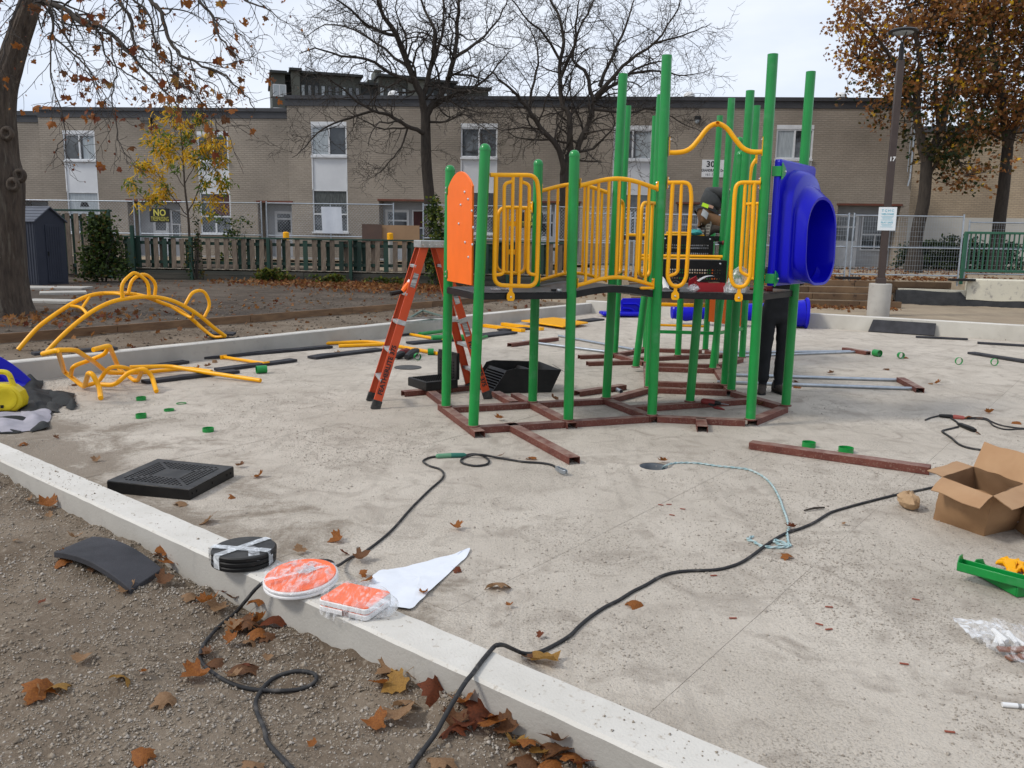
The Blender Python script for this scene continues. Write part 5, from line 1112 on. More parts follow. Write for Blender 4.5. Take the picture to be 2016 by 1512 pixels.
bare_tree('bare_tree', 28.0, [(847, 470), (846, 400), (840, 330), (838, 260), (838, 222)],
    [([(838, 240), (829, 187), (805, 133), (782, 67), (755, 33), (742, -10), (735, -60)], .13, .03, -1.5), ([(838, 228), (850, 208), (879, 167), (892, 117), (899, 67), (902, 0), (905, -70)], .13, .03, 1.2),
     ([(832, 195), (852, 120), (854, 60), (835, 17), (815, -50)], .09, .02, .4), ([(822, 165), (812, 160), (765, 143), (722, 117), (672, 110), (620, 95), (590, 105)], .075, .012, -2.5),
     ([(838, 258), (829, 260), (799, 247), (765, 227), (732, 217), (692, 190), (640, 150), (600, 130)], .085, .012, -2.0), ([(845, 222), (849, 213), (885, 190), (932, 173), (959, 153), (989, 117), (1005, 100)], .075, .012, 1.8),
     ([(783, 70), (740, 60), (690, 20), (650, -10), (620, -40)], .06, .012, -1.2), ([(893, 115), (930, 90), (965, 60), (990, 20), (1005, -20)], .06, .012, 2.2), ([(850, 130), (870, 70), (872, 10), (862, -50)], .06, .015, 2.0),
     ([(735, 218), (690, 232), (640, 250), (600, 290), (575, 310)], .045, .008, -1.2), ([(845, 240), (880, 240), (915, 225), (950, 250), (975, 270)], .04, .008, -1.8), ([(806, 135), (760, 100), (700, 60), (640, 50), (600, 75)], .05, .01, 1.5), ([(803, 250), (790, 290), (765, 320), (735, 350)], .035, .006, -1.0)],
    'tall leafless tree with black twiggy crown left of the climber, behind the picket fence', 11)
bare_tree('bare_tree', 28.6, [(1112, 470), (1113, 420), (1112, 370), (1112, 340), (1116, 320)],
    [([(1112, 345), (1109, 333), (1099, 290), (1065, 253), (1039, 213), (1019, 190), (992, 163), (965, 140)], .12, .02, -1.2), ([(1116, 325), (1122, 295), (1120, 227), (1105, 200), (1102, 133), (1109, 83), (1102, 33), (1082, 0), (1070, -50)], .11, .025, .5),
     ([(1118, 330), (1135, 300), (1152, 253), (1165, 227), (1172, 195), (1219, 160), (1265, 130), (1310, 120)], .12, .02, 1.0), ([(1170, 200), (1152, 140), (1128, 117), (1140, 60), (1165, 10), (1180, -50)], .07, .015, 1.8),
     ([(1172, 190), (1205, 155), (1239, 120), (1289, 83), (1325, 33), (1345, -10)], .075, .012, -1.0), ([(1105, 150), (1130, 90), (1135, 30), (1150, -30)], .06, .012, -1.6), ([(1040, 215), (1050, 160), (1060, 110), (1045, 60), (1010, 20)], .05, .010, 1.4),
     ([(1103, 120), (1075, 70), (1040, 40), (1010, 0), (990, -40)], .05, .010, -1.5), ([(1168, 215), (1230, 222), (1290, 215), (1340, 240), (1385, 262)], .05, .008, 1.6), ([(1240, 145), (1300, 140), (1350, 150), (1405, 135)], .045, .008, 1.0),
     ([(1290, 85), (1330, 75), (1370, 60), (1400, 45)], .04, .008, -1.0), ([(1180, 170), (1215, 90), (1240, 30), (1260, -40)], .06, .012, .5), ([(1065, 255), (1030, 250), (990, 255), (955, 240)], .035, .007, -1.4), ([(1150, 262), (1190, 255), (1230, 262), (1265, 300)], .035, .007, -1.6)],
    'tall leafless tree with forked stem directly behind the yellow bridge rails', 23)

# the big maple on the left: leaning trunk with knots, long drooping limbs, last leaves each its own
rng = np.random.default_rng(5)
TB = np.array([-8.62, 14.2, .27]); MAPLE = thing('big_maple_tree', TB, 'large old maple with furrowed leaning trunk and drooping limbs at the left edge', 'tree')
tp = [(-2, 640, .46), (0, 600, .42), (2, 540, .37), (2, 470, .35), (3, 400, .345), (4, 350, .34), (-3, 300, .315), (-5, 250, .28), (-3, 215, .25), (4, 175, .215), (20, 130, .175), (36, 75, .165), (62, 0, .16), (92, -90, .145), (125, -200, .12)]
cen = cat_rom([AY(x, y, 14.2) for x, y, r in tp], 4); rad = np.interp(np.linspace(0, 1, len(cen)), np.linspace(0, 1, len(tp)), [r for *_, r in tp])
cen[0][2] = .1; rings = []
for c, r in zip(cen, rad):
    ring = []
    for k in range(44):
        a = k/44*6.283; g = mnoise.noise((math.cos(a)*2.2, math.sin(a)*2.2, c[2]*.55))*.05+abs(mnoise.noise((math.cos(a)*7, math.sin(a)*7, c[2]*1.1)))*.045
        fl = .16*math.exp(-max(0, c[2]-.25)/.22)*(1+.6*math.sin(a*5+1))
        ring.append(c+np.array([math.cos(a), math.sin(a), 0])*(r+g-.02+fl))
    rings.append(ring)
M_mbark = pm('furrowed_maple_bark', (.105, .080, .060), (.048, .036, .028), 5, .95, bump=.05, bscale=9, stretch=(3.2, 3.2, .55), detail=8, c3=(.15, .13, .10), s3=4, lo3=.58, hi3=.75)
MB().loft(rings).build('trunk', M_mbark, MAPLE, smooth=70)
for px_, py_, yo in ((12, 262, .235), (24, 363, .30), (37, 345, .20)):
    c = AY(px_, py_, 14.2-yo); ax = nrm(np.array([.25, -1, .05])); X = nrm(np.cross(ax, (0, 0, 1))); Yv = np.cross(X, ax)
    MB().lathe([(.11, -.05), (.09, -.004), (.066, .010), (.048, .0), (.034, -.03), (.004, -.06)], c, 16, (X, Yv*1.15, ax)).build('branch_knot', M_mbark, MAPLE, smooth=60)
LM = [([(60, -60), (70, -20), (80, 0), (127, 17), (173, 50), (200, 53), (240, 87), (283, 133), (333, 187), (352, 215)], .055, .007, 14.0, 10.8), ([(200, -120), (260, -45), (293, 0), (317, 27), (333, 77), (353, 103), (387, 127), (443, 147), (480, 187), (500, 213)], .035, .005, 11.5, 9.6),
      ([(330, -80), (370, -30), (393, 0), (417, 33), (433, 73), (467, 110), (498, 120)], .025, .004, 11, 9.8), ([(190, -60), (233, 0), (253, 30), (267, 87), (290, 110), (320, 140), (345, 190)], .028, .004, 12, 10.4),
      ([(96, 10), (105, 40), (103, 67), (133, 97), (177, 140), (200, 180), (220, 207)], .022, .004, 13, 11.5), ([(120, 18), (130, 70), (145, 100), (160, 112), (185, 170), (212, 205)], .018, .004, 12.4, 11), ([(400, -90), (450, -40), (480, 0), (520, 15), (555, 40)], .02, .004, 10.5, 9.6),
      ([(104, 60), (100, 120), (112, 190), (128, 262), (110, 290), (106, 330)], .012, .003, 11.5, 10.6), ([(215, 70), (225, 130), (222, 190), (230, 260), (245, 300), (252, 325)], .012, .003, 11.4, 10.4), ([(335, 90), (340, 140), (362, 170), (395, 200), (430, 245), (455, 270)], .012, .003, 10.6, 9.9),
      ([(60, -30), (30, 20), (15, 70), (5, 120), (-10, 170)], .02, .004, 12.8, 11.2), ([(150, 30), (190, 60), (215, 120), (262, 150), (300, 180), (318, 205)], .018, .003, 12.6, 11.4), ([(260, -10), (300, 40), (305, 90), (325, 120), (372, 150), (402, 190)], .016, .003, 10.9, 10.0),
      ([(420, 35), (450, 45), (475, 70), (497, 90)], .010, .003, 10.6, 9.9), ([(370, 110), (385, 150), (420, 165), (450, 200)], .010, .003, 10.2, 9.6)]
RMIN = .0032; mb = MB(); paths = []
for P, r0, r1, y0_, y1_ in LM:
    k = len(P); pts = cat_rom([AY(x, y, y0_+(y1_-y0_)*i/(k-1)) for i, (x, y) in enumerate(P)], 4); pts = [p+rng.normal(0, .012, 3) for p in pts]; paths.append((pts, r0, r1))
    MB().tube(pts, [r0+(r1-r0)*i/(len(pts)-1) for i in range(len(pts))], 7, cap=False).build('limb', M_bark2, MAPLE, smooth=60)
tips = []
spec = [(.13, .62, .5, 6, .16, -.10, .45, 4, .75, .06), (.10, .26, .5, 4, .22, -.06, .55, 3, .8, .15)]
branch_out(mb, paths, spec, rng, tips); o = mb.build('twigs', M_bark2, MAPLE, smooth=None, fixn=False); kind(o, 'stuff')
# single maple leaf, five lobes, cupped
def maple_leaf(curl, twist, seed, stem=True):
    r_ = random.Random(seed); half = [(0, -.02), (.12, -.06), (.26, -.17), (.44, -.14), (.41, -.0), (.53, .10), (.71, .17), (.60, .27), (.63, .41), (.45, .43), (.35, .49), (.36, .66), (.20, .74), (0, .98)]
    b = [(x*.95*(1+r_.uniform(-.08, .08)), y*(1+r_.uniform(-.05, .05))) for x, y in half]; pts = b+[(-x*(1+r_.uniform(-.1, .1)), y) for x, y in b[-2:0:-1]]
    mb = MB(); rings = [(0, .30)]
    def z(x, y): return curl*(x*x*1.1+(y-.3)**2*.9)+twist*x*(y-.3)+.05*math.sin(x*9+seed)*abs(x)+.05*math.cos(y*7+seed)
    inner = [(x*.55, .30+(y-.30)*.55) for x, y in pts]; k = len(pts)
    V = [(x, y-.1, z(x, y)) for x, y in [(0, .30)]+inner+pts]
    F = [(0, 1+i, 1+(i+1) % k) for i in range(k)]+[(1+i, 1+k+i, 1+k+(i+1) % k, 1+(i+1) % k) for i in range(k)]
    mb.add(V, F)
    if stem: mb.tube([(0, -.10, z(0, 0)), (.03, -.35, z(0, 0)+.08), (.0, -.62, z(0, 0)+.10)], [.012, .009, .010], 4)
    return mb
LEAFM = [L_or, L_br, L_rd, L_tan, L_yel]
NEARM = [leafmat('near_orange_leaf', (.36, .135, .030), (.22, .075, .022), 14), leafmat('near_brown_leaf', (.20, .095, .042), (.12, .055, .028), 14), leafmat('near_red_leaf', (.20, .055, .022), (.12, .038, .018), 14), leafmat('near_tan_leaf', (.34, .21, .115), (.25, .14, .07), 14), leafmat('near_yellow_leaf', (.40, .225, .055), (.28, .15, .04), 14)]
LF = {}
def leaf_me(v, m):
    if (v, m) not in LF: LF[v, m] = maple_leaf((.25, .7, -.5, 1.0, .45, -.8)[v], (.2, -.5, .4, .3, -.8, .6)[v], v+1).mesh('maple_leaf', NEARM[m], 50, fixn=False)
    return LF[v, m]
n_ = 0
for i in rng.permutation(len(tips)):
    if n_ >= 215: break
    q = tips[i][-1]; pxx = 1008+CF*((q-[0, 0, CH])@RT)/((q-[0, 0, CH])@FW); pyy = 756-CF*((q-[0, 0, CH])@UP)/((q-[0, 0, CH])@FW)
    if not (-10 < pxx < 580 and -10 < pyy < 340): continue
    for c in range(1 if rng.random() < .5 else (2 if rng.random() < .6 else 3)):
        if n_ >= 215: break
        s = rng.uniform(.055, .11); qq = q+rng.normal(0, .05 if c else .005, 3)
        o = inst('leaf', leaf_me(int(rng.integers(0, 6)), int(rng.choice([0, 1, 2, 4], p=[.46, .22, .24, .08]))), qq, (R(180)+rng.normal(R(80), .5), rng.normal(0, .5), rng.uniform(0, 6.28)), s, MAPLE); n_ += 1
# extra far away tiny buds and shrivelled leaves read as specks
bp_ = np.array([t[-1] for t in tips[::2]]); leaf_cloud('shrivelled_leaves', bp_+rng.normal(0, .02, bp_.shape), .035, (L_rd, L_or, L_br), (3, 2, 2), MAPLE, shape=STAR, droop=1.0)

# autumn maples on the right
def leafy_maple(name, base_px, Y, trunk, limbs, blobs, nleaf, label, seed):
    rng = np.random.default_rng(seed); b = AY(*base_px, Y); t = thing(name, (b[0], b[1], .9), label, 'tree', 'autumn maples on the right')
    tp = cat_rom([np.r_[b[:2], .85]]+[AY(x, y, Y) for x, y in trunk], 3); k = len(tp)
    MB().tube(tp, [.205-.04*i/(k-1)+(.07 if i < 2 else 0) for i in range(k)], 14).build('trunk', M_bark2, t, smooth=60)
    P = limbs_from_px(Y, limbs, rng)
    for pts, r0, r1 in P: MB().tube(pts, [r0+(r1-r0)*i/(len(pts)-1) for i in range(len(pts))], 8, cap=False).build('limb', M_bark, t, smooth=60)
    allp = np.array([p for pts, *_ in P for p in pts]); pts_, w_ = [], []; mb = MB(); tot = sum(bb[2]*bb[3] for bb in blobs)
    for (x, y, rx, ry, gfrac) in blobs:
        c = AY(x, y, Y); m = Y/CF; n = int(nleaf*rx*ry/tot); ncl = max(8, n//38)
        d = rng.normal(size=(ncl, 3)); d /= np.linalg.norm(d, axis=1)[:, None]; cc = c+d*(rng.random(ncl)[:, None]**.42)*np.array([rx*m, 2.1, ry*m])
        for q in cc:
            j = np.argmin(((allp-q)**2).sum(1)); a = allp[j]; mid = (a+q)/2+rng.normal(0, .15, 3); tw(mb, [a, mid, q], .02, .005, 3)
        ii = rng.integers(0, ncl, n); p = cc[ii]+rng.normal(0, .19, (n, 3))*np.array([1.2, 1.2, .8]); pts_.append(p)
        g = np.clip(gfrac+.45*(fbm(cc[ii][:, 0]*1.3, cc[ii][:, 2]*1.3, .9, 2, seed)-.5)*2, 0, 1)
        w_.append(np.stack([(1-g)*.50, (1-g)*.30, (1-g)*.08, (1-g)*.12, g*.55, g*.45], 1))
    o = mb.build('twigs', M_bark, t, smooth=None, fixn=False); kind(o, 'stuff')
    leaf_cloud('crown', np.concatenate(pts_), .118, (L_or, L_br, L_yel, L_tan, L_dk, L_olive), np.concatenate(w_)+1e-4, t, .8, STAR, .25, rng)
leafy_maple('autumn_maple', (1801, 505), 26.5, [(1805, 460), (1818, 400), (1823, 345), (1824, 315)],
    [([(1824, 320), (1812, 270), (1806, 200), (1812, 120), (1795, 40), (1770, -40)], .16, .03, -.6), ([(1824, 318), (1850, 262), (1872, 180), (1900, 100), (1915, 20), (1925, -60)], .15, .03, .8), ([(1812, 262), (1790, 190), (1760, 120), (1715, 60), (1680, 20)], .09, .015, -1.2),
     ([(1826, 330), (1850, 290), (1880, 265), (1920, 245)], .08, .015, -.8), ([(1806, 195), (1770, 150), (1730, 120), (1690, 115)], .06, .012, .6), ([(1850, 262), (1840, 180), (1850, 100), (1845, 10)], .08, .02, 1.2), ([(1830, 345), (1862, 300), (1885, 315), (1900, 345)], .05, .010, -1.0)],
    [(1800, 25, 125, 95, .04), (1712, 55, 72, 66, .0), (1755, 165, 72, 62, .18), (1705, 110, 45, 40, .0), (1850, 140, 85, 80, .30), (1868, 260, 75, 52, .85), (1850, 305, 58, 30, 1.0), (1890, 345, 50, 38, .30), (1775, 225, 36, 24, .15), (1880, 30, 90, 80, .1), (1790, -80, 150, 70, .0)], 13500,
    'autumn maple with orange and dark green leaves directly right of the lamp pole', 31)
leafy_maple('autumn_maple', (1964, 490), 27.5, [(1967, 440), (1976, 370), (1984, 290)],
    [([(1984, 295), (1975, 220), (1960, 140), (1950, 60), (1940, -40)], .16, .03, -.8), ([(1984, 290), (2010, 210), (2040, 130), (2060, 40)], .15, .03, .6), ([(1978, 240), (1940, 190), (1915, 160)], .07, .015, -1.0), ([(1985, 280), (1950, 260), (1925, 250)], .05, .012, .8)],
    [(1965, 110, 85, 110, .18), (1930, 190, 60, 60, .30), (1985, 230, 60, 48, .12), (2030, 150, 80, 110, .1), (1950, 15, 90, 70, .06), (2040, 20, 90, 90, .05), (1935, 262, 45, 28, .7), (2015, 265, 40, 26, .1), (1990, -80, 120, 60, .0)], 12500,
    'second autumn maple with brown leaves at the right edge in front of the tan wall', 37)

# young sapling with drooping yellow and green compound leaves
rng = np.random.default_rng(9); Ys = 25.4; b = AY(374, 505, Ys); SAP = thing('yellow_sapling', (b[0], b[1], .85), 'slender sapling with yellow and green drooping leaves behind the picket fence', 'tree')
tp = cat_rom([np.r_[b[:2], .8], AY(373, 470, Ys), AY(370, 420, Ys), AY(364, 370, Ys), AY(361, 320, Ys), AY(357, 270, Ys), AY(352, 225, Ys)], 4)
MB().tube(tp, [.045-.035*i/(len(tp)-1) for i in range(len(tp))], 8).build('trunk', M_bark, SAP, smooth=60)
SL = [([(371, 425), (345, 395), (315, 350), (295, 320), (280, 325)], .018, .004, -.6), ([(370, 420), (385, 390), (400, 350), (415, 330), (435, 325)], .020, .004, .4), ([(364, 370), (340, 335), (312, 300), (300, 285)], .015, .004, .5), ([(364, 362), (385, 320), (402, 285), (412, 265)], .014, .004, -.5), ([(361, 320), (335, 280), (312, 258)], .012, .003, .4),
      ([(358, 285), (375, 255), (392, 235)], .010, .003, .3), ([(372, 430), (330, 410), (290, 395), (262, 372), (254, 360)], .012, .003, -.4), ([(372, 432), (395, 412), (420, 400)], .010, .003, .5), ([(356, 255), (338, 235), (325, 228)], .009, .003, -.3), ([(410, 340), (430, 300), (445, 290)], .010, .003, -.2), ([(414, 330), (440, 350), (450, 360)], .008, .003, .2)]
mb = MB(); tips = []; P = limbs_from_px(Ys, SL, rng)
for pts, r0, r1 in P: tw(mb, pts, r0, r1, 5)
branch_out(mb, P+[(tp[10:], .02, .01)], [(.20, .42, .4, 4, .15, .03, .6, 3, .8, .30)], rng, tips); o = mb.build('twigs', M_bark, SAP, smooth=None, fixn=False); kind(o, 'stuff')
cl = []
for q in tips:
    if rng.random() < .92: cl += [q[-1], q[-2]] if rng.random() < .6 else [q[-1]]
cl = np.array(cl+[p[0][-1] for p in P]+[p[0][-4] for p in P]); n = 20; base = np.repeat(cl, n, 0)+rng.normal(0, .10, (len(cl)*n, 3)); g = np.repeat((rng.random(len(cl)) < .38).astype(float), n)
leaf_cloud('foliage', base, .19, (L_yel, leafmat('golden_leaf', (.80, .56, .04), (.66, .40, .03)), leafmat('fresh_green_leaf', (.11, .20, .035), (.16, .22, .03)), L_yg), np.stack([(1-g)*.55, (1-g)*.4, g*.8+.03, g*.25+.03], 1), SAP, .6, [(0, 0, 0), (.35, -.13, .05), (1, 0, -.15), (.35, .13, .05)], .9, rng)
# ---------------------------------------------------------------- step ladder
fn, ff, rn_, rf = [G(*q)[:2] for q in ((739, 806), (729, 789), (962, 786), (926, 768))]
LAD = thing('step_ladder', (*((fn+rn_)/2), 0), 'orange fibreglass step ladder standing open beside the orange climber panel', 'ladder')
M_lad = pm('orange_fibreglass', (.60, .072, .014), (.52, .06, .012), 4, .45, stretch=(1, 1, .4)); M_ladin = pm('orange_fibreglass_inside', (.44, .055, .014), (.38, .05, .013), 4, .5)
M_boot = pm('black_ladder_foot', (.02, .02, .02), (.07, .065, .06), 14, .8); M_lab = pm('ladder_label', (.60, .60, .58), (.08, .08, .08), 22, .5, stretch=(.3, .3, 3))
ZT = 1.66
wd = nrm(ff-fn); wf = np.linalg.norm(ff-fn); topc = (fn+ff)/2+(rn_-fn)*.50; sprd = nrm(rn_-fn)
tn, tf = topc-wd*.165-sprd*.09, topc+wd*.165-sprd*.09; tn2, tf2 = tn+sprd*.17, tf+sprd*.17
def rail_ch(a, b, n3, nm):
    """channel rail from a (foot) to b (top), web facing n3"""
    a, b = np.asarray(a), np.asarray(b); d = nrm(b-a); x = nrm(np.cross(d, n3)); n3 = np.cross(x, d); t = .005; w, dp = .085, .032
    sec = [(-w/2, 0), (w/2, 0), (w/2, -dp), (w/2-t, -dp), (w/2-t, -t), (-w/2+t, -t), (-w/2+t, -dp), (-w/2, -dp)]
    o = MB().loft([[c+x*u+n3*v for u, v in sec] for c in (a+d*.09, b)]).build(nm, M_lad, LAD, smooth=None)
    f = MB().frame(a+d*.045-n3*dp/2, [x, n3, d], (w+.012, dp+.012, .10)).build('rubber_foot', M_boot, LAD, bevel=.004)
    return o, d, x, n3
w3 = np.r_[wd, 0]
R1 = rail_ch((*fn, 0), (*tn, ZT), -w3, 'front_rail'); R2 = rail_ch((*ff, 0), (*tf, ZT), w3, 'front_rail'); R3 = rail_ch((*rn_, 0), (*tn2, ZT), -w3, 'rear_rail'); R4 = rail_ch((*rf, 0), (*tf2, ZT), w3, 'rear_rail')
for k in range(5):
    f = (k+1)*.305/1.74; a = np.r_[fn+(tn-fn)*f, ZT*f]; b = np.r_[ff+(tf-ff)*f, ZT*f]; d = nrm(b-a); x = np.r_[sprd, 0]
    MB().frame((a+b)/2+np.array([0, 0, .0]), [x, d, (0, 0, 1)], (.085, np.linalg.norm(b-a)-.012, .03)).build('step', M_alu, LAD, bevel=.003)
    for s in (a+d*.02, b-d*.02): MB().bar(s+x*.02-np.array([0, 0, .015]), s-x*0+d*(.13 if s is not b else -.13)*0-np.array([0, 0, .15])+x*(-.02), .012, .006).build('step_brace', M_alu, LAD, smooth=None)
for k in range(5):
    f = (k+1)*.305/1.74; a = np.r_[rn_+(tn2-rn_)*f, ZT*f]; b = np.r_[rf+(tf2-rf)*f, ZT*f]
    MB().bar(a, b, .05, .03).build('rear_brace', M_alu, LAD, smooth=None)
c = np.r_[(tn+tf2)/2, ZT+.025]; MB().frame(c, [np.r_[sprd, 0], w3, (0, 0, 1)], (.29, .42, .075)).build('top_cap', M_alu, LAD, bevel=.008)
for s in (-1, 1):
    for u in (-.11, -.04, .04, .11): MB().lathe([(.009, 0), (.008, .004), (.003, .006)], c+np.r_[sprd*u, 0]+w3*s*.211+np.array([0, 0, -.01]), 8, (np.r_[sprd, 0], (0, 0, 1), w3*s)).build('rivet', M_bolt, LAD)
for A_1, B_1, Rr in ((fn, tn, R1), (ff, tf, R2), (rn_, tn2, R3), (rf, tf2, R4)):
    p = np.r_[A_1+(B_1-A_1)*.53, ZT*.53]; MB().frame(p+Rr[3]*.004, [Rr[2], Rr[3], Rr[1]], (.092, .010, .05)).build('spreader_plate', M_alu, LAD, bevel=.002)
for A_1, B_1, C_1, D_1 in ((fn, tn, rn_, tn2), (ff, tf, rf, tf2)):
    p = np.r_[A_1+(B_1-A_1)*.53, ZT*.53]; q = np.r_[C_1+(D_1-C_1)*.53, ZT*.53]; MB().bar(p, q, .006, .025).build('spreader_bar', M_alu, LAD, smooth=None)
def on_rail(Rr, a, b, f, off=.004): a3 = np.r_[a, 0]; b3 = np.r_[b, ZT]; return a3+(b3-a3)*f+Rr[3]*off
inst('lettering', text_mesh('lettering', 'FEATHERLITE 375', .068, M_ink, True, 1.02), on_rail(R1, fn, tn, .24), basis(R1[1], np.cross(R1[3], R1[1])), 1, LAD)
inst('lettering', text_mesh('lettering', 'FEATHERLITE 375', .068, M_ink, True, 1.02), on_rail(R3, rn_, tn2, .24), basis(-R3[1], np.cross(R3[3], -R3[1])), 1, LAD)
for Rr, a, b, f in ((R1, fn, tn, .79), (R3, rn_, tn2, .68), (R3, rn_, tn2, .47)):
    MB().frame(on_rail(Rr, a, b, f, .002), [Rr[2], Rr[3], Rr[1]], (.052, .002, .15)).build('warning_label', M_lab, LAD, smooth=None)
p = np.r_[fn+(tn-fn)*.70, ZT*.70]; HT = thing('spray_bottle_tool', p-np.array([0, 0, .1]), 'orange and black hand tool resting on the ladder step', 'hand tool')
q = p+w3*.10+np.r_[-sprd*.05, .03]; MB().tube([q+np.r_[-sprd*.02, -.0], q+np.r_[-sprd*.15, -.02]], [.022, .026], 8).build('handle', M_black, HT); MB().tube([q+np.r_[-sprd*.02, 0], q+np.r_[sprd*.03, .05], q+np.r_[sprd*.06, .09]], [.024, .035, .028], 8).build('tool_body', M_orange, HT); MB().tube([q+np.r_[sprd*.06, .09], q+np.r_[sprd*.07, .12]], [.03, .02], 8).build('tool_tip', M_white, HT)

# ---------------------------------------------------------------- yellow climbers on the left
cr7 = lambda P: [(20+a/3.733, 520+b/3.733) for a, b in P]
fa, fb = G(91, 694, .22)[:2], G(443, 663, .235)[:2]; aA = math.atan2(*(fb-fa)[::-1]); dA = nrm(fb-fa); nA = np.array([-dA[1], dA[0]])
ARC = thing('arch_climber', (*((fa+fb)/2), .2), 'yellow arched tube climber with three handle hoops standing behind the left kerb', 'climber')
def arcpl(P, off=0): return [VP(x, y, fa+nA*off, aA) for x, y in cr7(P)]
near = cat_rom(arcpl([(262, 652), (380, 530), (480, 440), (600, 350), (740, 280), (880, 250), (1040, 240), (1180, 265), (1300, 320), (1400, 385), (1500, 470), (1582, 530)]), 4)
far = cat_rom(arcpl([(58, 630), (170, 500), (260, 420), (430, 305), (560, 240), (680, 215), (850, 215), (980, 235), (1100, 280), (1230, 330), (1330, 400), (1400, 462), (1450, 505)], .48), 4)
def yt(par, pts, r=.026, fil=None, name='tube'): return MB().tube(fillet(pts, fil, 5) if fil else pts, r, 10).build(name, M_yellow, par, smooth=50)
yt(ARC, near, .029, name='arch_rail'); yt(ARC, far, .029, name='arch_rail')
for P, off in (([(825, 258), (815, 140), (905, 62), (940, 72), (1015, 130), (1022, 238)], 0), ([(868, 215), (893, 108), (990, 62), (1075, 140), (1062, 236)], .24), ([(1285, 300), (1340, 200), (1425, 190), (1475, 295), (1428, 388)], .0)): yt(ARC, arcpl(P, off), .024, .10, 'handle_hoop')
mixp = lambda a, b, f: np.asarray(a)+(np.asarray(b)-np.asarray(a))*f
for i, (P0, P1, dip) in enumerate(((12, 10, -.12), (20, 18, .0), (26, 24, -.02), (34, 34, -.05), (42, 44, -.10))):
    a, b = far[min(P0, len(far)-1)], near[min(P1, len(near)-1)]; d = near[min(P1+2, len(near)-1)]-near[P1]
    yt(ARC, [a, mixp(a, b, .25)+nrm(d)*.14+np.array([0, 0, dip*.5]), mixp(a, b, .6)+nrm(d)*.16+np.array([0, 0, dip]), b], .021, .08, 'foot_rung')
    yt(ARC, [mixp(a, b, .3)+nrm(d)*.13+np.array([0, 0, dip*.6]), far[min(P0+5, len(far)-1)]], .019, name='brace_rung')
CT = thing('bent_tube_climber', (*G(240, 745)[:2], 0), 'zigzag yellow tube climber piece lying on the pad before the left kerb', 'climber')
cz = lambda x, y, z: G(20+x/3.733, 520+y/3.733, z)
yt(CT, [cz(240, 660, .52), cz(350, 632, .58), cz(398, 790, .16), cz(545, 905, .035), cz(575, 800, .25), cz(605, 805, .25), cz(655, 905, .10), cz(666, 985, .025)], .027, .06)
yt(CT, [cz(350, 632, .58), cz(480, 630, .56), cz(620, 720, .30), cz(715, 800, .12), cz(900, 800, .06)], .026, .08)
yt(CT, [cz(445, 820, .14), cz(460, 750, .28), cz(590, 705, .32), cz(700, 660, .40), cz(725, 600, .50)], .024, .08)
yt(CT, [cz(610, 630, .50), cz(728, 598, .52), cz(790, 745, .16)], .027, .06)
yt(CT, [cz(540, 895, .04), cz(650, 870, .06), cz(720, 755, .24), cz(850, 755, .22), cz(920, 800, .12)], .024, .09)
yt(CT, [cz(665, 885, .06), cz(770, 890, .06), cz(870, 795, .20), cz(985, 765, .26), cz(1040, 820, .16), cz(1075, 935, .025)], .026, .07)
yt(CT, [cz(790, 760, .12), cz(910, 855, .03), cz(940, 855, .03), cz(975, 765, .24)], .024, .05)
yt(CT, [cz(720, 795, .06), cz(950, 800, .035), cz(1300, 765, .03), cz(1480, 790, .03)], .025, .1)
yt(CT, [cz(880, 758, .12), cz(1180, 750, .10), cz(1400, 790, .07), cz(1840, 855, .03)], .026, .12)

# ---------------------------------------------------------------- foam strips along the kerb
def strip(px0, px1, w, z0, lab, th=.035, bend=.0, n=14, group='black foam strips on the pad'):
    a, b = G(*px0, z0)[:2], G(*px1, z0)[:2]; d = nrm(b-a); nn = np.array([-d[1], d[0]]); L = np.linalg.norm(b-a); rings = []; sd0 = RNG.uniform(0, 50)
    for i in range(n+1):
        t = L*i/n; k = mnoise.noise((t*1.2, sd0, 0)); c = a+d*t+nn*(bend*math.sin(math.pi*i/n)+.02*k); h = z0+.004+max(0, .018*mnoise.noise((t*2.1, sd0, 5)))
        rings.append([np.r_[c-nn*w/2, h], np.r_[c+nn*w/2, h+.004*k], np.r_[c+nn*w/2, h+th], np.r_[c-nn*w/2, h+th]])
    return tag(MB().loft(rings).build('foam_strip', M_rubber, bevel=.004), lab, 'foam strip', group)
for p0, p1, w, z, lab in (((64, 700), (228, 688), .16, .25, 'black foam strip lying on top of the left kerb under the arch climber foot'), ((410, 661), (462, 661), .28, .22, 'black foam mat under the right foot of the arch climber'),
    ((217, 737), (367, 715), .14, 0, 'black foam strip at the kerb foot behind the zigzag climber'), ((283, 755), (467, 734), .16, 0, 'nearest black foam strip beside the zigzag climber'), ((428, 731), (578, 712), .17, 0, 'black foam strip with a green pipe end beside it'),
    ((370, 710), (650, 685), .16, 0, 'long crumpled black foam strip against the left kerb'), ((614, 707), (747, 690), .20, 0, 'black foam strip just left of the ladder'), ((806, 678), (892, 671), .22, 0, 'black foam strip seen between the ladder legs'),
    ((701, 671), (756, 664), .18, 0, 'short black foam strip behind the long yellow pipes'), ((771, 663), (812, 659), .16, 0, 'short black foam strip at the kerb behind the ladder'), ((940, 664), (1005, 656), .34, 0, 'flat black foam piece right of the ladder by the green pipe'),
    ((985, 652), (1062, 647), .22, 0, 'black foam piece under the yellow bars'), ((1147, 634), (1180, 630), .30, 0, 'farthest black foam piece near the flat yellow panel'), ((1803, 665), (1905, 670), .09, 0, 'thin black foam strip at the foot of the right kerb'),
    ((1924, 677), (2040, 684), .10, 0, 'thin black foam strip at the right edge near the kerb'), ((1912, 697), (2040, 718), .16, 0, 'curled black foam strip at the right edge near green rings')):
    strip(p0, p1, w, z, lab)
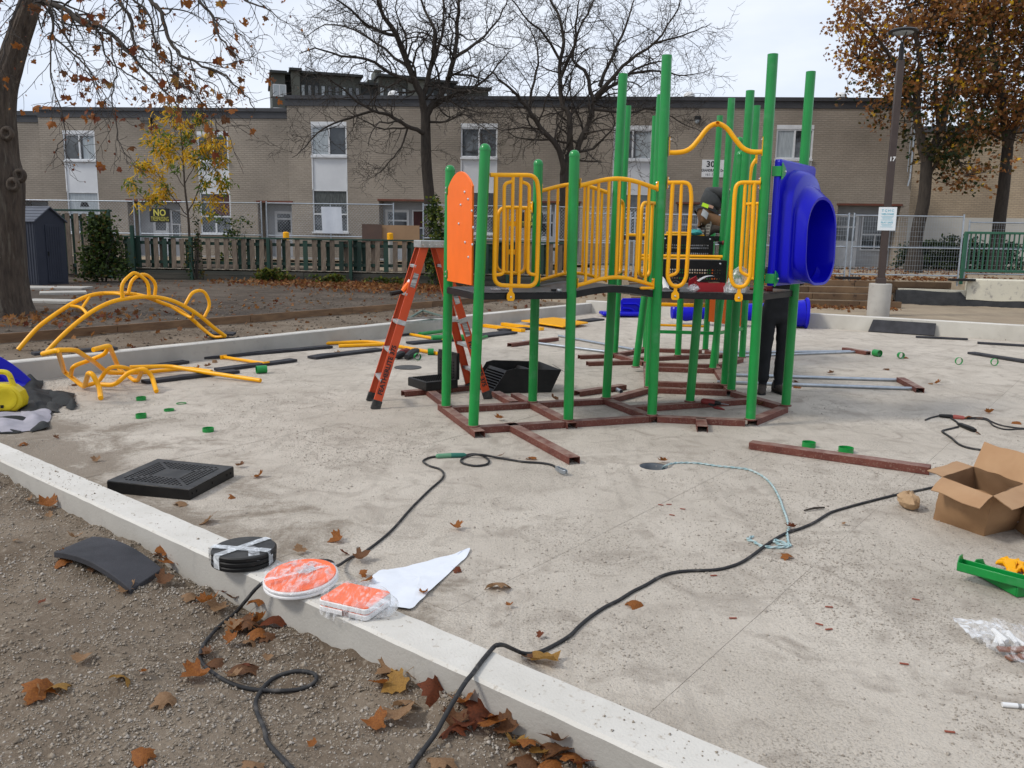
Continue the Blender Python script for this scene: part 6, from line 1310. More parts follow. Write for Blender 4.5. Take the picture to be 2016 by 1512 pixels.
c = [G(1710, 653, 0), G(1830, 660, 0)]; t = [VP(1717, 636, PR_-nR*.08, aR), VP(1827, 642, PR_-nR*.08, aR)]
a0 = np.r_[PR_+uR*float((c[0][:2]-PR_)@uR)-nR*.14, 0.002]; a1 = a0+np.r_[uR*1.22, 0]
tag(MB().prism([a0, a1, np.r_[a1[:2]+nR*.115, .235], np.r_[a0[:2]+nR*.115+uR*.06, .24]], np.r_[nR*-.02, .014]).build('foam_board', M_rubber, bevel=.004), 'black foam board leaning against the right kerb below the lamp pole', 'foam board')

# ---------------------------------------------------------------- loose yellow and green parts by the left kerb
def loose(name, pts, r, mat, lab, cat, group=None, fil=None, n=10):
    t = MB().tube(fillet(pts, fil, 5) if fil else pts, r, n).build(name, mat, smooth=50); return tag(t, lab, cat, group)
def barthing(name, p0, p1, w, h, mat, lab, cat, group=None, z=0.0):
    a, b = G(*p0, z+h/2), G(*p1, z+h/2); a[2] = b[2] = z+h/2+.003; t = MB().bar(a, b, w, h).build(name, mat, bevel=.005)
    return tag(t, lab, cat, group)
q = thing('yellow_bracket_bar', G(482, 709), 'short yellow bar with end brackets lying near the nearest foam strips', 'bar')
a, b = G(440, 703, .03), G(524, 716, .03); MB().tube([a, b], .022, 8).build('tube', M_yellow, q)
for s, e in ((a, b), (b, a)):
    d = nrm(e-s); MB().frame(s, [d, np.cross((0, 0, 1), d), (0, 0, 1)], (.03, .10, .06)).build('end_bracket', M_yellow, q, bevel=.004)
loose('yellow_long_rail', [G(638, 676, .03), G(725, 672, .03), G(758, 677, .03), G(797, 684, .03), G(868, 697, .03)], .028, M_yellow, 'long bent yellow pipe passing behind the ladder front legs', 'pipe', 'loose yellow pipes', .2)
loose('yellow_long_rail', [G(667, 681, .03), G(752, 678, .03)], .028, M_yellow, 'short straight yellow pipe lying in front of the long bent one', 'pipe', 'loose yellow pipes')
loose('yellow_long_rail', [G(808, 658, .03), G(880, 671, .03)], .025, M_yellow, 'yellow pipe between the ladder legs near the green tubes', 'pipe', 'loose yellow pipes')
loose('green_tube', [G(826, 658, .05), G(876, 651, .05)], .035, M_green, 'thin green tube lying by the left kerb behind the ladder', 'tube', 'loose green tubes')
loose('green_tube', [G(850, 666, .06), G(925, 664, .06)], .055, M_green, 'thick green tube lying between the ladder legs', 'tube', 'loose green tubes')
loose('green_tube', [G(945, 666, .03), G(958, 662, .03)], .025, M_green, 'short green tube end on the foam piece right of the ladder', 'tube', 'loose green tubes')
barthing('yellow_flat_bar', (953, 641), (1030, 651), .12, .06, M_yellow, 'nearer of the two yellow flat bars lying by the kerb', 'bar', 'loose yellow flat bars'); barthing('yellow_flat_bar', (990, 638), (1067, 648), .12, .06, M_yellow, 'farther of the two yellow flat bars lying by the kerb', 'bar', 'loose yellow flat bars')
P = [G(*k, .05) for k in ((1026, 633), (1090, 627), (1158, 637), (1108, 645))]; tag(MB().prism(P, (0, 0, .03)).build('yellow_play_sheet', M_yellow, bevel=.008), 'flat yellow play panel lying by the left kerb seen through the posts', 'play panel')
# pale green angle irons folded on the kerb behind the ladder
M_pg = pm('dull_green_steel', (.12, .17, .14), (.09, .13, .11), 5, .6); q = thing('folded_angle_frame', np.r_[G(845, 625, .25)], 'dull green steel angle frame lying across the left kerb behind the ladder', 'frame')
for a, b in (((803, 628), (832, 611)), ((832, 611), (878, 625)), ((810, 635), (850, 629)), ((850, 629), (905, 634))): MB().bar(G(*a, .27), G(*b, .27), .05, .03).build('angle_bar', M_pg, q, bevel=.003)

# cut green pipe ends
def ring_thing(px_, py_, lying, lab, L=.035, r=.05, ang=0, z=0):
    c = G(px_, py_, z); mb = MB(); pr = [(r, 0), (r, L), (r-.004, L), (r-.004, 0), (r, 0)]
    if lying: mb.lathe(pr, c+np.array([0, 0, .002]), 18, cap=False)
    else:
        ax = np.array([math.cos(ang), math.sin(ang), 0]); mb.lathe(pr, c+np.array([0, 0, r+.002])-ax*L/2, 20, ((-ax[1], ax[0], 0), (0, 0, 1), ax), cap=False)
    return tag(mb.build('pipe_offcut', M_green, smooth=45), lab, 'pipe ring', 'cut green pipe ends')
for a in ((278, 788, 1, 'cut green pipe ring lying just below the zigzag climber'), (333, 809, 1, 'thin green pipe ring between the two thicker ones on the left', .018), (278, 823, 1, 'green pipe ring with a worn grey patch, below its twin', .04), (357, 795, 1, 'very thin green pipe ring barely rising from the pad', .008), (410, 850, 1, 'green pipe ring lying nearest the perforated black panel'),
          (515, 735, 0, 'short length of green pipe lying beside a foam strip', .13, .05, .5), (822, 709, 0, 'standing green pipe ring by the black tool bag', .07, .05, -1.2), (848, 699, 0, 'green pipe offcut behind the standing ring by the tool bag', .09, .05, .1), (896, 714, 0, 'green pipe offcut showing behind the leftmost green post', .14, .05, -.6),
          (1726, 702, 0, 'deep green pipe ring beside the end of the grey pipes', .12, .055, -1.2), (1773, 706, 0, 'standing green pipe ring with a dry leaf against it', .06, .05, -1.45), (1887, 718, 0, 'standing thin green ring right of the ring with the leaf', .03, .055, -1.5), (1957, 720, 0, 'standing thin green ring below the curled foam strip', .03, .055, -1.55),
          (1592, 880, 1, 'green pipe ring lying behind the left end of the long steel channel', .045, .058), (1665, 891, 1, 'green pipe ring lying behind the middle of the long steel channel', .045, .062)): ring_thing(*a)

# manhole lid, black steps, stair unit
tag(MB().lathe([(.185, 0), (.185, .010), (.17, .012), (.165, .008), (.01, .008)], G(803, 724), 26).build('manhole_lid', pm('dull_iron', (.045, .045, .045), (.08, .078, .074), 8, .7)), 'small round iron lid set in the pad right of the ladder foot', 'manhole lid')
BN = thing('black_step_unit', G(845, 765), 'black perforated step unit with raised back plate behind the leftmost posts', 'step')
a, b = G(803, 769, .0)[:2], G(839, 781, .0)[:2]; d = nrm(b-a); e = nrm(G(884, 776, 0)[:2]-b); zt_ = .165
MB().prism([np.r_[a, .06], np.r_[b, .06], np.r_[b+e*.42, .06], np.r_[a+e*.42, .06]], (0, 0, .095)).build('step_body', M_black, BN, bevel=.006)
W1, W2 = np.linalg.norm(b-a), .42; plate(np.r_[a, zt_-.006], np.r_[e, 0], np.r_[-d, 0]*-1, 14, 10, W2/14, W1/10, lambda i, j: 0 < i < 13 and 0 < j < 9, .6).build('tread_sheet', M_black, BN, smooth=None, fixn=False)
c1 = a+e*.22+d*.0; o = plate(np.r_[a+e*.40+d*W1*.0, zt_-.01], np.r_[d, 0], (0, 0, 1), 10, 8, W1/10, .28/8, lambda i, j: 0 < i < 9 and j < 6, .6); o.build('back_sheet', M_black, BN, smooth=None, fixn=False)
MB().prism([np.r_[a+e*.41, zt_-.01], np.r_[b+e*.41, zt_-.01], np.r_[b+e*.41, .46], np.r_[a+e*.41, .46]], np.r_[e*.03, 0]).build('back_plate', M_black, BN, bevel=.003)
SU = thing('black_stair_unit', G(1030, 770), 'black trapezoid stair unit with perforated risers lying on the pad', 'stair unit')
p0, p1 = G(968, 776)[:2], G(1087, 773)[:2]; d = nrm(p1-p0); n_ = np.array([-d[1], d[0]]); L = np.linalg.norm(p1-p0); Wd = .50
side = lambda o: [np.r_[p0+d*.0+n_*o, .008], np.r_[p0+d*(L-.02)+n_*o, .008], np.r_[p0+d*(L+.10)+n_*o, .265], np.r_[p0+d*.25+n_*o, .29], np.r_[p0+d*.17+n_*o, .27]]
MB().prism(side(0), np.r_[n_*.008, 0]).build('side_plate', M_black, SU, bevel=.002)
sb = [q+np.array([0, 0, .03 if q[2] > .1 else 0])-np.r_[d*.14, 0] for q in side(Wd)]; MB().prism(sb, np.r_[n_*.008, 0]).build('side_plate', M_black, SU, bevel=.002)
for f0, nm in ((0.02, 'riser_sheet'), (.50, 'riser_sheet')):
    a = np.r_[p0+d*L*f0+n_*.01, .02]; up_ = nrm(np.r_[d*(.20 if f0 > .3 else .19), .27]); plate(a, np.r_[n_*1-d*.28, 0], up_, 16, 9, (Wd-.02)/16, .30/9, lambda i, j: 0 < i < 15 and 0 < j < 8, .62).build(nm, M_black, SU, smooth=None, fixn=False)
MB().prism([np.r_[p0+n_*.02, .006], np.r_[p1+n_*.02, .006], np.r_[p1+n_*(Wd-.02)-d*.14, .006], np.r_[p0+n_*(Wd-.02)-d*.14, .006]], (0, 0, .006)).build('bottom_sheet', M_black, SU)
MB().prism([np.r_[p1+d*.10, .265], np.r_[p1+d*.10+n_*Wd-d*.14, .295], np.r_[p1-d*.02+n_*Wd-d*.14, .03], np.r_[p1-d*.02, .008]], np.r_[d*.006, 0]).build('end_plate', M_black, SU)
MB().prism([np.r_[p1+d*.09, .27], np.r_[p1+d*.15, .235], np.r_[p1+d*.15+n_*.35, .245], np.r_[p1+d*.09+n_*.35, .28]], (0, 0, .004)).build('end_flange', M_black, SU)

# loose steel pipes and channels
def pipe(p0, p1, lab, r=.021, z=.025, grp='loose galvanised pipes'):
    a, b = G(*p0, z), G(*p1, z); a[2] = b[2] = z; d = nrm(b-a); X = np.cross(d, (0, 0, 1)); l = np.linalg.norm(b-a)
    return tag(MB().lathe([(r, 0), (r, l), (r-.004, l), (r-.004, l-.1)], a, 14, (X, (0, 0, 1), d)).build('steel_pipe', M_steel), lab, 'pipe', grp)
pipe((1030, 672), (1191, 692), 'bright thin pipe, left farther one of the pair behind the yellow rails'); pipe((1100, 661), (1248, 688), 'bright thin pipe, nearest the left kerb behind the tall posts')
pipe((1412, 737), (1766, 748), 'grey pipe, farther of the near pair right of the climber'); pipe((1412, 752), (1800, 765), 'grey pipe, nearer of the near pair right of the climber')
pipe((1408, 694), (1708, 691), 'grey pipe, farther of the far pair right of the climber', .019); pipe((1450, 701), (1702, 692), 'grey pipe, nearer of the far pair right of the climber', .019); pipe((1206, 763), (1223, 771), 'short grey pipe stub lying inside the steel base frame', .025)
def chan(p0, p1, lab, w=.10): 
    t = thing('steel_channel', (*((G(*p0, .06)+G(*p1, .06))/2)[:2], 0), lab, 'channel', 'loose red brown steel channels'); channel(G(*p0, .06)[:2], G(*p1, .06)[:2], w, .06, 'channel_section', t, .002); return t
chan((1003, 676), (1096, 664), 'red brown channel behind the stair unit with a pipe end on it'); chan((1773, 743), (1812, 764), 'red brown channel at the ends of the near grey pipes'); chan((1662, 684), (1710, 692), 'red brown channel at the ends of the far grey pipes')
chan((1136, 770), (1228, 757), 'short red brown channel with the pipe stub near it'); chan((1478, 869), (1832, 918), 'long red brown channel lying alone in front of the climber', .115)

# ---------------------------------------------------------------- blue slide sections by the far kerb
BS = thing('blue_slide_section', G(1245, 622), 'blue moulded slide section standing on edge by the far kerb seen between posts', 'slide part')
b0 = G(1247, 623); yb = b0[1]
Q = lambda x, y, o=0: AY(x, y, yb+o)
MB().loft([[Q(x, y, o) for x, y in ((1222, 622), (1268, 625), (1272, 622), (1272, 592), (1266, 587), (1226, 587), (1222, 592))] for o in (0, .06)]).build('side_panel', M_blue, BS, bevel=.01)
for k, (l, r_, t) in enumerate(((1226, 1262, 598), (1226, 1250, 607))): MB().tube(fillet([Q(l, t, -.02), Q(r_-8, t, -.02), Q(r_, t+8, -.02), Q(r_, 619, -.02)], .15, 6), .03, 8).build('moulded_rib', M_blue, BS)
MB().frame(Q(1222, 617, -.15), [(1, .1, 0), (-.1, 1, 0), (0, 0, 1)], (.95, .5, .09)).build('lip', M_blue, BS, bevel=.04)
B2 = thing('blue_tube_slide', G(1450, 630), 'long blue tube slide lying beyond the far deck with its flared end showing right', 'slide part')
cs = [(1325, 612, .15), (1350, 616, .17), (1400, 612, .15), (1450, 613, .17), (1500, 614, .20), (1545, 617, .24), (1572, 620, .28), (1583, 618, .29)]; rings = []
P = [AY(x, y+1, 18.0-.0015*(x-1325)) for x, y, r in cs]; P = [np.r_[p[:2], max(p[2], r+.02)] for p, (x, y, r) in zip(P, cs)]
MB().tube(P, [r for *_, r in cs], 18, cap=False).build('tube_body', M_blue, B2, smooth=60)
MB().lathe([(.30, 0), (.33, .03), (.33, .06), (.27, .07), (.25, -.2), (.02, -.22)], P[-1], 22, (np.cross(nrm(P[-1]-P[-2]), (0, 0, 1)), (0, 0, 1), nrm(P[-1]-P[-2]))).build('flared_end', M_blue, B2, smooth=40)
MB().lathe([(.15, -.03), (.17, 0), (.14, .0), (.13, .2)], P[0], 20, ((0, 1, 0), (0, 0, 1), (1, 0, 0))).build('end_flange', M_blue, B2, smooth=40)
# ---------------------------------------------------------------- foreground: parts and packages on the kerb and pad
P0, P3, P1 = np.array([-2.744, 5.477, .085]), np.array([-2.13, 5.335, .075]), np.array([-2.636, 6.045, .09])
DP = thing('perforated_deck_panel', (*((P3+P1)/2)[:2], 0), 'square black perforated deck panel lying on the pad inside the near kerb', 'deck panel')
ux, uy = P3-P0, P1-P0; N_ = 21
def hole_ok(i, j):
    a, b = i-10, j-10
    return 1 < i < N_-2 and 1 < j < N_-2 and abs(abs(a)-abs(b)) > .9 and max(abs(a), abs(b)) > 3
plate(P0, ux, uy, N_, N_, np.linalg.norm(ux)/N_, np.linalg.norm(uy)/N_, hole_ok, .74).build('top_sheet', M_black, DP, smooth=None, fixn=False)
C4 = [P0, P3, P3+uy, P1]
for i in range(4):
    a, b = C4[i], C4[(i+1) % 4]; MB().prism([a-[0, 0, .004], b-[0, 0, .004], np.r_[b[:2], .002], np.r_[a[:2], .002]], nrm(np.cross(b-a, (0, 0, 1)))*-.005).build('side_flange', M_black, DP, bevel=.002)
for t in (.07, .16, .5, .84, .93):
    q = P3+uy*t; MB().lathe([(.010, 0), (.010, .004), (.006, .004)], np.array([q[0], q[1], .04])+nrm(np.cross(uy, (0, 0, 1)))*.002, 8, (nrm(uy), (0, 0, 1), nrm(np.cross(uy, (0, 0, 1))))).build('slot_bush', M_black, DP)
a, b, c, d = [G(x, y, .13) for x, y in ((105, 1083), (256, 1139), (319, 1101), (182, 1054))]
rings = []
for i in range(17):
    t = i/16; p = a+(b-a)*t; q = d+(c-d)*t; h = .045*math.sin(math.pi*t)**.9-.045*t; p = np.r_[p[:2], .12+h]; q = np.r_[q[:2], .125+h]
    rings.append([p, q, q-[0, 0, .032], p-[0, 0, .032]])
tag(MB().loft(rings).build('foam_slab', M_rubber, bevel=.004), 'bowed black foam slab lying on the soil outside the near kerb', 'foam slab')
M_wrap = pm('clear_plastic_wrap', (.85, .85, .86), None, 1, .18, spec=.8, alpha=.22, bump=.02, bscale=26)
def streaks(m, lo, hi, sc, st):
    nt = m.node_tree; b = nt.nodes['Principled BSDF']; t = nt.nodes.new('ShaderNodeTexCoord'); mp_ = nt.nodes.new('ShaderNodeMapping'); mp_.inputs['Scale'].default_value = st; mp_.inputs['Rotation'].default_value = (0, 0, .7)
    n = nt.nodes.new('ShaderNodeTexNoise'); n.inputs['Scale'].default_value = sc; n.inputs['Detail'].default_value = 5; n.inputs['Distortion'].default_value = 1.6; r = nt.nodes.new('ShaderNodeMapRange')
    r.inputs[1].default_value = .45; r.inputs[2].default_value = .66; r.inputs[3].default_value = lo; r.inputs[4].default_value = hi
    for a, c_ in ((t.outputs['Object'], mp_.inputs[0]), (mp_.outputs[0], n.inputs['Vector']), (n.outputs[0], r.inputs[0]), (r.outputs[0], b.inputs['Alpha'])): nt.links.new(a, c_)
streaks(M_wrap, .05, .42, 11, (3, .9, 1))
M_wrap2 = pm('milky_plastic', (.80, .82, .84), None, 1, .25, spec=.7, alpha=.42); M_tape = pm('translucent_tape', (.75, .78, .80), None, 1, .25, spec=.7, alpha=.62)
streaks(M_wrap2, .18, .75, 14, (1, 2, 1)); streaks(M_tape, .45, .85, 20, (1, 1, 1))
c = G(480, 1092, .235)[:2]; DS = thing('black_disc_stack', (*c, ZF), 'stack of black round plates bound with clear tape on the near kerb', 'disc stack')
for k in range(3): MB().lathe([(.005, 0), (.142, 0), (.150, .005), (.150, .018), (.143, .0235), (.005, .0235)], (c[0]+.002*k, c[1]-.001*k, ZF+.002+k*.0245), 40).build('disc', M_black, DS, smooth=35)
zt = ZF+.0775
def ribbon(par, pts, w, mat=M_tape, nm='tape_strip'):
    P = [np.asarray(p, float) for p in pts]; rows = []
    for i, p in enumerate(P):
        t = nrm(P[min(i+1, len(P)-1)]-P[max(i-1, 0)]); s = nrm(np.cross(t, (0, 0, 1)) if abs(t[2]) < .9 else np.cross(t, (P[0]-P[-1])*[1, 1, 0]+[1e-3, 0, 0])); rows.append([p-s*w/2, p+s*w/2])
    mb = MB(); mb.loft(rows, cap=(False, False), closed=False); return mb.build(nm, mat, par, smooth=60, fixn=False)
for ang, o, w in ((.95, 0, .042), (-.15, -.03, .045)):
    d = np.array([math.cos(ang), math.sin(ang)]); n = np.array([-d[1], d[0]]); e = .1515
    ribbon(DS, [np.r_[c+n*o-d*e, ZF+.012], np.r_[c+n*o-d*e, zt-.012]]+[np.r_[c+n*o+d*t, zt+.0015+.002*mnoise.noise((t*30, ang, 0))] for t in np.linspace(-.146, .146, 9)]+[np.r_[c+n*o+d*e, zt-.012], np.r_[c+n*o+d*e, ZF+.012]], w)
ribbon(DS, [np.r_[c+np.array([.02, -.01]), zt+.004], np.r_[c+np.array([.07, -.07]), zt+.014], np.r_[c+np.array([.085, -.11]), zt-.005], np.r_[c+np.array([.088, -.115]), zt-.03]], .05, M_wrap2, 'loose_tape_end')
def wrap(par, base, rx, ry, ang, h, zc, seed, mat=M_wrap, drop=.02, n=34, skirt=1.06, bumps=.012):
    """thin crumpled film over a flat package"""
    mb = MB(); ca, sa = math.cos(ang), math.sin(ang)
    def f(u, v):
        t = u*6.28319; r = v*skirt; x, y = rx*r*math.cos(t), ry*r*math.sin(t); q = mnoise.noise((x*14+seed, y*14, seed)); q2 = mnoise.noise((x*40, y*40+seed, 2)); z = zc+bumps*.35+bumps*abs(q)*(1.2-v*.6)+bumps*.3*q2-(drop*max(0, v*skirt-1.0)/.06 if v*skirt > 1 else 0)
        return np.r_[base[0]+x*ca-y*sa, base[1]+x*sa+y*ca, z]
    mb.grid(f, n, 14); return mb.build('plastic_wrap', mat, par, smooth=40, fixn=False)
M_owhite = pm('white_panel_core', (.74, .73, .72), None, 1, .5); M_oran2 = pm('orange_panel_skin', (.92, .17, .05), (.84, .14, .04), 5, .5)
c = G(593, 1137, .235)[:2]; OD = thing('orange_disc_package', (*c, ZF), 'orange and white round panels wrapped in clear plastic on the near kerb', 'disc')
ax = nrm(np.array([-.05, -.08, 1])); X = nrm(np.cross((0, 1, 0), ax)); Yv = np.cross(ax, X)
for k in range(2): MB().lathe([(.005, 0), (.160, 0), (.165, .005), (.165, .012), (.160, .017), (.005, .017)], np.array([*c, ZF+.012])+ax*.018*k, 40, (X, Yv, ax)).build('white_disc', M_owhite, OD, smooth=35)
MB().lathe([(.005, 0), (.157, 0), (.155, .004), (.005, .0042)], np.array([*c, ZF+.012])+ax*.0355, 40, (X, Yv, ax)).build('orange_face', M_oran2, OD, smooth=35)
wrap(OD, c, .166, .166, 0, .02, ZF+.056, 3, M_wrap, .030); wrap(OD, c, .12, .12, .6, .02, ZF+.060, 9, M_wrap, 0, 28, 1.0, .010)
ribbon(OD, [np.r_[c+np.array([-.13, -.10])*t, ZF+.062+.01*abs(mnoise.noise((t*6, 0, 1)))] for t in np.linspace(-1.02, 1.02, 14)], .03, M_wrap2, 'tape_strip'); MB().lathe([(.05, 0), (.028, .004), (.012, .018), (.004, .028)], (c[0]+.01, c[1]+.03, ZF+.062), 7).build('wrap_peak', M_wrap2, OD)
MB().grid(lambda u, v: np.r_[c+np.array([-.13+.12*u, .10+.10*v-.03*u]), ZF+.02+.05*math.sin(3.1*u)*(1-v)+.012*mnoise.noise((u*5, v*5, 1))], 9, 7).build('wrap_flap', M_wrap2, OD, smooth=50, fixn=False)
c = G(700, 1181, .235)[:2]; OS = thing('orange_square_package', (*c, ZF), 'orange and white square panels in a crumpled clear bag on the near kerb', 'panel package')
aq = R(-24)
def rsq(z, h, k=.02):
    out = []
    for sx, sy, t0 in ((1, 1, 0), (-1, 1, 90), (-1, -1, 180), (1, -1, 270)):
        for t in np.linspace(R(t0), R(t0+90), 5): x, y = sx*(h-k)+k*math.cos(t), sy*(h*.80-k)+k*math.sin(t); out.append(np.r_[c[0]+x*math.cos(aq)-y*math.sin(aq), c[1]+x*math.sin(aq)+y*math.cos(aq), z])
    return out
for k in range(2): MB().prism(rsq(ZF+.003+.027*k, .122), (0, 0, .023)).build('white_square', M_owhite, OS, bevel=.004)
for k in (0, 1): MB().prism(rsq(ZF+.026+.027*k, .118), (0, 0, .0035)).build('orange_face', M_oran2, OS)
wrap(OS, c, .145, .125, aq, .02, ZF+.064, 17, M_wrap, .045, 34, 1.1, .016)
MB().loft([[np.r_[c+np.array([math.cos(aq), math.sin(aq)])*x+np.array([-math.sin(aq), math.cos(aq)])*r*math.cos(t), ZF+.035+r*.55*math.sin(t)+.008*mnoise.noise((t*2, x*30, 4))] for t in np.linspace(0, 6.283, 14, endpoint=False)] for x, r in ((.10, .085), (.13, .082), (.155, .07), (.175, .06), (.19, .035))], cap=(False, True)).build('bag_end', M_wrap2, OS, smooth=45, fixn=False)
MB().box((c[0]-.02, c[1]-.118, ZF+.028), (.03, .003, .022), aq).build('red_sticker', M_lintel, OS)
pp = [G(x, y, .012) for x, y in ((722, 1160), (740, 1126), (770, 1119), (800, 1114), (855, 1099), (905, 1086), (925, 1078), (918, 1095), (893, 1118), (850, 1160), (826, 1182), (806, 1199), (770, 1192), (735, 1180))]
cen_ = np.mean(pp, 0); mb = MB(); ring_n = 9; V = []; n = 56
fine = fillet(pp, .01, 2, True)[:-1]; fine = cat_rom(pp+[pp[0]], 4)[:-1]; n = len(fine)
for j in range(ring_n+1):
    for q in fine: s_ = cen_+(q-cen_)*(j/ring_n); V.append((s_[0], s_[1], .006+.016*abs(mnoise.noise((s_[0]*7, s_[1]*7, 1)))+.006*abs(mnoise.noise((s_[0]*25, s_[1]*25, 4)))))
mb.add(V, [(j*n+i, j*n+(i+1) % n, (j+1)*n+(i+1) % n, (j+1)*n+i) for j in range(ring_n) for i in range(n)])
tag(mb.build('crumpled_paper', pm('white_paper', (.72, .75, .80), (.66, .69, .74), 6, .75), smooth=35, fixn=False), 'white crumpled paper sheet lying on the pad behind the orange square package', 'paper')

# ---------------------------------------------------------------- cables and rope
def gz(p): # lowest surface under a point: soil, kerb or pad
    q = np.asarray(p)[:2]; s = float((q-PF)@nF)
    return ZF if -.005 < s < .205 else (0.0 if s <= -.005 else float(ground_z(q[0], q[1])))
def lay(P, r, zt=None):
    """photo pixels laid on whatever surface is there"""
    out = []
    for k, p in enumerate(P):
        z = p[2] if len(p) > 2 else None
        if z is None:
            q = G(p[0], p[1], 0.0)
            for _ in range(6): q = G(p[0], p[1], gz(q)+r)
        else: q = G(p[0], p[1], z)
        out.append(q)
    return out
def cable(par, P, r, mat, nm='cable', n=8, sm=6): pts = cat_rom(lay(P, r), sm); return MB().tube(pts, r, n).build(nm, mat, par, smooth=60)
c7 = lambda P: [(a/3, 1008+b/3) for a, b in P]; c8 = lambda P: [(672+a/3, 1008+b/3) for a, b in P]
CABR = .0082
W1 = thing('welding_ground_cable', G(520, 1250, .1), 'black welding cable looping over soil and kerb to a green handled clamp', 'cable')
cable(W1, c7([(1790, 1570), (1720, 1512), (1650, 1440), (1580, 1360), (1560, 1280), (1520, 1190), (1510, 1120), (1540, 1060), (1580, 1010), (1650, 965), (1750, 940), (1840, 950), (1870, 980), (1840, 1020), (1750, 1050), (1600, 1056), (1450, 1040), (1340, 1000), (1250, 945), (1195, 890), (1185, 830), (1220, 760), (1300, 670), (1390, 595)])+[(476, 1192, .10), (486, 1180, .135), (496, 1168, .165), (506, 1157, .195), (520, 1146, .212), (560, 1125, .212), (620, 1105, .212), (650, 1105, .20), (664, 1114, .05)]+[(690, 1098), (720, 1085), (770, 1045), (810, 1000), (845, 965), (872, 940), (868, 925), (845, 917), (833, 908), (845, 901), (862, 898.5)], CABR, M_cable, 'cable', 8, 5)
hp = lay([(858, 898), (888, 896.5)], .018); hq = lay([(888, 896.5), (918, 896)], .018)
MB().tube([hp[0], hp[0]+(hp[1]-hp[0])*.1, hp[1]], [.010, .019, .020], 10).build('handle', pm('pale_green_grip', (.10, .26, .15), (.14, .28, .18), 10, .7), W1); MB().tube([hq[0], hq[0]+(hq[1]-hq[0])*.85, hq[1]], [.020, .019, .010], 10).build('handle', pm('dark_green_grip', (.015, .13, .095), (.03, .15, .11), 10, .7), W1)
cable(W1, [(918, 896), (932, 894), (950, 897), (962, 906), (958, 914), (935, 917), (912, 912), (908, 905), (922, 898), (945, 895, .03), (985, 902), (1030, 909), (1062, 911), (1085, 915), (1096, 921)], .009, M_cable)
k0, k1 = G(1095, 921, .03), G(1127, 936, .03); d = nrm(k1-k0); sdx = np.cross(d, (0, 0, 1))
for s, L in ((-1, 1), (1, .95)): MB().loft([[k0+d*t*L+sdx*(s*w)+np.array([0, 0, z]) for z in (-.016, .016)]+[k0+d*t*L+sdx*(s*(w+.006))+np.array([0, 0, z]) for z in (.016, -.016)] for t, w in ((0, .004), (.06, .012), (.10, .016), (.13, .012), (.15, .003))]).build('clamp_jaw', M_steel, W1, bevel=.002)
MB().lathe([(.008, -.02), (.008, .02)], k0+d*.07, 8).build('clamp_pin', M_bolt, W1)
W2 = thing('welding_lead', G(1200, 1190, 0), 'long black welding lead running from the soil over the kerb to the cardboard box', 'cable')
cable(W2, c8([(340, 1600), (410, 1512), (450, 1450)])+[(840, 1468, .09), (860, 1440, .115), (880, 1403, .15), (902, 1366, .19), (918, 1341, .209), (929, 1328, .2105)]+[(949, 1301, .2095), (972, 1274, .2095), (980, 1270, .215), (992, 1270, .17), (1008, 1277, .06)]+c8([(1080, 835), (1160, 830), (1260, 785), (1350, 730), (1400, 680), (1470, 620), (1560, 560), (1640, 520), (1720, 470), (1800, 430), (1900, 375), (2016, 350), (2216, 340), (2346, 305), (2436, 250), (2516, 190), (2616, 130), (2716, 95), (2796, 60), (2876, 10)])+[(1650, 1004), (1700, 990), (1760, 975), (1800, 967), (1850, 957), (1900, 950)], .0088, M_cable)
W3 = thing('welding_torch', G(1890, 830, 0), 'welding electrode holder with red grip and black lead lying near the cardboard box', 'welding tool')
o4 = lambda P: [(1716+a/3.78, 800+b/3.78) for a, b in P]
def grip(par, a, b, r0, r1, mat, nm): p, q = lay(o4([a, b]), .02); return MB().tube([p, p+(q-p)*.15, p+(q-p)*.85, q], [r0*.7, r0, r1, r1*.7], 10).build(nm, mat, par)
grip(W3, (500, 68), (605, 78), .018, .024, M_black, 'holder_head'); grip(W3, (602, 77), (692, 86), .024, .020, pm('faded_red_grip', (.40, .08, .06), (.30, .07, .055), 8, .6), 'red_grip'); cable(W3, o4([(400, 102), (440, 85), (500, 70)]), .009, M_cable, 'electrode_tail')
grip(W3, (645, 130), (770, 180), .022, .026, M_black, 'plug'); cable(W3, o4([(590, 88), (625, 110), (650, 132)]), .010, M_cable)
cable(W3, o4([(645, 152), (590, 165), (532, 180), (530, 192), (560, 212), (600, 240), (650, 282), (720, 308), (800, 322), (850, 330)]), .010, M_cable)
cable(W3, o4([(690, 86), (780, 84), (850, 90), (890, 112), (960, 140), (1060, 158), (1134, 165), (1250, 172)]), .008, M_cable); cable(W3, o4([(690, 90), (850, 100), (910, 145), (1000, 172), (1134, 168), (1250, 185)]), .008, M_cable)
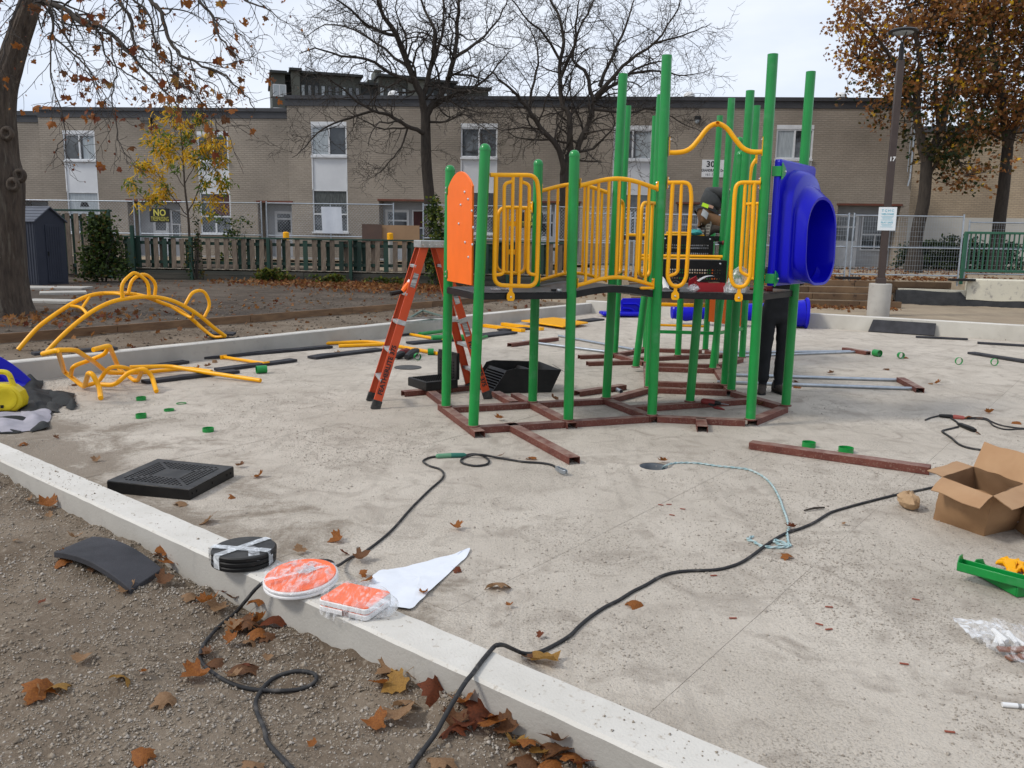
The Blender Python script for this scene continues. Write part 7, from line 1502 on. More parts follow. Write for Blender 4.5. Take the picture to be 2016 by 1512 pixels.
# twisted rope out of the drain
M_rope = pm('teal_rope', (.22, .36, .38), (.48, .56, .55), 26, .85); RP = thing('teal_rope', G(1450, 950, 0), 'frayed teal rope running from the drain hole and knotted under the cable', 'rope')
r5 = lambda P: [(1240+q[0]/5.04, 860+q[1]/5.04, *q[2:]) for q in P]
base = cat_rom(lay(r5([(315, 335, -.10), (335, 305, -.01), (365, 285, .02), (430, 265), (570, 260), (700, 268), (850, 290), (1050, 310), (1180, 330), (1300, 385), (1380, 450), (1440, 530), (1490, 630), (1520, 720), (1550, 800), (1575, 900), (1560, 955), (1570, 1050), (1590, 1085), (1500, 1075), (1428, 1045), (1455, 1032), (1545, 1065), (1560, 1095), (1400, 1100), (1300, 1085), (1220, 1040), (1165, 1020), (1222, 990)]), .006), 12)
acc = 0; strands = [[], []]
for i, p in enumerate(base):
    if i: acc += np.linalg.norm(p-base[i-1])
    t = nrm(base[min(i+1, len(base)-1)]-base[max(i-1, 0)]); x = nrm(np.cross(t, (0, 0, 1))); y = np.cross(x, t)
    for s in (0, 1): a = acc/.016+s*math.pi; strands[s].append(p+(x*math.cos(a)+y*math.sin(a))*.0045+np.array([0, 0, .003]))
for s in strands: MB().tube(s, .0048, 6).build('strand', M_rope, RP, smooth=70)
DR = thing('drain_pipe', (*HOLE, -.15), 'round grey drain pipe opening set in the pad with the rope leading out', 'drain')
MB().lathe([(HR+.012, -.013), (HR+.002, -.004), (HR-.004, -.004), (HR-.006, -.15), (.005, -.15)], (*HOLE, 0), 28, cap=False).build('pipe_wall', pm('grey_pipe', (.20, .22, .24), (.15, .165, .18), 6, .6), DR)

# ---------------------------------------------------------------- cardboard box, bags, brackets at the right
T = [G(x, y, .30) for x, y in ((1855, 939), (1955, 976), (2016, 952), (1907, 921))]; T[3] = T[0]+T[2]-T[1]
B0, B1, B2_ = G(1837, 1022), G(1937, 1056), G(2022, 1036); B3 = B0+B2_-B1; Bq = [B0, B1, B2_, B3]
BX = thing('cardboard_box', np.mean(Bq, 0), 'open brown cardboard box with sagging sides and flaps folded out', 'box')
ctr = np.mean(Bq, 0)
for i in range(4):
    a, b, ta, tb = Bq[i], Bq[(i+1) % 4], T[i], T[(i+1) % 4]
    def f(u, v): 
        p = (a*(1-u)+b*u)*(1-v)+(ta*(1-u)+tb*u)*v; o = nrm((p-ctr)*[1, 1, 0]); bl = .048*math.sin(math.pi*v)*math.sin(math.pi*u)*(1 if i < 2 else .3); k = -.02*(v < .12)*math.sin(u*9); return p+o*(bl+.006*mnoise.noise((u*4, v*4, i)))+np.array([0, 0, .012*mnoise.noise((u*3, v*2, i+5))*(v > .9)])
    MB().grid(f, 14, 12).build('box_side', M_card, BX, smooth=60, fixn=False)
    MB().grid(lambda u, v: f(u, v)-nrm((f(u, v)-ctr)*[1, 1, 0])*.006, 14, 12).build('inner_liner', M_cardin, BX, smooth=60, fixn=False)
MB().prism([q+np.array([0, 0, .004]) for q in Bq], (0, 0, .005)).build('box_bottom', M_cardin, BX)
def flap(a, b, v, dz, curl=.02):
    n = nrm(np.cross(b-a, (0, 0, 1))); rows = []
    for j in range(6):
        t = j/5; rows.append([a+(b-a)*s+np.r_[v*t, dz*t-curl*t*t]+np.array([0, 0, .012*mnoise.noise((s*3, t*2, a[0]*9))*t]) for s in np.linspace(.02*t, 1-.02*t, 7)])
    V = [q for r_ in rows for q in r_]; mb = MB(); F = [(j*7+i, j*7+i+1, (j+1)*7+i+1, (j+1)*7+i) for j in range(5) for i in range(6)]; mb.add(V, F); mb.add([q+np.array([0, 0, -.004])-np.r_[n[:2]*.002, 0] for q in V], [tuple(reversed(q)) for q in F]); mb.build('flap', pm('cardboard_flap', (.40, .24, .125), (.35, .20, .10), 4, .8) if 'cardboard_flap' not in MATS else MATS['cardboard_flap'], BX, smooth=60, fixn=False)
out_ = lambda a, b: nrm(((a+b)/2-np.mean(T, 0))*[1, 1, 0])[:2]
flap(T[0], T[1], out_(T[0], T[1])*.15, -.035); flap(T[3], T[0], out_(T[3], T[0])*.14, .01, .01); flap(T[2], T[3], out_(T[2], T[3])*.11, .155, .0); flap(T[1], T[2], out_(T[1], T[2])*.14, -.03)
q = (B1*.35+B2_*.65); e = nrm(B2_-B1); MB().frame(np.r_[(q+nrm(np.cross(e, (0, 0, 1)))*.030)[:2], .13], [e, nrm(np.cross(e, (0, 0, 1))), (0, 0, 1)], (.20, .002, .14)).build('address_label', M_white, BX, smooth=None)
MB().bar(np.r_[(B0+(B1-B0)*.3+[0, -.012, 0])[:2], .035], np.r_[(B0+(B1-B0)*.55+[0, -.02, 0])[:2], .03], .002, .03).build('tape_strip', M_tape, BX, smooth=None)
q = G(2032, 1066); tag(MB().prism([q, q+np.array([.35, -.05, 0]), q+np.array([.42, .3, 0]), q+np.array([.04, .36, 0])], (0, 0, .26)).build('carton', M_card, bevel=.006), 'second brown carton cut off by the right edge beside the open box', 'box')
def lump(c, rx, ry, rz, seed, amp=.25, fr=3, n=18, m=12):
    return [[np.array([c[0]+rx*math.sin(p)*math.cos(t)*(1+amp*mnoise.noise((math.cos(t)*fr+seed, math.sin(t)*fr, p*fr))), c[1]+ry*math.sin(p)*math.sin(t)*(1+amp*mnoise.noise((math.cos(t)*fr+seed, math.sin(t)*fr, p*fr+9))), max(.002, c[2]+rz*(1+math.cos(p))*.5*(1+amp*.6*mnoise.noise((t*1.5, p*2, seed))))]) for t in np.linspace(0, 6.283, n, endpoint=False)] for p in np.linspace(math.pi-.05, .05, m)]
c = G(1790, 1003); tag(MB().loft(lump((c[0], c[1]+.02, 0), .062, .10, .115, 4, .35, 2.2)).build('paper_bag', pm('kraft_paper', (.42, .28, .16), (.34, .22, .12), 10, .8, bump=.006, bscale=30), smooth=22), 'small crumpled brown paper bag left of the open cardboard box', 'paper bag')
GB = None
for (p0, p1, z, lab) in (((1888, 1118), (2050, 1162), .055, 'upper green steel bracket crossing over the other at the right edge'), ((1938, 1132), (2012, 1172), .0, 'lower green steel bracket with its rounded end towards the camera')):
    a, b = G(*p0, z+.01), G(*p1, z+.01); a[2] = b[2] = z+.004; t = thing('green_bracket', (a+b)/2, lab, 'bracket', 'green steel brackets at the right edge'); d = nrm(b-a); x = np.cross(d, (0, 0, 1))
    if z == 0: a = a-d*.05
    for s in (-1, 1): MB().bar(a+x*s*.036+np.array([0, 0, .026]), b+x*s*.036+np.array([0, 0, .026]), .006, .044).build('bracket_flange', M_green, t, bevel=.002)
    MB().bar(a+np.array([0, 0, .003]), b+np.array([0, 0, .003]), .066, .006).build('bracket_web', M_green, t)
    for e in (a, b): MB().prism([e+x*u+np.array([0, 0, h]) for u, h in ((-.036, .0), (.036, 0), (.036, .05), (.02, .078), (-.02, .078), (-.036, .05))], d*.006).build('end_plate', M_green, t, bevel=.002)
for k, (dx, dy, rz) in enumerate(((0, 0, .3), (.07, .03, 1.2), (.03, .08, 2.2), (.11, -.02, .8), (.10, .09, 1.8), (-.01, .05, 2.8))):
    c = G(1992, 1132)+np.array([dx*.8, dy*.8+.0, .004+.014*(k % 3)]); pts = [np.array([math.cos(t)*(.045+.012*math.cos(3*t)), math.sin(t)*(.03+.010*math.cos(3*t)), 0]) for t in np.linspace(0, 6.283, 16, endpoint=False)]; cz_, sz_ = math.cos(rz), math.sin(rz)
    tag(MB().prism([c+np.array([p[0]*cz_-p[1]*sz_, p[0]*sz_+p[1]*cz_, .02*math.sin(i)]) for i, p in enumerate(pts)], (0, 0, .016)).build('yellow_clamp', M_yellow, bevel=.004), ('yellow casting lying lowest in the heap beside the green brackets', 'yellow casting at the far right of the heap by the brackets', 'yellow casting on top of the heap beside the green brackets', 'yellow casting nearest the green bracket flange', 'yellow casting at the back of the heap by the brackets', 'yellow casting at the left rim of the heap by the brackets')[k], 'clamp', 'heap of small yellow castings')
c = G(1975, 1290); HB = thing('hardware_bag', c, 'clear plastic bag of brown plates and white clips at the right edge', 'plastic bag')
mb = MB().loft(lump((c[0]+.04, c[1]+.02, .001), .13, .15, .115, 8, .4, 2.6, 22, 12)); mb.build('bag_film', M_wrap, HB, smooth=30, fixn=False)
MB().grid(lambda u, v: np.array([c[0]-.09+.20*u-.03*v, c[1]+.09+.12*v, .03+.045*v*(1-.5*u)+.02*mnoise.noise((u*5, v*4, 3))]), 12, 8).build('bag_mouth', M_wrap2, HB, smooth=40, fixn=False)
M_cop = pm('brown_coated_plate', (.18, .075, .045), (.26, .12, .07), 12, .45)
for k, (dx, dy, dz, rz) in enumerate(((-.01, -.06, .012, .25), (.04, -.075, .022, -.1), (.02, -.03, .034, .1), (.08, -.04, .02, .7), (-.02, -.02, .026, -.2))): tag(MB().box((c[0]+.04+dx, c[1]+.02+dy, dz), (.085, .035, .012), rz).build('brown_plate', M_cop, bevel=.002), 'brown metal plate inside the clear hardware bag, '+('at its centre', 'nearest the camera', 'on top of the others', 'farthest right', 'farthest left')[k], 'plate', 'brown plates in the hardware bag')
for k, (dx, dy, dz, rz) in enumerate(((-.03, .03, .03, 1.3), (.0, .05, .04, 1.7), (.04, .04, .035, 1.45), (.07, .03, .03, 1.9), (-.05, .05, .025, .9))): tag(MB().tube([np.array([c[0]+.04+dx, c[1]+dy, dz]), np.array([c[0]+.04+dx+.09*math.cos(rz), c[1]+dy+.09*math.sin(rz), dz+.01])], .011, 8).build('white_clip', M_white), 'white plastic clip inside the clear hardware bag, '+('second from left', 'in the middle', 'second from right', 'rightmost one', 'leftmost one')[k], 'clip', 'white clips in the hardware bag')
a, b = G(1973, 1387, .01), G(2040, 1393, .01); d = nrm(b-a); MK = thing('marker_pen', (a+b)/2, 'white marker pen lying on the pad at the lower right edge', 'pen')
MB().tube([a, a+d*.055], .0095, 12).build('pen_cap', M_white, MK); MB().tube([a+d*.056, a+d*.066], .0088, 12).build('pen_band', pm('grey_band', (.25, .25, .25), None, 1, .5), MK); MB().tube([a+d*.067, a+d*.15], .0092, 12).build('pen_barrel', M_white, MK)
a, b = G(1583, 1005, .008), G(1623, 999, .01); tag(MB().tube([a, (a+b)/2+[0, 0, .006], b], [.005, .008, .006], 6).build('twig', M_bark2), 'short dark stick lying on the pad behind the long cable', 'stick')

# ---------------------------------------------------------------- left edge: case and clothes
M_jack = pm('black_cloth', (.010, .011, .012), (.022, .024, .024), 6, .85, bump=.004, bscale=50); M_grey = pm('grey_fleece', (.36, .34, .38), (.29, .28, .31), 6, .9, bump=.003, bscale=80)
def drape(par, name, q, h, mat, seed, k=3.0, amp=.03, z0=.004, n=26):
    """a limp folded sheet of cloth: soft hump, running folds, edges on the ground"""
    P = [G(x, y, z0) for x, y in q]; rnd = random.Random(seed); a0 = rnd.uniform(0, 6)
    def f(u, v):
        uu = u+.05*math.sin(v*5+a0); vv = v+.05*math.sin(u*6+a0*2); p = (P[0]*(1-uu)+P[1]*uu)*(1-vv)+(P[3]*(1-uu)+P[2]*uu)*vv
        e = (math.sin(math.pi*min(max(u, 0), 1))*math.sin(math.pi*min(max(v, 0), 1)))**.8; w = .5+.5*math.sin(6.283*(k*.55*u+.5*v+.30*math.sin(3*v+a0))+seed); w = w*w; c_ = mnoise.noise((p[0]*6, p[1]*6, seed))
        return np.array([p[0]+.012*c_, p[1]+.012*mnoise.noise((p[0]*6, p[1]*6, seed+5)), z0+e*(h*(.60+.35*c_)+amp*.8*w)+.012*w*(1-e)+.004])
    return MB().grid(f, n, n).build(name, mat, par, smooth=70, fixn=False)
c = G(92, 790); JK = thing('black_jacket', c, 'crumpled black jacket on the pad beside the yellow case', 'jacket')
drape(JK, 'jacket_body', [(22, 806), (104, 816), (100, 768), (36, 760)], .10, M_jack, 2, 2.2, .05); drape(JK, 'hood', [(34, 772), (82, 776), (84, 752), (44, 748)], .15, M_jack, 5, 1.5, .05)
drape(JK, 'sleeve', [(86, 790), (150, 805), (148, 778), (98, 768)], .085, M_jack, 8, 1.2, .05); drape(JK, 'sleeve', [(40, 812), (118, 812), (122, 796), (46, 790)], .06, pm('worn_black_cloth', (.026, .027, .026), (.045, .044, .042), 7, .9, bump=.004, bscale=60), 11, 3.2, .035); drape(JK, 'collar', [(128, 806), (147, 807), (150, 788), (134, 786)], .06, M_jack, 14, 1.2, .03)
c = G(40, 835); SW = thing('grey_sweatshirt', c, 'grey sweatshirt with black panels crumpled below the yellow case', 'sweatshirt')
drape(SW, 'sweatshirt_body', [(-40, 852), (70, 850), (72, 812), (-30, 812)], .055, M_grey, 21, 2.6, .035); drape(SW, 'sleeve', [(30, 842), (102, 838), (98, 808), (40, 810)], .07, M_grey, 24, 1.8, .04)
drape(SW, 'dark_panel', [(-30, 836), (60, 832), (58, 826), (-30, 828)], .085, M_jack, 27, 2.0, .02, .012); drape(SW, 'dark_panel', [(58, 852), (100, 843), (98, 830), (66, 840)], .05, M_jack, 29, 1.6, .02, .006); drape(SW, 'dark_panel', [(-40, 856), (40, 853), (36, 846), (-40, 848)], .022, M_jack, 31, 2.0, .012, .003)
c = G(2, 812); YC = thing('yellow_tool_case', c, 'yellow plastic carrying case with moulded handle at the left edge', 'tool case')
M_case = pm('case_yellow', (.66, .52, .012), (.58, .44, .01), 4, .5, c3=(.25, .2, .03), s3=20, lo3=.66, hi3=.8); ac = R(8); ex = np.array([math.cos(ac), math.sin(ac), 0]); ey = np.array([-math.sin(ac), math.cos(ac), 0])
prof = [(-.32, .01), (.13, .01), (.185, .05), (.20, .12), (.175, .20), (.11, .255), (.02, .275), (-.32, .275)]
MB().loft([[c+ex*x*s+ey*o+np.array([0, 0, .14+(z-.14)*s]) for x, z in prof] for o, s in ((0, .92), (.02, 1), (.16, 1), (.18, .92))]).build('shell', M_case, YC, bevel=.008)
MB().lathe([(.11, 0), (.11, .012), (.09, .016), (.07, .010), (.004, .010)], c+ex*.05+np.array([0, 0, .135]), 28, (ex, (0, 0, 1), -ey)).build('round_boss', M_case, YC)
MB().tube(fillet([c+ex*x+ey*.09+np.array([0, 0, z]) for x, z in ((-.30, .26), (-.27, .40), (.06, .385), (.10, .24))], .05, 5), .026, 10).build('handle', M_case, YC)
MB().box(c+ex*.02-ey*.012+np.array([0, 0, .06]), (.03, .01, .03), ac).build('latch', M_black, YC)
for k in range(7): MB().box(c+ex*(-.2+k*.035)+ey*.09+np.array([0, 0, .412-k*.0015]), (.012, .04, .006), ac).build('grip_rib', M_case, YC)
c = G(-22, 775); BL = thing('blue_slide_end', c, 'blue moulded slide end standing at the left edge behind the yellow case', 'slide part')
rings = []
for t in np.linspace(0, 1, 10):
    x = .62-1.1*t; h = .44*(1-(1-t)**2.2)+.03; rings.append([c+np.array([x*.55, x*.25+yy, 0])+np.array([0, 0, zz]) for yy, zz in ((-.16, .01), (.16, .01), (.19, h), (.15, h+.02), (.12, h*.55), (-.12, h*.55), (-.15, h+.02), (-.19, h))])
MB().loft(rings).build('slide_trough', M_blue, BL, smooth=50, bevel=.006)
# ---------------------------------------------------------------- things left on the decks
def deckpt(x, y, z): return G(x, y, z)
Z1 = DZ+.001
c = G(1398, 574, Z1); RB = thing('red_carton', c, 'open red cardboard carton with a white flap on the nearer hexagon deck', 'carton')
M_redc = pm('red_card', (.42, .012, .018), (.36, .010, .015), 4, .5); a, b = G(1372, 574, Z1), G(1427, 575, Z1); ex = nrm(b-a); ey = np.array([-ex[1], ex[0], 0]); w = np.linalg.norm(b-a); h = .085
for o, s in ((a+ex*w/2, w), (a+ex*w/2+ey*.16, w)): MB().frame(o+np.array([0, 0, h/2]), [ex, ey, (0, 0, 1)], (s, .003, h)).build('carton_side', M_redc, RB, smooth=None)
for o in (a+ey*.08, b+ey*.08): MB().frame(o+np.array([0, 0, h/2]), [ey, ex, (0, 0, 1)], (.155, .003, h)).build('carton_side', M_redc, RB, smooth=None)
MB().frame(a+ex*w/2+ey*.08+np.array([0, 0, .003]), [ex, ey, (0, 0, 1)], (w, .155, .003)).build('carton_bottom', M_cardin, RB); MB().grid(lambda u, v: a+ex*(.02+u*(w-.12))+ey*(.02+v*.14)+np.array([0, 0, h+.012+.05*u+.02*math.sin(u*3)]), 8, 4).build('flap', M_owhite, RB, smooth=50, fixn=False)
MB().frame(a+ex*w*.66+ey*.1+np.array([0, 0, h*.75]), [ex, ey, (0, 0, 1)], (.10, .09, .05)).build('packing_card', M_card, RB)
q = [G(1356, 568, Z1), G(1372, 568, Z1)]; tag(MB().prism([q[0]+[0, .05, .0], q[1]+[0.02, .05, .03], q[1]+[-.01, .05, .12], q[0]+[.005, .05, .08]], (.01, .01, .01)).build('red_flap_card', M_redc), 'torn red card standing left of the red carton', 'card')
def bag(name, px_, py_, rx, ry, rz, lab, seed, cat='plastic bag'): c = G(px_, py_, Z1); return tag(MB().loft(lump((c[0], c[1]+ry*.6, Z1), rx, ry, rz, seed, .5, 2.8, 18, 11)).build(name, M_wrap2, smooth=26), lab, cat)
bag('small_plastic_bag', 1366, 575, .055, .06, .07, 'small clear plastic bag of bolts left of the red carton', 3)
c = G(1455, 577, Z1); rings = [[np.array([c[0]+.045*k_+r*math.cos(t)*(1+.3*mnoise.noise((math.cos(t)*2, k_*2, 4))), c[1]+.05+r*.7*math.sin(t), Z1+z]) for t in np.linspace(0, 6.283, 16, endpoint=False)] for k_, r, z in ((-.6, .11, .003), (-.5, .115, .05), (-.2, .10, .11), (.1, .085, .17), (.3, .06, .22), (.35, .02, .25))]
tag(MB().loft(rings).build('large_plastic_bag', M_wrap2, smooth=24), 'large clear plastic bag inside the right entrance loop', 'plastic bag')
c = G(984, 572, Z1); tag(MB().grid(lambda u, v: np.array([c[0]-.09+.18*u, c[1]-.06+.30*v, Z1+.006+.035*abs(mnoise.noise((u*4, v*3, 2)))]), 10, 8).build('plastic_sheet', M_wrap2, smooth=30, fixn=False), 'thin clear plastic sheet on the square deck behind the yellow loop', 'plastic sheet')
for px_, lab in ((1090, 'dark metal clip on the square deck edge'), (1101, 'shiny metal clip on the square deck edge')): c = G(px_, 573.5, Z1); tag(MB().box((c[0], c[1], Z1+.011), (.045, .03, .022), .3).build('metal_clip', M_bolt if px_ > 1095 else M_black, bevel=.003), lab, 'clip')
def drill(c, ang, up, lab, mats, name='cordless_drill', sc=1):
    t = thing(name, c, lab, 'drill', 'cordless drills'); d = np.array([math.cos(ang), math.sin(ang), 0]); u = np.asarray(up, float); P = lambda a, b, s=0: np.asarray(c)+d*a*sc+u*b*sc
    MB().tube([P(-.10, 0), P(-.08, 0), P(.03, 0), P(.05, 0)], [.022*sc, .032*sc, .032*sc, .026*sc], 12).build('motor_body', mats[0], t, smooth=50); MB().tube([P(.05, 0), P(.09, 0), P(.11, 0)], [.024*sc, .021*sc, .012*sc], 12).build('chuck', M_black, t); MB().tube([P(.11, 0), P(.19, 0)], .004*sc, 6).build('drill_bit', M_steel, t)
    MB().tube([P(-.04, -.02), P(-.055, -.08), P(-.06, -.13)], [.020*sc, .017*sc, .020*sc], 10).build('grip', mats[1], t); MB().frame(P(-.05, -.16), [d, np.cross(d, u), u], (.115*sc, .07*sc, .055*sc)).build('battery', mats[0], t, bevel=.008); return t
M_dred = pm('dull_red_tool', (.24, .025, .022), (.16, .02, .018), 6, .5); M_dblk = pm('black_tool_grip', (.014, .014, .015), None, 1, .6)
c = G(1399, 800, .03); drill((c[0], c[1], .075), -.65, nrm(np.array([-.55, .75, .25])), 'red and black cordless drill lying inside the steel base frame', (M_dred, M_dblk), sc=1.05)
c = AY(1428, 478, 11.55); drill(c, math.pi*.98, (0.1, 0, 1), 'red and black cordless drill standing at the edge of the far deck', (M_dred, M_dblk), sc=.95); MB().box((c[0]+.02, c[1]+.02, c[2]-.24), (.12, .12, .09), .2).build('ledge_box', M_black, PLAY)
TG = thing('tool_pile', G(800, 703), 'pile of red and black power tools in a dark bag behind the ladder', 'tools')
for a, b, r, m, nm in (((778, 702), (795, 696), .05, M_dblk, 'tool_body'), ((786, 694), (806, 690), .045, M_dred, 'tool_body'), ((800, 703), (822, 690), .06, M_dblk, 'dark_bag')):
    p, q = G(*a, .05), G(*b, .06); MB().tube([p, p+(q-p)*.3, p+(q-p)*.7, q], [r*.6, r, r*1.1, r*.6], 9).build(nm, m, TG, smooth=30)
a, b = G(1476, 568, Z1+.02), G(1514, 569.5, Z1+.02); HM = thing('red_mallet', (a+b)/2, 'red handled mallet on the nearer deck beside post and hood', 'mallet'); MB().tube([a, b], [.014, .018], 10).build('handle', M_dred, HM); MB().lathe([(.005, -.03), (.03, -.03), (.03, .03), (.005, .03)], b, 14, ((0, 0, 1), (0, 1, 0), (1, 0, 0))).build('head', M_dred, HM)
p = [G(1307, 570, Z1), G(1328, 571, Z1)]; tag(MB().grid(lambda u, v: p[0]*(1-u)+p[1]*u+np.array([0, .05+.12*v, .01+.12*v*(1-u)+.01*math.sin(u*6)]), 7, 5).build('instruction_sheet', M_white, smooth=50, fixn=False), 'white instruction sheet on the nearer deck left of the torn red card', 'paper sheet')
p = G(1333, 574, Z1); tag(MB().tube(cat_rom([p+np.array([.0, .05, .01]), p+np.array([.04, .09, .06]), p+np.array([.0, .14, .09]), p+np.array([-.05, .1, .03]), p+np.array([.03, .04, .01])], 6), .012, 8).build('black_strap', M_black), 'black strap heaped beside the white instruction sheet', 'strap')
for (x0, y0_, x1, y1_, Y, lab) in ((1237, 464, 1386, 463, 11.9, 'yellow pipe lying along the front edge of the far deck'), (1312, 457, 1356, 461, 12.3, 'short yellow pipe farther back on the far deck'), (1258, 504, 1422, 505, 10.75, 'upper yellow pipe resting across the stair'), (1256, 511, 1418, 511, 10.60, 'lower yellow pipe resting across the stair')):
    a, b = AY(x0, y0_, Y), AY(x1, y1_, Y); zz = (a[2]+b[2])/2; a[2] = b[2] = zz; d = nrm(b-a)
    tag(MB().lathe([(.021, 0), (.021, np.linalg.norm(b-a)), (.016, np.linalg.norm(b-a)), (.016, np.linalg.norm(b-a)-.1)], a, 12, (np.cross(d, (0, 0, 1)), (0, 0, 1), d)).build('yellow_pipe', M_yellow), lab, 'pipe', 'yellow pipes laid on the stair and far deck')
c = AY(1368, 461, 11.9); tag(MB().loft(lump((c[0], c[1], DZ2+.002), .10, .08, .085, 12, .5, 3, 16, 10)).build('teal_glove', pm('teal_cloth', (.06, .36, .34), (.04, .28, .27), 10, .8), smooth=40), 'teal work glove lying beside the worker boot on the far deck', 'glove')

# ---------------------------------------------------------------- people
def body(name, J, E, mats, region, parent):
    """one continuous skinned body; J joint -> (xyz, radius); region(point) -> material index"""
    keys = list(J); me = bpy.data.meshes.new(name); off = origin(parent)
    me.from_pydata([tuple(np.asarray(J[k][0])-off) for k in keys], [(keys.index(a), keys.index(b)) for a, b in E], []); ob = bpy.data.objects.new(name, me); COL.objects.link(ob)
    sk = ob.modifiers.new('skin', 'SKIN'); sk.use_smooth_shade = True
    for i, k in enumerate(keys):
        r = J[k][1]; me.skin_vertices[0].data[i].radius = r if isinstance(r, tuple) else (r, r)
    me.skin_vertices[0].data[0].use_root = True
    sb = ob.modifiers.new('sub', 'SUBSURF'); sb.levels = 2; sb.render_levels = 2
    bpy.context.view_layer.update(); dg = bpy.context.evaluated_depsgraph_get(); nm = bpy.data.meshes.new_from_object(ob.evaluated_get(dg)); bpy.data.objects.remove(ob); bpy.data.meshes.remove(me)
    nm.name = name; nm.materials.clear(); [nm.materials.append(m) for m in mats]
    for v in nm.vertices:
        p = v.co; d = .010*mnoise.noise((p.x*9, p.y*9, p.z*13))+.006*mnoise.noise((p.x*24, p.y*24, p.z*30)); v.co = p+v.normal*d
    P = np.array([np.asarray(J[k][0]) for k in keys])
    for f in nm.polygons: f.material_index = region(np.array(f.center)+off); f.use_smooth = True
    o = bpy.data.objects.new(name, nm); COL.objects.link(o); o.parent = parent; return o
M_skin = pm('skin', (.52, .30, .21), (.46, .25, .18), 9, .5, sss=.1); M_shirt = pm('charcoal_shirt', (.040, .042, .042), (.055, .056, .055), 8, .9); M_tanp = pm('tan_work_trousers', (.20, .105, .048), (.145, .075, .036), 7, .9); M_blackp = pm('black_trousers', (.008, .009, .011), (.014, .015, .018), 6, .9); M_boot2 = pm('brown_work_boot', (.065, .05, .038), (.04, .03, .025), 10, .8); M_sole = pm('boot_sole', (.30, .28, .24), (.17, .155, .13), 22, .85); M_hair = pm('dark_hair', (.02, .015, .012), (.035, .026, .02), 30, .7)
def hand(c, d, n, parent):
    d = nrm(d); n = nrm(n); s = np.cross(d, n); c = np.asarray(c); mb = MB()
    mb.loft([[c+d*t+s*(w*a)+n*(.013*b) for a, b in ((-1, -.7), (-.6, -1), (.6, -1), (1, -.7), (1, .7), (.6, 1), (-.6, 1), (-1, .7))] for t, w in ((-.02, .026), (.02, .034), (.06, .042), (.09, .040))])
    for k, (a, L) in enumerate(((-.030, .070), (-.010, .080), (.010, .075), (.030, .058))):
        p = c+d*.085+s*a; mb.tube([p, p+d*L*.45-n*.006, p+d*L*.8-n*.024, p+d*L*.95-n*.040], [.0095, .009, .008, .006], 7)
    p = c+d*.02-s*.03; mb.tube([p, p-s*.025+d*.025, p-s*.035+d*.055-n*.012], [.012, .010, .007], 7); return mb.build('hand', M_skin, parent, smooth=60)
def head_parts(c, d, parent):
    """hair cap, ears, nose and eyes on a head centred c looking along d"""
    d = nrm(d); s = nrm(np.cross(d, (0, 0, 1))); u = np.cross(s, d); c = np.asarray(c)
    MB().lathe([(.098, -.01), (.100, .03), (.085, .075), (.05, .105), (.005, .115)], c-d*.012, 16, (d*.98, s*.84, u)).build('hair', M_hair, parent, smooth=60)
    MB().tube([c+d*.092+u*.01, c+d*.118-u*.015], [.008, .014], 8).build('nose', M_skin, parent); MB().bar(c+d*.094-u*.05-s*.022, c+d*.094-u*.05+s*.022, .006, .008).build('mouth', M_dred, parent)
    for k in (-1, 1): MB().lathe([(.004, -.008), (.018, -.004), (.022, .004), (.004, .006)], c+s*.083*k, 10, (d, u, s*k)).build('ear', M_skin, parent); MB().lathe([(.011, 0), (.008, .005), (.002, .007)], c+d*.088+s*.032*k+u*.012, 8, (s, u, d)).build('eye', M_dark, parent)
# man kneeling on the far deck, seen from behind
hp_ = AY(1388, 427, 12.05); K = lambda x, y, z: hp_+np.array([x, y, z]); zd = DZ2
kneel = thing('person', (hp_[0], hp_[1], zd), 'person in dark shirt and tan trousers kneeling on the far deck, bent away', 'person')
J = {'hip': (K(0, 0, 0), (.155, .125)), 'waist': (K(.04, .04, .13), (.175, .15)), 'chest': (K(.15, .09, .28), (.21, .17)), 'upper': (K(.26, .15, .345), (.16, .125)), 'neck': (K(.37, .20, .36), .055), 'head': (K(.46, .24, .32), .085), 'crown': (K(.51, .27, .29), .06),
     'lsh': (K(.24, -.06, .31), .072), 'lel': (K(.46, -.02, .08), .050), 'lwr': (K(.55, .12, -.09), .034), 'rsh': (K(.22, .32, .30), .072), 'rel': (K(.47, .38, .08), .050), 'rwr': (K(.60, .32, -.09), .034),
     'lhp': (K(.0, -.10, -.02), .115), 'lkn': (K(.44, -.10, zd+.085-hp_[2]), .075), 'lan': (K(.11, -.13, zd+.115-hp_[2]), .050), 'rhp': (K(.02, .13, -.02), .115), 'rkn': (K(.44, .22, zd+.085-hp_[2]), .075), 'ran': (K(.11, .18, zd+.115-hp_[2]), .050)}
E_ = [('hip', 'waist'), ('waist', 'chest'), ('chest', 'upper'), ('upper', 'neck'), ('neck', 'head'), ('head', 'crown'), ('upper', 'lsh'), ('lsh', 'lel'), ('lel', 'lwr'), ('upper', 'rsh'), ('rsh', 'rel'), ('rel', 'rwr'), ('hip', 'lhp'), ('lhp', 'lkn'), ('lkn', 'lan'), ('hip', 'rhp'), ('rhp', 'rkn'), ('rkn', 'ran')]
def reg_k(p):
    q = p-hp_
    if np.linalg.norm(p-J['head'][0]) < .12 or np.linalg.norm(p-J['neck'][0]) < .06: return 0
    if q[2] < -.12 and q[0] > .50: return 0
    ax_ = nrm(np.array([.05, .04, .13])); t = q@ax_
    if t > .075 and q[2] > .0: return 1
    if q[0] > .38 and q[2] > -.10 and q[0] > .42: return 1
    return 2
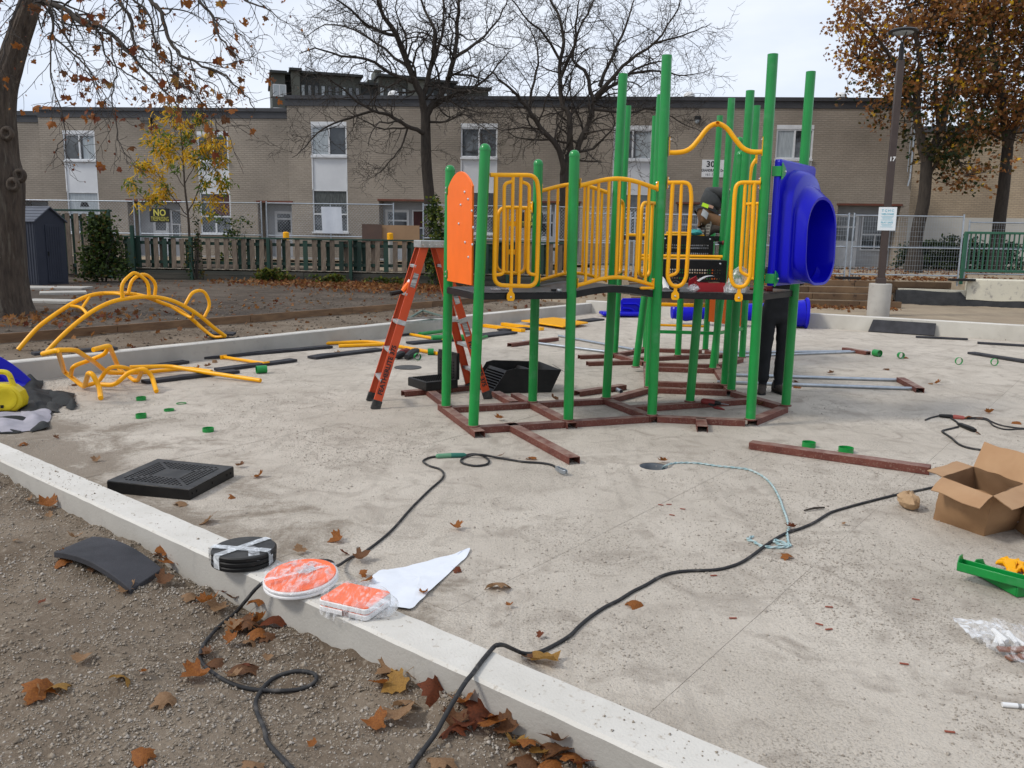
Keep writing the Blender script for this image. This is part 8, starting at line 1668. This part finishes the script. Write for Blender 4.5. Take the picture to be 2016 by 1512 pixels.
body('body', J, E_, [M_skin, M_shirt, M_tanp], reg_k, kneel); hand(J['lwr'][0]+np.array([.04, .02, -.05]), (.7, .5, -.3), (0, .3, 1), kneel); hand(J['rwr'][0]+np.array([.04, 0, -.05]), (.8, .2, -.3), (0, .3, 1), kneel); head_parts(J['head'][0]+np.array([.02, .01, -.01]), (.75, .35, -.55), kneel)
for y in (-.14, .19):
    b0 = K(.115, y, zd+.105-hp_[2]); o = MB(); sec = lambda c, w, h: [c+np.array([0, w*math.cos(t), h*math.sin(t)]) for t in np.linspace(0, 6.283, 14, endpoint=False)]
    o.loft([sec(b0+np.array([.06, 0, .0]), .052, .055), sec(b0+np.array([.0, 0, .0]), .052, .06), sec(b0+np.array([-.05, 0, -.01]), .05, .085), sec(b0+np.array([-.075, -.0, -.02]), .048, .09)]); ob = o.build('boot', M_boot2, kneel, smooth=50)
    sol = MB(); sh = [(.045*math.cos(t)*(1.0 if math.sin(t) > 0 else .82), .135*math.sin(t)) for t in np.linspace(0, 6.283, 22, endpoint=False)]; tl = np.array([-.12, -.0, 1]); tl = nrm(tl+np.array([.22, 0, 0])); cs_ = b0+np.array([-.085, -.012, .012]); fx = nrm(np.array([-.75, -.62, .1])); sy_ = nrm(np.cross((0, 0, 1), fx)); uz = nrm(np.cross(fx, sy_))
    sol.prism([cs_+sy_*a+uz*b for a, b in sh], fx*.022); so = sol.build('sole', M_sole, ob, bevel=.004)
    for k in range(6): MB().bar(cs_+fx*.024+uz*(-.1+k*.04)-sy_*.028, cs_+fx*.024+uz*(-.1+k*.04)+sy_*.028, .006, .014, up=tuple(uz)).build('tread_lug', M_boot2, so, smooth=None)
w0 = K(.02, .02, .055); axw = nrm(np.array([.05, .04, .13])); X = nrm(np.cross(axw, (.3, -1, 0))); Yv = np.cross(axw, X)
MB().loft([[w0+axw*t+(X*.170*math.cos(a)+Yv*.182*math.sin(a)) for a in np.linspace(0, 6.283, 26, endpoint=False)] for t in (-.018, .0, .022)], cap=(False, False)).build('belt', M_dblk, kneel, smooth=60)
rg = lambda a, t, r: w0+axw*t+(X*(.163+r)*math.cos(a)+Yv*(.174+r)*math.sin(a))
camdir = nrm(np.array([0, 0, CH])-w0); aa = max(np.linspace(0, 6.283, 60), key=lambda a: (rg(a, 0, 0)-w0)@camdir)
MB().grid(lambda u, v: rg(aa-.62+u*.55, .012+.055*v-.02*u, .016), 8, 4).build('lime_shirt_tail', M_lime, kneel, smooth=60, fixn=False); MB().grid(lambda u, v: rg(aa-.1+u*.4, .014+.04*v, .014), 6, 3).build('bare_back', M_skin, kneel, smooth=60, fixn=False)
MB().grid(lambda u, v: rg(aa-.38+u*.50, -.03-.095*v-.045*u, .026+.01*math.sin(u*3)), 8, 4).build('pocket_flap', pm('pale_grey_patch', (.33, .34, .35), (.28, .29, .30), 9, .8), kneel, smooth=60, fixn=False)
# man standing behind the right hand posts
ft = (G(1500, 776)+G(1531, 772))/2; Q_ = lambda x, y, z: np.array([ft[0]+x, ft[1]+y, z])
stand = thing('person', (ft[0], ft[1], 0), 'person in black trousers and brown boots standing behind the hood posts', 'person')
J = {'hip': (Q_(.02, 0, .96), (.155, .12)), 'waist': (Q_(.02, .0, 1.10), (.145, .11)), 'chest': (Q_(.02, -.01, 1.30), (.175, .12)), 'upper': (Q_(.02, 0, 1.42), (.14, .09)), 'neck': (Q_(.02, -.02, 1.52), .055), 'head': (Q_(.02, -.05, 1.62), .085), 'crown': (Q_(.02, -.05, 1.68), .07),
     'lsh': (Q_(-.17, 0, 1.40), .065), 'lel': (Q_(-.20, -.16, 1.30), .048), 'lwr': (Q_(-.10, -.34, 1.50), .034), 'rsh': (Q_(.21, 0, 1.40), .065), 'rel': (Q_(.22, -.16, 1.30), .048), 'rwr': (Q_(.10, -.34, 1.52), .034),
     'lhp': (Q_(-.09, 0, .90), .115), 'lkn': (Q_(-.10, -.01, .50), .085), 'lan': (Q_(-.085, .02, .11), .068), 'rhp': (Q_(.12, 0, .90), .115), 'rkn': (Q_(.105, -.01, .50), .078), 'ran': (Q_(.10, .03, .11), .062)}
body('body', J, E_, [M_skin, M_blackp, M_blackp], lambda p: 0 if p[2] > 1.49 or np.linalg.norm(p-J['lwr'][0]) < .05 or np.linalg.norm(p-J['rwr'][0]) < .05 else (1 if p[2] > .98 else 2), stand)
hand(J['lwr'][0]+np.array([.01, -.04, .02]), (.3, -.8, .4), (0, 0, 1), stand); hand(J['rwr'][0]+np.array([-.01, -.04, .02]), (-.3, -.8, .4), (0, 0, 1), stand); head_parts(J['head'][0]+np.array([0, 0, .02]), (-.1, -1, -.1), stand)
for x, yaw in ((-.085, -1.9), (.10, -1.3)):
    d = np.array([math.cos(yaw), math.sin(yaw), 0]); s = np.array([-d[1], d[0], 0]); b0 = Q_(x, .03, 0); rows = []
    for t, w, h in ((-.085, .036, .05), (-.07, .043, .13), (.0, .046, .13), (.05, .046, .095), (.12, .049, .07), (.17, .044, .055), (.195, .02, .03)): rows.append([b0+d*t+s*w*math.cos(a)+np.array([0, 0, .012+h*(.5+.5*math.sin(a))]) for a in np.linspace(0, 6.283, 14, endpoint=False)])
    ob = MB().loft(rows).build('boot', M_boot2, stand, smooth=55); MB().prism([b0+d*t+s*w for t, w in ((-.09, -.03), (-.09, .03), (.05, .047), (.14, .05), (.19, .03), (.205, 0), (.19, -.03), (.14, -.05), (.05, -.047))], (0, 0, .02)).build('sole', M_dblk, ob)
    MB().lathe([(.052, -.07), (.047, -.045), (.050, -.01), (.06, .02)], (b0[0], b0[1], .13), 14).build('trouser_cuff', M_blackp, stand, smooth=60)

# ---------------------------------------------------------------- fallen leaves, each its own
CN = ('orange', 'brown', 'rust red', 'tan', 'yellow'); placed = {}
def fallen(place, L):
    for q in L:
        x, y, m = q[:3]; s = q[3] if len(q) > 3 else .095; zx = q[4] if len(q) > 4 else 0
        p = G(x, y, 0)
        for _ in range(6): p = G(x, y, gz(p)+.012+zx)
        placed.setdefault((CN[m], place), []).append((x, p+[0, 0, .004], m, s))
fallen('on the soil left of the foam slab', [(97, 1000, 0, .12), (60, 985, 3, .05), (101, 1014, 3, .05), (30, 1063, 3, .04)])
fallen('in the soil under the bowed foam slab', [(148, 1060, 3, .08), (140, 1098, 0, .09), (130, 1108, 0, .10), (186, 1120, 1, .05), (253, 1165, 3, .09), (80, 1190, 2, .04)])
fallen('against the kerb at the foam slab end', [(288, 1068, 1, .10), (318, 1090, 1, .08, .02), (334, 1086, 0, .12, .05), (328, 1106, 1, .11, .02), (344, 1112, 0, .12), (315, 1146, 1, .09), (350, 1096, 1, .08, .03)])
fallen('in the clump below the orange disc', [(381, 1176, 3, .09), (402, 1191, 0, .10), (441, 1170, 2, .10), (429, 1196, 3, .09), (464, 1180, 1, .10), (515, 1183, 0, .11, .03), (526, 1168, 1, .08)])
fallen('in the thick pile beside the cable', [(487, 1214, 1, .11, .02), (513, 1222, 0, .10, .03), (482, 1240, 0, .12), (508, 1243, 0, .11, .02), (541, 1226, 2, .12, .02), (452, 1236, 3, .09), (530, 1250, 1, .08), (497, 1231, 1, .09, .03)])
fallen('on the soil inside the cable loop', [(452, 1266, 0, .07), (493, 1266, 3, .08), (528, 1294, 3, .04), (412, 1288, 1, .07), (424, 1302, 1, .09), (392, 1328, 0, .11), (488, 1322, 1, .13), (455, 1334, 3, .07), (475, 1312, 2, .08)])
fallen('on bare soil at the lower left', [(88, 1362, 0, .12, .01), (108, 1352, 4, .10), (245, 1336, 4, .09), (330, 1384, 3, .10), (163, 1296, 3, .07), (288, 1495, 0, .08), (505, 1503, 3, .08), (285, 1325, 0, .03), (618, 1470, 0, .035), (74, 1375, 3, .07)])
fallen('in the scatter left of the long cable', [(772, 1318, 3, .10), (790, 1344, 4, .12), (824, 1328, 0, .09), (829, 1342, 3, .09), (741, 1348, 0, .08), (800, 1384, 3, .09), (782, 1408, 3, .12), (750, 1426, 0, .09), (864, 1366, 2, .11), (873, 1495, 3, .10)])
fallen('in the heap where the cable leaves the kerb', [(916, 1362, 0, .08), (912, 1386, 0, .09), (930, 1396, 2, .14, .02), (955, 1412, 2, .11), (898, 1414, 1, .09), (888, 1440, 2, .11), (906, 1430, 2, .10), (964, 1428, 0, .11), (990, 1436, 1, .09)])
fallen('in the bright heap near the bottom edge', [(1012, 1466, 4, .08), (1038, 1462, 0, .11), (1030, 1494, 1, .11), (1062, 1487, 4, .07), (1092, 1495, 1, .13), (1106, 1462, 1, .11, .03), (1130, 1496, 0, .11), (1075, 1505, 0, .10), (1150, 1506, 2, .08)])
fallen('on top of the near kerb beside the cable', [(918, 1290, 3, .10)]); fallen('on the pad against the kerb by the cable', [(1066, 1306, 4, .13), (1045, 1300, 1, .09)])
fallen('on the pad around the perforated panel', [(352, 992, 3, .10), (412, 1026, 3, .12), (510, 938, 0, .09), (455, 978, 0, .06), (476, 918, 1, .07), (190, 905, 3, .07), (350, 972, 0, .05)])
fallen('on the pad at the left near the clothes', [(45, 875, 0, .08), (107, 861, 1, .06), (146, 757, 1, .09)])
fallen('on the pad around the disc packages', [(668, 1061, 0, .10), (591, 1088, 3, .08), (705, 1102, 1, .10), (678, 1090, 2, .06), (712, 1132, 0, .05), (722, 1148, 0, .07), (832, 1170, 0, .05), (898, 1122, 2, .05)])
fallen('on the open pad between the two cables', [(896, 1038, 0, .08), (980, 1152, 3, .12), (985, 899, 1, .07), (1044, 902, 0, .09), (1003, 1194, 0, .04), (1060, 1252, 2, .04)])
fallen('on the pad along the long cable', [(1250, 1186, 0, .09), (1543, 1094, 0, .08), (1560, 1041, 2, .07), (1659, 1030, 3, .04)]); fallen('resting on the drain hole rim', [(1308, 910, 0, .08)])
fallen('inside the base frame of the climber', [(985, 826, 0, .10), (984, 846, 1, .09), (1140, 836, 2, .09), (1090, 786, 1, .10), (1186, 793, 1, .09), (1258, 829, 4, .09), (1337, 830, 0, .09), (1290, 780, 1, .08), (1344, 768, 2, .08), (1402, 722, 4, .09), (1410, 757, 1, .10), (1498, 797, 1, .09)])
fallen('on the pad right of the climber', [(1563, 750, 2, .10), (1572, 762, 0, .11), (1638, 736, 1, .10), (1845, 756, 0, .09), (1835, 755, 3, .07), (1749, 727, 1, .10), (1783, 704, 0, .10), (1943, 812, 0, .10), (1900, 822, 0, .10), (1928, 823, 1, .08), (2005, 832, 0, .10), (1925, 852, 1, .06)])
fallen('on the pad by the foam strips', [(240, 685, 0, .10), (402, 702, 1, .11), (425, 713, 3, .09), (412, 722, 1, .10), (388, 735, 2, .11), (390, 726, 0, .08), (578, 683, 2, .13), (665, 697, 3, .09)])
RW = ('leftmost one', 'second from left', 'third from left', 'fourth from left', 'fifth from left', 'sixth from left')
for (cn, place), L in placed.items():
    L.sort(key=lambda q: q[0])
    for k, (x, p, m, s) in enumerate(L):
        o = inst('fallen_leaf', leaf_me(int(RNG.integers(0, 6)), m), p+np.array([0, 0, .07*s]), (RNG.normal(0, .26), RNG.normal(0, .26), RNG.uniform(0, 6.28)), s*.86)
        tag(o, cn+' maple leaf '+place+('' if len(L) == 1 else ', '+RW[k]+''), 'leaf', 'fallen maple leaves')
for kf, (x, y) in enumerate(sorted(((1443, 1217), (1405, 1133), (1632, 1195), (1803, 1180), (1613, 1229), (1632, 1239), (1780, 1307), (1870, 1441), (1301, 994), (1317, 993), (1323, 1014), (1344, 1002)))):
    p = G(x, y, .004); tag(MB().box((p[0], p[1], .005), (.035, .008, .004), RNG.uniform(-.8, .3)).build('rust_flake', pm('red_flake', (.26, .07, .04), None, 1, .8) if 'red_flake' not in MATS else MATS['red_flake']), 'thin rust red flake lying on the open pad, '+('leftmost of all', 'second from left', 'third from left', 'fourth from left', 'fifth from left', 'sixth from left', 'sixth from right', 'fifth from right', 'fourth from right', 'third from right', 'second from right', 'rightmost of all')[kf], 'flake', 'rust red flakes on the pad')
